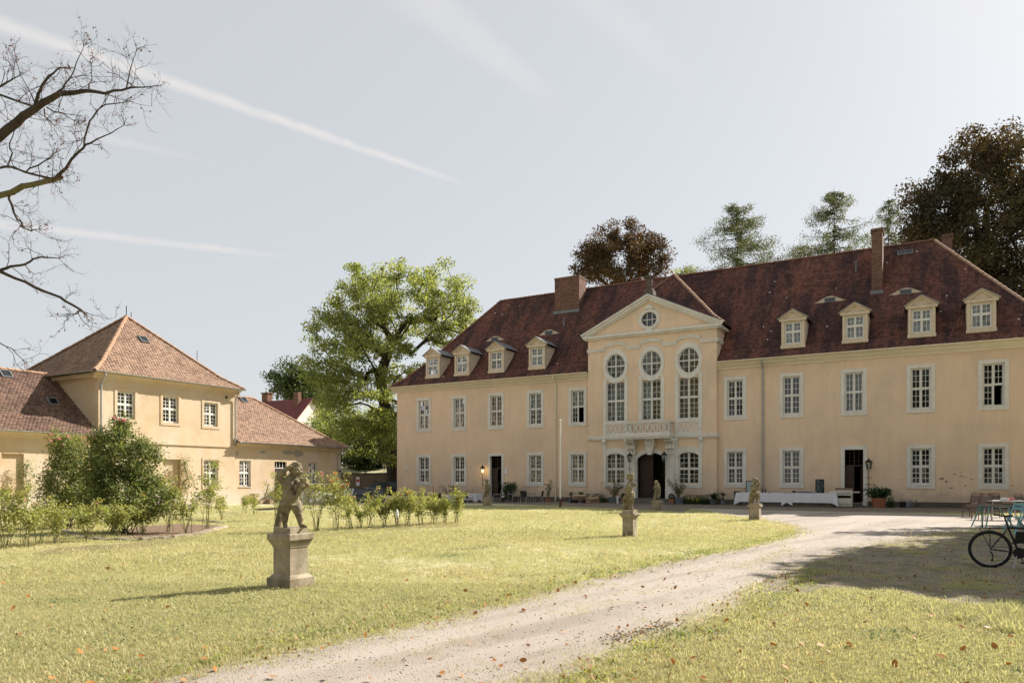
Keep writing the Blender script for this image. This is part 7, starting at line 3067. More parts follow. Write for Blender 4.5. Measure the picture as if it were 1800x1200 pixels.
for k, (dx, m_, lab) in enumerate(((-.05, 'white', 'small white box on the pale garden table'), (.22, 'petal_pink', 'small pink box on the pale garden table'))):
    mb = MB()
    mb.box(-.1, .1, -.06, .06, 0, .1)
    a = gp(1764, 27.8)
    tag(mb.build('small_box', M[m_], loc=(a[0] + dx, a[1] - .1, .752)), lab, 'box')


def fold_chair(label, loc, rz):
    r = thing('folding_chair', label, 'chair', loc, rz, 'light blue folding chairs')
    for s_ in (-1, 1):
        mb = MB()
        mb.bar((s_ * .2, -.28, 0), (s_ * .2, .26, .88), .03)
        mb.build('leg', M['teal'], r)
        mb = MB()
        mb.bar((s_ * .17, .26, 0), (s_ * .17, -.18, .46), .028)
        mb.build('leg', M['teal'], r)
    for k in range(5):
        mb = MB()
        mb.box(-.19, .19, -.20 + .085 * k, -.14 + .085 * k, .445, .462)
        mb.build('slat', M['teal'], r)
    for z in (.66, .78):
        y = -.28 + .54 * (z + .03) / .88
        mb = MB()
        mb.box(-.2, .2, y - .01, y + .01, z, z + .08)
        mb.build('back_slat', M['teal'], r)
    return r


f0 = fold_chair('light blue folding chair nearest the bicycle bag', gp(1786, 21.6), R(-70))
f1 = copy_tree(f0)
f1['label'] = 'light blue folding chair cut off by the right picture edge'
f1.location = gp(1806, 20.6)
f1.rotation_euler = (0, 0, R(-60))


def bicycle(loc, rz):
    b = thing('bicycle', 'black mountain bicycle with rear rack parked in the shade at the right edge', 'bicycle', loc, rz)
    RR = .335
    def wheel(x):
        mb = MB()
        n = 40
        m_ = 8
        for i in range(n):
            a = 2 * math.pi * i / n
            for k in range(m_):
                w = 2 * math.pi * k / m_
                r = RR - .030 + .030 * math.cos(w)
                mb.v.append((r * math.cos(a), .030 * math.sin(w), r * math.sin(a)))
        for i in range(n):
            for k in range(m_):
                j, l = (i + 1) % n, (k + 1) % m_
                mb.f.append((i * m_ + k, j * m_ + k, j * m_ + l, i * m_ + l))
        wh = mb.build('wheel', M['rubber'], b, smooth=True, loc=(x, 0, RR))
        mb = MB()
        for i in range(n):
            a = 2 * math.pi * i / n
            for (r, y) in ((RR - .05, -.012), (RR - .05, .012), (RR - .068, .009), (RR - .068, -.009)):
                mb.v.append((r * math.cos(a), y, r * math.sin(a)))
        for i in range(n):
            j = (i + 1) % n
            for k in range(4):
                l = (k + 1) % 4
                mb.f.append((i * 4 + k, j * 4 + k, j * 4 + l, i * 4 + l))
        mb.build('rim', M['alloy'], wh)
        mb = MB()
        for i in range(28):
            a = 2 * math.pi * i / 28
            mb.tube([(.02 * math.cos(a + 1.2), .02 * (1 if i % 2 else -1), .02 * math.sin(a + 1.2)), ((RR - .06) * math.cos(a), 0, (RR - .06) * math.sin(a))], .0016, 4, False)
        tag(mb.build('spokes', M['steel'], wh), kind='stuff')
        mb = MB()
        mb.tube([(0, -.06, 0), (0, .06, 0)], .022, 10)
        mb.build('hub', M['alloy'], wh)
    wheel(0)
    wheel(1.06)
    rh, bb, st_, hd0, hd1 = (0, 0, RR), (.43, 0, .29), (.27, 0, .73), (.86, 0, .62), (.83, 0, .74)
    mb = MB()
    mb.tube([bb, st_], .018, 8)
    mb.tube([st_, (.83, 0, .71)], .019, 8)
    mb.tube([bb, hd0], .023, 8)
    mb.tube([hd0, hd1], .022, 8)
    for s_ in (-1, 1):
        mb.tube([(0, s_ * .06, RR), (.25, s_ * .02, .68)], .010, 6)
        mb.tube([(0, s_ * .06, RR), (.40, s_ * .035, .29)], .011, 6)
        mb.tube([(1.06, s_ * .055, RR), (.90, s_ * .05, .60)], .015, 6)
    mb.tube([(.90, -.05, .60), (.90, .05, .60)], .02, 6)
    mb.build('frame', M['bikeblack'], b)
    mb = MB()
    mb.tube([st_, (.215, 0, .93)], .014, 8)
    mb.build('seatpost', M['bikeblack'], b)
    mb = MB()
    n = 10
    for i in range(n + 1):
        q = i / n
        x = .05 + .29 * q
        w = .075 * (1 - q) ** .6 * (1 if q > .08 else .8) + .018
        z = .945 + .012 * math.cos(q * 5)
        mb.v += [(x, -w, z - .018), (x, -w * .6, z + .012), (x, w * .6, z + .012), (x, w, z - .018)]
    for i in range(n):
        for k in range(3):
            mb.f.append((i * 4 + k, (i + 1) * 4 + k, (i + 1) * 4 + k + 1, i * 4 + k + 1))
    mb.build('saddle', M['rubber'], b, smooth=True)
    mb = MB()
    mb.tube([(-.22, -.07, .715), (.16, -.07, .715), (.16, .07, .715), (-.22, .07, .715), (-.22, -.07, .715)], .006, 5)
    for y in (-.03, .03):
        mb.tube([(-.22, y, .715), (.16, y, .715)], .005, 5)
    for s_ in (-1, 1):
        mb.tube([(0, s_ * .075, RR + .02), (-.16, s_ * .07, .715)], .006, 5)
        mb.tube([(0, s_ * .075, RR + .02), (.0, s_ * .07, .715)], .006, 5)
    mb.tube([(.16, -.05, .715), (.26, -.02, .70)], .006, 5)
    mb.tube([(.16, .05, .715), (.26, .02, .70)], .006, 5)
    mb.build('rear_rack', M['bikeblack'], b)
    mb = MB()
    mb.box(.10, .13, -.02, .02, .60, .65)
    mb.build('reflector', M['red'], b)
    mb = MB()
    for s_, a in ((-1, -1.25), (1, 1.9)):
        e = (.43 + .17 * math.cos(a), s_ * .075, .29 + .17 * math.sin(a))
        mb.bar((.43, s_ * .075, .29), e, .02, .014)
        mb.box(e[0] - .045, e[0] + .045, e[1] + s_ * .05 - .045, e[1] + s_ * .05 + .045, e[2] - .012, e[2] + .012)
    mb.build('crank', M['bikeblack'], b)
    mb = MB()
    mb.lathe([(.05, 0), (.095, 0), (.095, .006), (.05, .006)], n=24)
    mb.xf(Matrix.Rotation(R(90), 4, 'X'))
    mb.build('chainring', M['bikeblack'], b, loc=(.43, -.05, .29))
    mb = MB()
    for k in range(6):
        r = .052 - .006 * k
        mb.lathe([(.01, .004 * k), (r, .004 * k), (r, .004 * k + .0025), (.01, .004 * k + .0025)], n=18)
    mb.xf(Matrix.Rotation(R(90), 4, 'X'))
    mb.build('sprocket', M['alloy'], b, loc=(0, -.03, RR))
    mb = MB()
    mb.bar((.0, -.06, RR - .03), (.045, -.06, RR - .10), .022)
    mb.bar((.045, -.06, RR - .10), (.03, -.06, RR - .19), .02)
    mb.ball((.03, -.06, RR - .19), .022, 8, 6)
    mb.build('derailleur', M['bikeblack'], b)
    mb = MB()
    mb.tube([(.02, -.055, RR + .05), (.43, -.053, .385)], .004, 4)
    mb.tube([(.03, -.055, RR - .20), (.43, -.053, .195)], .004, 4)
    mb.build('chain', M['iron'], b)
    mb = MB()
    mb.tube([hd1, (.81, 0, .84), (.88, 0, .87)], .014, 6)
    mb.tube([(.80, -.30, .88), (.88, -.1, .87), (.88, .1, .87), (.80, .30, .88)], .013, 6)
    mb.build('handlebar', M['bikeblack'], b)
    mb = MB()
    mb.taper(.36, .68, -.05, .05, .46, .66, -.03, -.01)
    mb.build('frame_bag', M['rubber'], b)
    mb = MB()
    mb.tube([(.40, -.03, .27), (.34, -.16, .02)], .009, 6)
    mb.build('kickstand', M['alloy'], b)
    return b


bk_ = bicycle((W(1740, 0, 13.0)[0], 13.0, .0), R(-30))

# ------------------------------------------------------------------ roses and shrubs
def rosette(mb, c, r, rr):
    c = Vector(c)
    for ring, (n, q, up) in enumerate(((5, 1.0, .1), (5, .7, .45), (3, .4, .8))):
        for i in range(n):
            a = 2 * math.pi * (i + .5 * ring) / n + rr.uniform(-.2, .2)
            d = Vector((math.cos(a), math.sin(a), 0))
            s_ = Vector((-d.y, d.x, 0))
            p0 = c + d * r * .1
            p1 = c + d * r * q * .7 + Vector((0, 0, up * r * .6))
            p2 = c + d * r * q + Vector((0, 0, up * r))
            mb.quad(p0 - s_ * r * .15, p1 - s_ * r * .5 * q, p2, p1 + s_ * r * .5 * q)


def rose(label, px, pyb, h, spread, canes, nleaf, flowers, seed, leaf='rose_leaf', name='rose_bush', ls=.062, low=.45, group='rose bushes in the lawn beds', lift=0):
    rng = np.random.default_rng(seed)
    rr = random.Random(seed)
    x, y = G(px, pyb)
    root = thing(name, label, 'rose bush', (x, y, 0), 0, group)
    P, Q, rp, rq, L, tips = [], [], [], [], [], []

    def cane(p0, tip, r0, sub):
        prev = p0
        m = 6
        for k in range(1, m + 1):
            q = k / m
            p = p0 + (tip - p0) * np.array([q ** 1.3, q ** 1.3, q]) + rng.normal(0, .012, 3) + np.array([0, 0, .05 * math.sin(3.1 * q)])
            P.append(prev); Q.append(p); rp.append(r0 * (1.05 - .75 * q)); rq.append(r0 * (1.0 - .75 * q))
            if q > low:
                n = rng.poisson(nleaf * .8 * (.25 + q * q * 1.3))
                w = rng.uniform(0, 1, (n, 1))
                L.append(prev + (p - prev) * w + rng.normal(0, .055, (n, 3)))
            if sub and q > .4 and rng.random() < .75:
                d = rng.normal(0, 1, 3) * np.array([1, 1, .5]) + np.array([0, 0, .9])
                d /= np.linalg.norm(d)
                cane(p, p + d * h * rng.uniform(.14, .3), r0 * .55, False)
            prev = p
        tips.append(prev)
    for i in range(canes):
        a = rng.uniform(0, 2 * math.pi)
        s_ = spread * rng.uniform(.25, 1)
        cane(np.array([rng.normal(0, .05), rng.normal(0, .05), 0]), np.array([math.cos(a) * s_, math.sin(a) * s_, h * rng.uniform(.6, 1)]), rng.uniform(.006, .011), True)
    link('canes', edges_mesh('canes', P, Q, rp, rq, M['stem'], 5), root)
    link('foliage', leaf_mesh('foliage', np.concatenate(L), ls, M[leaf], rng, .35, .62), root)
    tips.sort(key=lambda p: -p[2])
    for i in range(min(flowers[0], len(tips))):
        mb = MB()
        for k in range(flowers[3] if len(flowers) > 3 else 2):
            rosette(mb, Vector(tips[i * 2 % len(tips)]) + Vector((rr.uniform(-.05, .05), rr.uniform(-.05, .05), rr.uniform(-.02, .04))), flowers[2] * rr.uniform(.75, 1.1), rr)
        mb.build('bloom', M[flowers[1]], root)
    return root


RO = [
    # label, px, base py, height, spread, canes, leaves, (n, colour, size, per)
    ('tall rose with big pink blooms directly behind the near statue', 556, 935, 1.75, .55, 9, 13, (7, 'petal_pink', .055, 3)),
    ('tall rose with orange blooms behind the near statue, right of the pink one', 592, 934, 1.55, .5, 9, 13, (8, 'petal_orange', .05, 2)),
    ('thin leggy rose bush third along the row right of the near statue', 614, 930, .95, .4, 7, 12, (2, 'petal_pink', .04)),
    ('narrow upright rose bush fourth along the lawn row', 653, 929, 1.15, .28, 6, 12, (1, 'petal_pink', .04)),
    ('dense low rose bush fifth along the lawn row', 676, 926, 1.0, .42, 9, 15, (3, 'petal_orange', .04)),
    ('pale leaved tall rose bush in mid row with orange blooms', 700, 926, 1.15, .42, 9, 15, (5, 'petal_orange', .045)),
    ('pale rose bush just right of the row middle', 717, 926, 1.05, .4, 8, 15, (2, 'petal_orange', .04)),
    ('rose bush with russet buds before the blue sofa', 738, 923, 1.0, .42, 8, 15, (4, 'petal_orange', .04)),
    ('broad rose bush third from the right end of the row', 762, 921, .95, .45, 9, 15, (2, 'petal_pink', .04)),
    ('rose bush second from the right end of the row', 783, 920, .85, .38, 7, 13, (1, 'petal_pink', .035)),
    ('upright rose bush at the right end of the lawn row', 803, 920, 1.1, .32, 8, 14, (1, 'petal_pink', .035)),
    ('low rose bush between the third and narrow upright ones', 634, 928, .75, .35, 6, 10, (1, 'petal_orange', .035)),
    # left bed
    ('small pale rose bush in front of the left big shrub', 98, 957, 1.0, .42, 8, 12, (2, 'petal_pink', .035)),
    ('low rose bush before the gap between both big shrubs', 152, 952, .85, .45, 8, 12, (1, 'petal_pink', .035)),
    ('low wide rose bush before the dark big shrub', 205, 945, .85, .5, 9, 13, (1, 'petal_orange', .035)),
    ('thin rose bush at the right foot of the dark shrub', 252, 940, 1.0, .45, 8, 12, (2, 'petal_orange', .035)),
    ('tall loose rose bush beside the white plant card', 300, 935, 1.6, .55, 9, 11, (2, 'petal_pink', .04)),
    ('tall pale rose bush with few pink blooms before the ground floor window', 362, 935, 1.95, .45, 9, 12, (4, 'petal_pink', .045)),
    ('rose bush under the white plant card', 327, 942, 1.1, .4, 7, 11, (1, 'petal_pink', .035)),
    ('rose bush cut by the left picture edge with pink blooms', 8, 965, 1.35, .5, 9, 13, (4, 'petal_pink', .04)),
    ('sparse rose bush second from the left picture edge', 45, 962, 1.1, .45, 8, 11, (3, 'petal_pink', .04)),
    ('single thin rose stem left of the small pale bush', 72, 955, .9, .22, 4, 8, (1, 'petal_pink', .035)),
    ('little pink rose left of the planks by the outbuilding', 428, 902, .75, .4, 6, 9, (4, 'petal_pink', .04)),
    ('little pink rose in front of the planks by the outbuilding', 446, 905, .8, .4, 6, 9, (3, 'petal_pink', .04)),
    ('small rose with pink blooms left of the near statue torso', 486, 915, 1.7, .35, 7, 10, (4, 'petal_pink', .05, 2)),
    ('low rose bush by the bed edging behind the tall pale rose', 388, 915, .9, .4, 6, 9, (1, 'petal_pink', .035)),
    ('wild rose bush far left against the outbuilding wall', 20, 905, 1.2, .8, 8, 12, (3, 'petal_pink', .04)),
]
for i, a in enumerate(RO):
    rose(*a, seed=300 + i)


def shrub(label, px, pyb, lobes, n, seed, name='rose_shrub', leaf='shrub_leaf', flowers=0, ls=.075, extra=()):
    rng = np.random.default_rng(seed)
    rr = random.Random(seed)
    x, y = G(px, pyb)
    root = thing(name, label, 'shrub', (x, y, 0))
    cl = []
    for (qx, qy, rx, rz, k, dy) in lobes:
        yy = y + dy
        c = np.array(W(qx, qy, yy)) - np.array([x, y, 0])
        s_ = yy / FOC
        u = rng.normal(size=(k, 3))
        u /= np.linalg.norm(u, axis=1)[:, None]
        cl.append(c + u * np.array([rx * s_, rx * s_ * .9, rz * s_]) * rng.uniform(.35, 1.08, (k, 1)) ** .6)
    cl = np.concatenate(cl)
    cl[:, 2] = np.maximum(cl[:, 2], .15)
    arr, r, e = grow((0, 0, 0), [(0, 0, 0), (.05, 0, .25), (0, .03, .5)], .05, cl, rng, .25, .08, .004)
    base = rng.normal(0, .18, (len(arr), 3)) * 0
    P = np.array([arr[i] for i, j in e])
    Q = np.array([arr[j] for i, j in e])
    rp = np.array([min(r[i], .03) for i, j in e])
    rq = np.array([min(r[j], .03) for i, j in e])
    # several stems from the ground
    S = [(np.array([rng.normal(0, .25), rng.normal(0, .2), 0]), cl[rng.integers(0, len(cl))]) for _ in range(26)]
    P = np.concatenate([P, [s_[0] for s_ in S]])
    Q = np.concatenate([Q, [s_[0] + (s_[1] - s_[0]) * .55 for s_ in S]])
    rp = np.concatenate([rp, np.full(26, .014)])
    rq = np.concatenate([rq, np.full(26, .008)])
    link('stems', edges_mesh('stems', P, Q, rp, rq, M['stem'], 5), root)
    k = n // len(cl)
    pts = (cl[:, None] + rng.normal(size=(len(cl), k, 3)) * .11).reshape(-1, 3)
    link('foliage', leaf_mesh('foliage', pts[pts[:, 2] > .05], ls, M[leaf], rng, .3, .6), root)
    idx = sorted(range(len(cl)), key=lambda i: -(cl[i][2] - cl[i][1] * .7) + rr.uniform(0, 1.6))[:flowers]
    for i in idx:
        mb = MB()
        rosette(mb, Vector(cl[i]) + Vector((0, -.12, .08)), .075, rr)
        rosette(mb, Vector(cl[i]) + Vector((.06, -.15, .05)), .06, rr)
        mb.build('bloom', M['petal_pink'], root)
    return root


shrub('big dark rose shrub, taller right one of the pair on the lawn', 216, 937,
      [(214, 800, 50, 44, 70, 0), (250, 820, 36, 44, 46, .2), (180, 830, 32, 40, 40, 0), (215, 865, 66, 44, 90, 0), (260, 880, 36, 34, 36, -.1), (200, 768, 34, 24, 26, 0), (212, 745, 10, 12, 8, 0), (170, 880, 30, 30, 24, .1), (225, 900, 50, 20, 30, 0)], 24000, 401, flowers=6, ls=.08)
shrub('lighter loose rose shrub, left one of the big pair', 122, 930,
      [(118, 850, 46, 46, 70, .3), (100, 875, 36, 30, 40, .2), (140, 810, 38, 38, 40, .3), (112, 815, 26, 34, 26, .3), (100, 775, 10, 24, 10, .3), (135, 780, 26, 14, 14, .3), (150, 870, 36, 36, 40, .3)], 15000, 402, flowers=7, leaf='rose_mid')
# climbers on the outbuilding wall
for (px, py0, py1, seed, lab) in ((321, 808, 872, 411, 'climbing rose on the outbuilding wall beside the blind niche'), (43, 815, 880, 412, 'thin climber beside the left blind niche')):
    rng = np.random.default_rng(seed)
    s_ = stx(px)
    z1 = sz(px, py0)
    q = Y2W(s_, -.15)
    root = thing('climbing_rose', lab, 'climber', (q.x, q.y, 0), YANG)
    P, Q, rp, rq, L = [], [], [], [], []
    for k in range(4):
        prev = np.array([rng.normal(0, .1), 0, 0])
        for j in range(1, 9):
            p = np.array([rng.normal(0, .16), rng.normal(-.04, .05), z1 * j / 8])
            P.append(prev); Q.append(p); rp.append(.012); rq.append(.01)
            if j > 2:
                L.append(p + rng.normal(0, 1, (26, 3)) * np.array([.2, .07, .14]))
            prev = p
    link('stems', edges_mesh('stems', P, Q, rp, rq, M['stem'], 5), root)
    link('foliage', leaf_mesh('foliage', np.concatenate(L), .085, M['shrub_leaf'], rng, .2, .55), root)

# beds of soil and their stone edging
BED = jag([G(*p) for p in [(200, 936), (240, 926), (310, 921), (388, 923), (394, 930), (320, 943), (250, 948), (205, 944)]], .3, .05, 12)
sheet('flower_bed', BED, M['soil'], .014)
for k, (a, b_) in enumerate((((85, 921), (110, 936)), ((112, 934), (150, 948)), ((248, 951), (300, 948)), ((302, 947), (352, 941)), ((354, 940), (396, 928)), ((300, 913), (345, 915)), ((348, 916), (392, 920)), ((160, 949), (244, 951)))):
    A, B = G(*a), G(*b_)
    L_ = math.hypot(B[0] - A[0], B[1] - A[1])
    mb = MB()
    n = 7
    for i in range(n + 1):
        q = i / n
        hh = (.09 if k in (2, 3, 4) else .055) + .02 * math.sin(i * 1.7 + k)
        w = .10 + .02 * math.sin(i * 2.3 + k)
        mb.v += [(L_ * q, -w, -.03), (L_ * q, -w * .8, hh), (L_ * q, w * .8, hh + .01), (L_ * q, w, -.03)]
    for i in range(n):
        for j in range(3):
            mb.f.append((i * 4 + j, (i + 1) * 4 + j, (i + 1) * 4 + j + 1, i * 4 + j + 1))
    mb.f += [(0, 1, 2, 3), (n * 4, n * 4 + 3, n * 4 + 2, n * 4 + 1)]
    o = mb.build('edging_stone', M['stone2'] if k in (2, 3, 4) else M['step'], loc=(A[0], A[1], 0))
    o.rotation_euler = (0, 0, math.atan2(B[1] - A[1], B[0] - A[0]))
    tag(o, ['dark edging log at the left end of the bed', 'dark edging log left of the dark shrub', 'pale edging stone right of the dark shrub', 'pale edging stone under the plant card', 'pale edging stone at the right bed end',
            'rear edging stone behind the leggy roses', 'rear edging stone at the right bed end', 'edging stone in shade under the dark shrub'][k], 'edging stone', 'edging of the rose bed')
for k, pts in enumerate(([(536, 942), (560, 936), (600, 935), (640, 930), (680, 927), (730, 925), (780, 922), (815, 921), (815, 925), (760, 928), (700, 932), (640, 937), (590, 942), (550, 945)],
                         [(60, 972), (110, 962), (220, 956), (330, 946), (345, 950), (240, 964), (120, 972), (70, 978)])):
    sheet('mulch_strip', jag([G(*p) for p in pts], .2, .07, 20 + k), M['soil'], .010)
# plant card and white thing in the rose row
pc = thing('plant_card', 'white plant label card on a stick in the rose bed', 'plant label', (*G(337, 938), 0), R(10))
mb = MB()
mb.box(-.09, .09, -.006, .006, .66, .86)
mb.build('card', M['paper'], pc)
mb = MB()
mb.bar((0, .01, 0), (0, .01, .7), .018)
mb.build('stick', M['wood'], pc)
mb = MB()
mb.lathe([(.04, 0), (.055, .08), (.045, .18), (.02, .26), (.0, .28)], n=10)
tag(mb.build('rose_cone', M['white'], loc=(*G(698, 929), .35)), 'small white cone among the roses in mid row', 'garden cone')
mb = MB()
mb.tube([(0, 0, -.1), (0, 0, .4)], .012, 5)
tag(mb.build('cone_stick', M['wood'], loc=(*G(698, 929), 0)), 'thin stick carrying the small white cone', 'stick')

# odds and ends before the outbuilding
for k, (px, py, w, d, h, m_, nm, lab, rz) in enumerate((
        (447, 884, .38, .35, .62, 'paleplank', 'plank_box', 'upright brown plank box by the outbuilding door', .3),
        (460, 884, .5, .3, .18, 'paleplank', 'timber_block', 'pale timber block right of the plank box', .1),
        (474, 884, .7, .28, .26, 'wood', 'timber_pile', 'brown timber pile left of the outbuilding door', .5),
        (437, 885, .4, .3, .2, 'rubber', 'dark_crate', 'dark crate left of the plank box', .2))):
    x, y = G(px, py)
    y = 45.2
    x = (px - 900) / FOC * y
    mb = MB()
    mb.taper(-w / 2, w / 2, -d / 2, d / 2, 0, h, -.03, -.02)
    mb.box(-w / 2 - .02, w / 2 + .02, -d / 2 - .02, d / 2 + .02, h, h + .03)
    mb.box(-w / 2 - .03, -w / 2 + .05, -d / 2 - .015, d / 2 + .015, -.02, h)
    o = mb.build(nm, M[m_], loc=(x, y, 0))
    o.rotation_euler = (0, 0, YANG + rz)
    tag(o, lab, 'box' if 'box' in nm or 'crate' in nm else 'timber')
mb = MB()
mb.bar((0, 0, 0), (.25, .3, 1.2), .05)
tag(mb.build('leaning_pole', M['wood'], loc=(W(462, 0, 45.6)[0], 45.6, 0)), 'thin pole leaning on the wall left of the outbuilding door', 'pole')
for k, (px, y_) in enumerate(((468, 36), (476, 35.5))):
    mb = MB()
    mb.bar((-.6, 0, .06), (.6, .1, .12), .10, .07)
    tag(mb.build('grey_log', M['step'], loc=(W(px, 0, y_)[0], y_, 0)), ['grey weathered log on the grass left of the near statue', 'second weathered log lying against the grey one'][k], 'log')

# ------------------------------------------------------------------ grass, fallen leaves, pebbles


def tuft_mesh(name, m, seed, n=16, h=.055, spread=.05, w=.0045):
    rng = np.random.default_rng(seed)
    V, F = [], []
    for i in range(n):
        a = rng.uniform(0, 2 * math.pi)
        p = rng.normal(0, spread, 2)
        hh = h * rng.uniform(.45, 1.25)
        ln = rng.uniform(.25, 1.1) * hh
        d = np.array([math.cos(a), math.sin(a)])
        s_ = np.array([-d[1], d[0]]) * w * rng.uniform(.7, 1.3)
        b = len(V)
        for q, k in ((0, 1), (.55, .8), (1, .08)):
            c = p + d * ln * q ** 1.8
            z = hh * (q - .15 * q * q)
            V.append((*(c + s_ * k), z))
            V.append((*(c - s_ * k), z))
        F += [(b, b + 1, b + 3, b + 2), (b + 2, b + 3, b + 5, b + 4)]
    return raw_mesh(name, V, F, m)


def scatter(name, pts, scl, tuft, seed):
    """one stuff object: tufts set on the given ground points"""
    rng = np.random.default_rng(seed)
    me = bpy.data.meshes.new(name)
    me.vertices.add(len(pts))
    me.vertices.foreach_set('co', np.asarray(pts, np.float32).ravel())
    a = me.attributes.new('scl', 'FLOAT', 'POINT')
    a.data.foreach_set('value', np.asarray(scl, np.float32))
    r = me.attributes.new('rot', 'FLOAT_VECTOR', 'POINT')
    rv = np.zeros((len(pts), 3), np.float32)
    rv[:, 2] = rng.uniform(0, 6.28, len(pts))
    rv[:, :2] = rng.normal(0, .12, (len(pts), 2))
    r.data.foreach_set('vector', rv.ravel())
    o = link(name, me)
    src = bpy.data.objects.new(name + '_tuft', tuft)
    ng = bpy.data.node_groups.new(name, 'GeometryNodeTree')
    ng.interface.new_socket('Geometry', in_out='INPUT', socket_type='NodeSocketGeometry')
    ng.interface.new_socket('Geometry', in_out='OUTPUT', socket_type='NodeSocketGeometry')
    gi, go = ng.nodes.new('NodeGroupInput'), ng.nodes.new('NodeGroupOutput')
    ip = ng.nodes.new('GeometryNodeInstanceOnPoints')
    oi = ng.nodes.new('GeometryNodeObjectInfo')
    oi.inputs['Object'].default_value = src
    oi.inputs['As Instance'].default_value = True
    n1 = ng.nodes.new('GeometryNodeInputNamedAttribute')
    n1.data_type = 'FLOAT'
    n1.inputs['Name'].default_value = 'scl'
    n2 = ng.nodes.new('GeometryNodeInputNamedAttribute')
    n2.data_type = 'FLOAT_VECTOR'
    n2.inputs['Name'].default_value = 'rot'
    e2r = ng.nodes.new('FunctionNodeEulerToRotation')
    L = ng.links.new
    L(gi.outputs[0], ip.inputs['Points'])
    L(oi.outputs['Geometry'], ip.inputs['Instance'])
    L(n2.outputs['Attribute'], e2r.inputs[0])
    L(e2r.outputs[0], ip.inputs['Rotation'])
    L(n1.outputs['Attribute'], ip.inputs['Scale'])
    L(ip.outputs[0], go.inputs[0])
    md = o.modifiers.new('tufts', 'NODES')
    md.node_group = ng
    return tag(o, kind='stuff')


def wave(p, s_, ph):
    return np.sin(p[:, 0] * s_ + ph + 1.3 * np.sin(p[:, 1] * s_ * .7 + ph)) * np.sin(p[:, 1] * s_ * 1.1 + ph * 2 + 1.1 * np.sin(p[:, 0] * s_ * .6))


def lawn_points(n, y0, y1, rng, pw=1.0):
    u = rng.uniform(0, 1, n)
    y = (y0 ** pw + u * (y1 ** pw - y0 ** pw)) ** (1 / pw)
    x = y * rng.uniform(-.78, .78, n)
    return np.stack([x, y], 1)


def dist_edge(p, poly):
    P = np.array(poly)
    A, B = P, np.roll(P, -1, 0)
    out = np.full(len(p), 1e9)
    for a, b in zip(A, B):
        d = b - a
        t = np.clip(((p - a) @ d) / (d @ d + 1e-9), 0, 1)
        out = np.minimum(out, np.hypot(*(p - a - t[:, None] * d).T))
    return out


def coarse(poly, k):
    return poly[::k]


rng = np.random.default_rng(900)
yardfront = [tuple(Y2W(s_, 0)[:2]) for s_ in (-34, 8)] + [(-30, 70), (-70, 40)]


def lawn_filter(p, soft=.16):
    g = in_poly(p, DRIVE)
    f = in_poly(p, FORE)
    d = in_poly(p, DIRT)
    b = in_poly(p, BED) | in_poly(p, yardfront)
    ok = ~(f | b)
    if soft:
        near = np.zeros(len(p), bool)
        gi = np.where(g)[0]
        de = dist_edge(p[gi], coarse(DRIVE, 3))
        near[gi] = rng.random(len(gi)) < np.exp(-de / soft) * .8
        ok &= (~g) | near
    else:
        ok &= ~g
    pm = wave(p, 2.1, .4) + .6 * wave(p, 5.3, 1.7)
    ok &= (~d) | ((pm > .55) & (rng.random(len(p)) < .75)) | (rng.random(len(p)) < .05)
    return ok


TUF = [tuft_mesh('grass_tuft', M['blade'], 1, 20, .031, .075, .0027), tuft_mesh('grass_tuft', M['drygrass'], 2, 16, .036, .075, .0027), tuft_mesh('grass_tuft', M['blade'], 3, 20, .075, .05, .0036)]
for (n, y0, y1, pw, sc, k) in ((120000, 4.6, 11, 1.4, 1.0, 0), (52000, 9, 22, 1.3, 1.35, 0), (42000, 18, 42, 1.2, 2.0, 0), (34000, 4.6, 13, 1.3, 1.0, 1), (24000, 11, 32, 1.2, 1.6, 1), (9000, 5, 26, 1.4, .9, 2)):
    p = lawn_points(n, y0, y1, rng, pw)
    ok = lawn_filter(p)
    w = wave(p, .55, .3 + k) + .5 * wave(p, 1.6, 2 + k)
    if k == 1:
        ok &= rng.random(n) < .5 + .5 * w
    if k == 2:
        ok &= w > .45
    p = p[ok]
    s_ = sc * rng.uniform(.6, 1.2, len(p)) * (1 + .25 * w[ok])
    if k != 2:
        s_ *= np.where(in_poly(p, DIRT), .8, 1)
    z = np.array([ground_h(x, y) for x, y in p])
    scatter(['lawn_grass', 'dry_grass', 'long_grass'][k], np.column_stack([p, z]), s_, TUF[k], 5 + k)
# a lusher clump strip at the shade border on the right
p = np.stack([rng.uniform(5.0, 9.5, 2600), rng.uniform(7.7, 9.0, 2600)], 1)
p[:, 1] += .25 * np.sin(p[:, 0] * 2.1)
scatter('long_grass', np.column_stack([p, np.zeros(len(p))]), rng.uniform(.8, 1.5, len(p)), TUF[2], 31)
# leafy weeds fringing the drive
fr = np.array(edge_up)
pts = []
for a, b_ in zip(fr, fr[1:]):
    n = int(40 * np.linalg.norm(b_ - a))
    t = rng.uniform(0, 1, (n, 1))
    pts.append(a + (b_ - a) * t + rng.normal(0, .18, (n, 2)) + np.array([-.05, .12]))
fl = np.array(edge_lo[1:8])
for a, b_ in zip(fl, fl[1:]):
    n = int(30 * np.linalg.norm(b_ - a))
    t = rng.uniform(0, 1, (n, 1))
    pts.append(a + (b_ - a) * t + rng.normal(0, .14, (n, 2)) + np.array([.1, -.12]))
p = np.concatenate(pts)
c_ = np.column_stack([np.repeat(p, 7, 0) + rng.normal(0, .035, (len(p) * 7, 2)), rng.uniform(.008, .05, len(p) * 7)])
tag(link('verge_weeds', leaf_mesh('verge_weeds', c_, .035, M['pale'], rng, 1.2, .7)), kind='stuff')

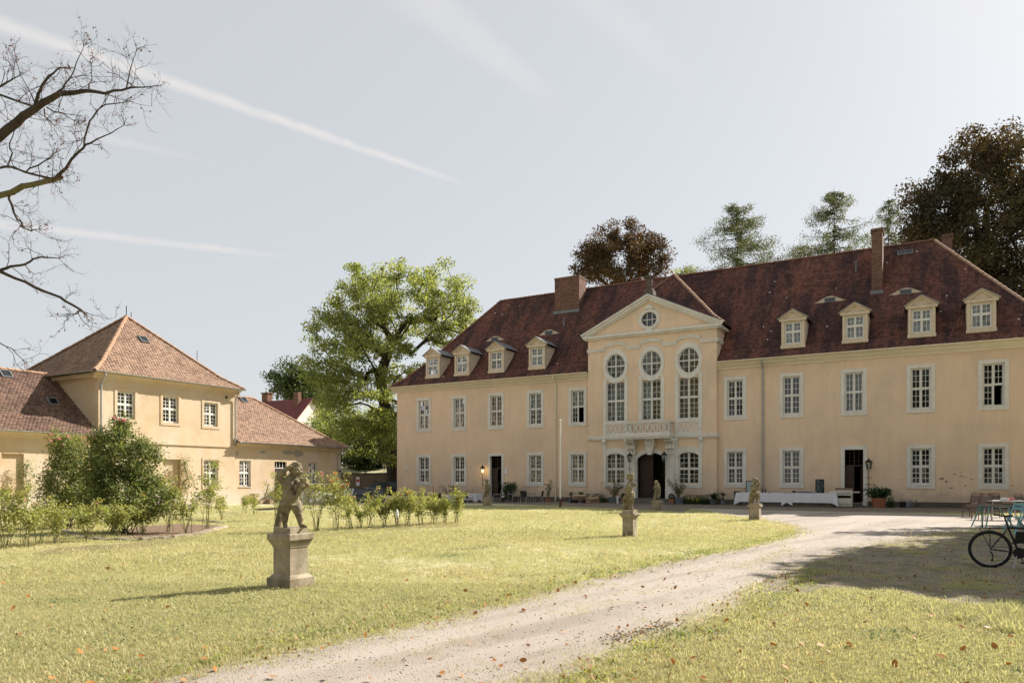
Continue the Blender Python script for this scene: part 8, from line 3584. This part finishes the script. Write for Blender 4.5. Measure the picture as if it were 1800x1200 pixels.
# clover and plantain patches in the turf
c_ = []
for _ in range(70):
    y = rng.uniform(5.4, 17)
    x = y * rng.uniform(-.72, .72)
    if in_poly(np.array([[x, y]]), DRIVE)[0] or in_poly(np.array([[x, y]]), DIRT)[0]:
        continue
    r_ = rng.uniform(.12, .5)
    k = int(900 * r_ * r_) + 30
    c_.append(np.column_stack([rng.normal(x, r_ * .6, k), rng.normal(y, r_ * .5, k), rng.uniform(.012, .045, k)]))
tag(link('clover', leaf_mesh('clover', np.concatenate(c_), .026, mat('clover_leaf', (.13, .19, .06), .7, (.19, .24, .09), 3, .7, island=.3, trans=.25), rng, 1.4, .8)), kind='stuff')


def fallen(name, label, seed):
    r = np.random.default_rng(seed)
    V, F = [], []
    n = 4
    cv = r.uniform(.1, .5)
    for i in range(n + 1):
        q = i / n
        w = .5 * math.sin(math.pi * (.08 + .87 * q)) * .62
        zz = cv * .4 * (q - .5) ** 2 * 2
        V += [(q - .5, -w, zz + cv * .35 * w), (q - .5, 0, zz), (q - .5, w, zz + cv * .5 * w)]
    for i in range(n):
        for j in range(2):
            F.append((i * 3 + j, (i + 1) * 3 + j, (i + 1) * 3 + j + 1, i * 3 + j + 1))
    return raw_mesh(name, V, F, M['dead_leaf'])


FL = [fallen('fallen_leaf', '', 600 + i) for i in range(4)]


def leaf_spots(n, rng):
    out = []
    while len(out) < n:
        y = rng.uniform(5.2, 12.5)
        x = y * rng.uniform(-.72, .72)
        p = np.array([[x, y]])
        drive = in_poly(p, DRIVE)[0]
        right = x > .3 * y - .6 and y < 8.8
        w = .9 if right else (.35 if drive else .25)
        if dist_edge(p, coarse(DRIVE, 3))[0] < .45:
            w = .9
        if rng.random() < w:
            out.append((x, y))
    return out


SP = leaf_spots(190, rng)
SP.sort(key=lambda q: q[1])
for i, (x, y) in enumerate(SP):
    o = link('fallen_leaf', FL[i % 4])
    s_ = rng.uniform(.04, .085)
    o.scale = (s_, s_, s_)
    o.location = (x, y, .03 + (0 if in_poly(np.array([[x, y]]), DRIVE)[0] else .025))
    o.rotation_euler = (rng.normal(0, .45), rng.normal(0, .45), rng.uniform(0, 6.28))
    tag(o, 'dry orange brown leaf lying on the near grass and drive', 'leaf', 'fallen leaves near the viewer')
p = lawn_points(5200, 5.5, 26, rng, 1.0)
de = dist_edge(p, coarse(DRIVE, 3))
keep = (rng.random(len(p)) < np.where(de < .5, .9, .16)) & ~in_poly(p, FORE)
keep |= in_poly(p, DIRT) & (rng.random(len(p)) < .7)
p = p[keep]
c_ = np.column_stack([p, rng.uniform(.015, .05, len(p))])
tag(link('leaf_litter', leaf_mesh('leaf_litter', c_, .05, M['dead_leaf'], rng, .9, .6)), kind='stuff')
# crumbs of gravel on the drive and yard
p = lawn_points(20000, 5, 17, rng, 1.3)
p = p[in_poly(p, DRIVE) | (in_poly(p, DIRT) & (rng.random(len(p)) < .6))]
peb = MB()
peb.ball((0, 0, 0), (1, .8, .55), 5, 3)
pm_ = peb.mesh('pebble', M['pebble'])
scatter('gravel_stones', np.column_stack([p, np.full(len(p), .010)]), rng.gamma(2.0, .0022, len(p)) + .002, pm_, 41)
# thin grass along the middle of the drive
up_, lo_ = np.array(edge_up[::-1]), np.array(edge_lo[:8])
def resample(P, n):
    d = np.concatenate([[0], np.cumsum(np.linalg.norm(np.diff(P, axis=0), axis=1))])
    q = np.linspace(0, d[-1], n)
    return np.column_stack([np.interp(q, d, P[:, 0]), np.interp(q, d, P[:, 1])])
A_, B_ = resample(up_, 60), resample(lo_, 60)
t = rng.uniform(0, 1, (500, 1))
i_ = rng.integers(4, 56, 500)
pm2 = A_[i_] + (B_[i_] - A_[i_]) * (.46 + rng.normal(0, .05, (500, 1))) + rng.normal(0, .08, (500, 2))
keep = wave(pm2, 1.7, 1.1) > -.1
scatter('drive_grass', np.column_stack([pm2[keep], np.full(keep.sum(), .01)]), rng.uniform(.4, .85, keep.sum()), TUF[1], 47)
# dark clods turned up along the lower drive edge
a, b_ = np.array(G(1075, 1128)), np.array(G(1190, 1095))
t = rng.uniform(0, 1, (260, 1))
p = a + (b_ - a) * t + rng.normal(0, .09, (260, 2))
cl_ = MB()
cl_.ball((0, 0, 0), (1, .9, .7), 6, 4)
scatter('earth_clods', np.column_stack([p, np.full(len(p), .012)]), rng.uniform(.005, .016, len(p)), cl_.mesh('clod', mat('dark_clod', (.20, .15, .11), .95, (.27, .21, .16), 20, .6)), 43)
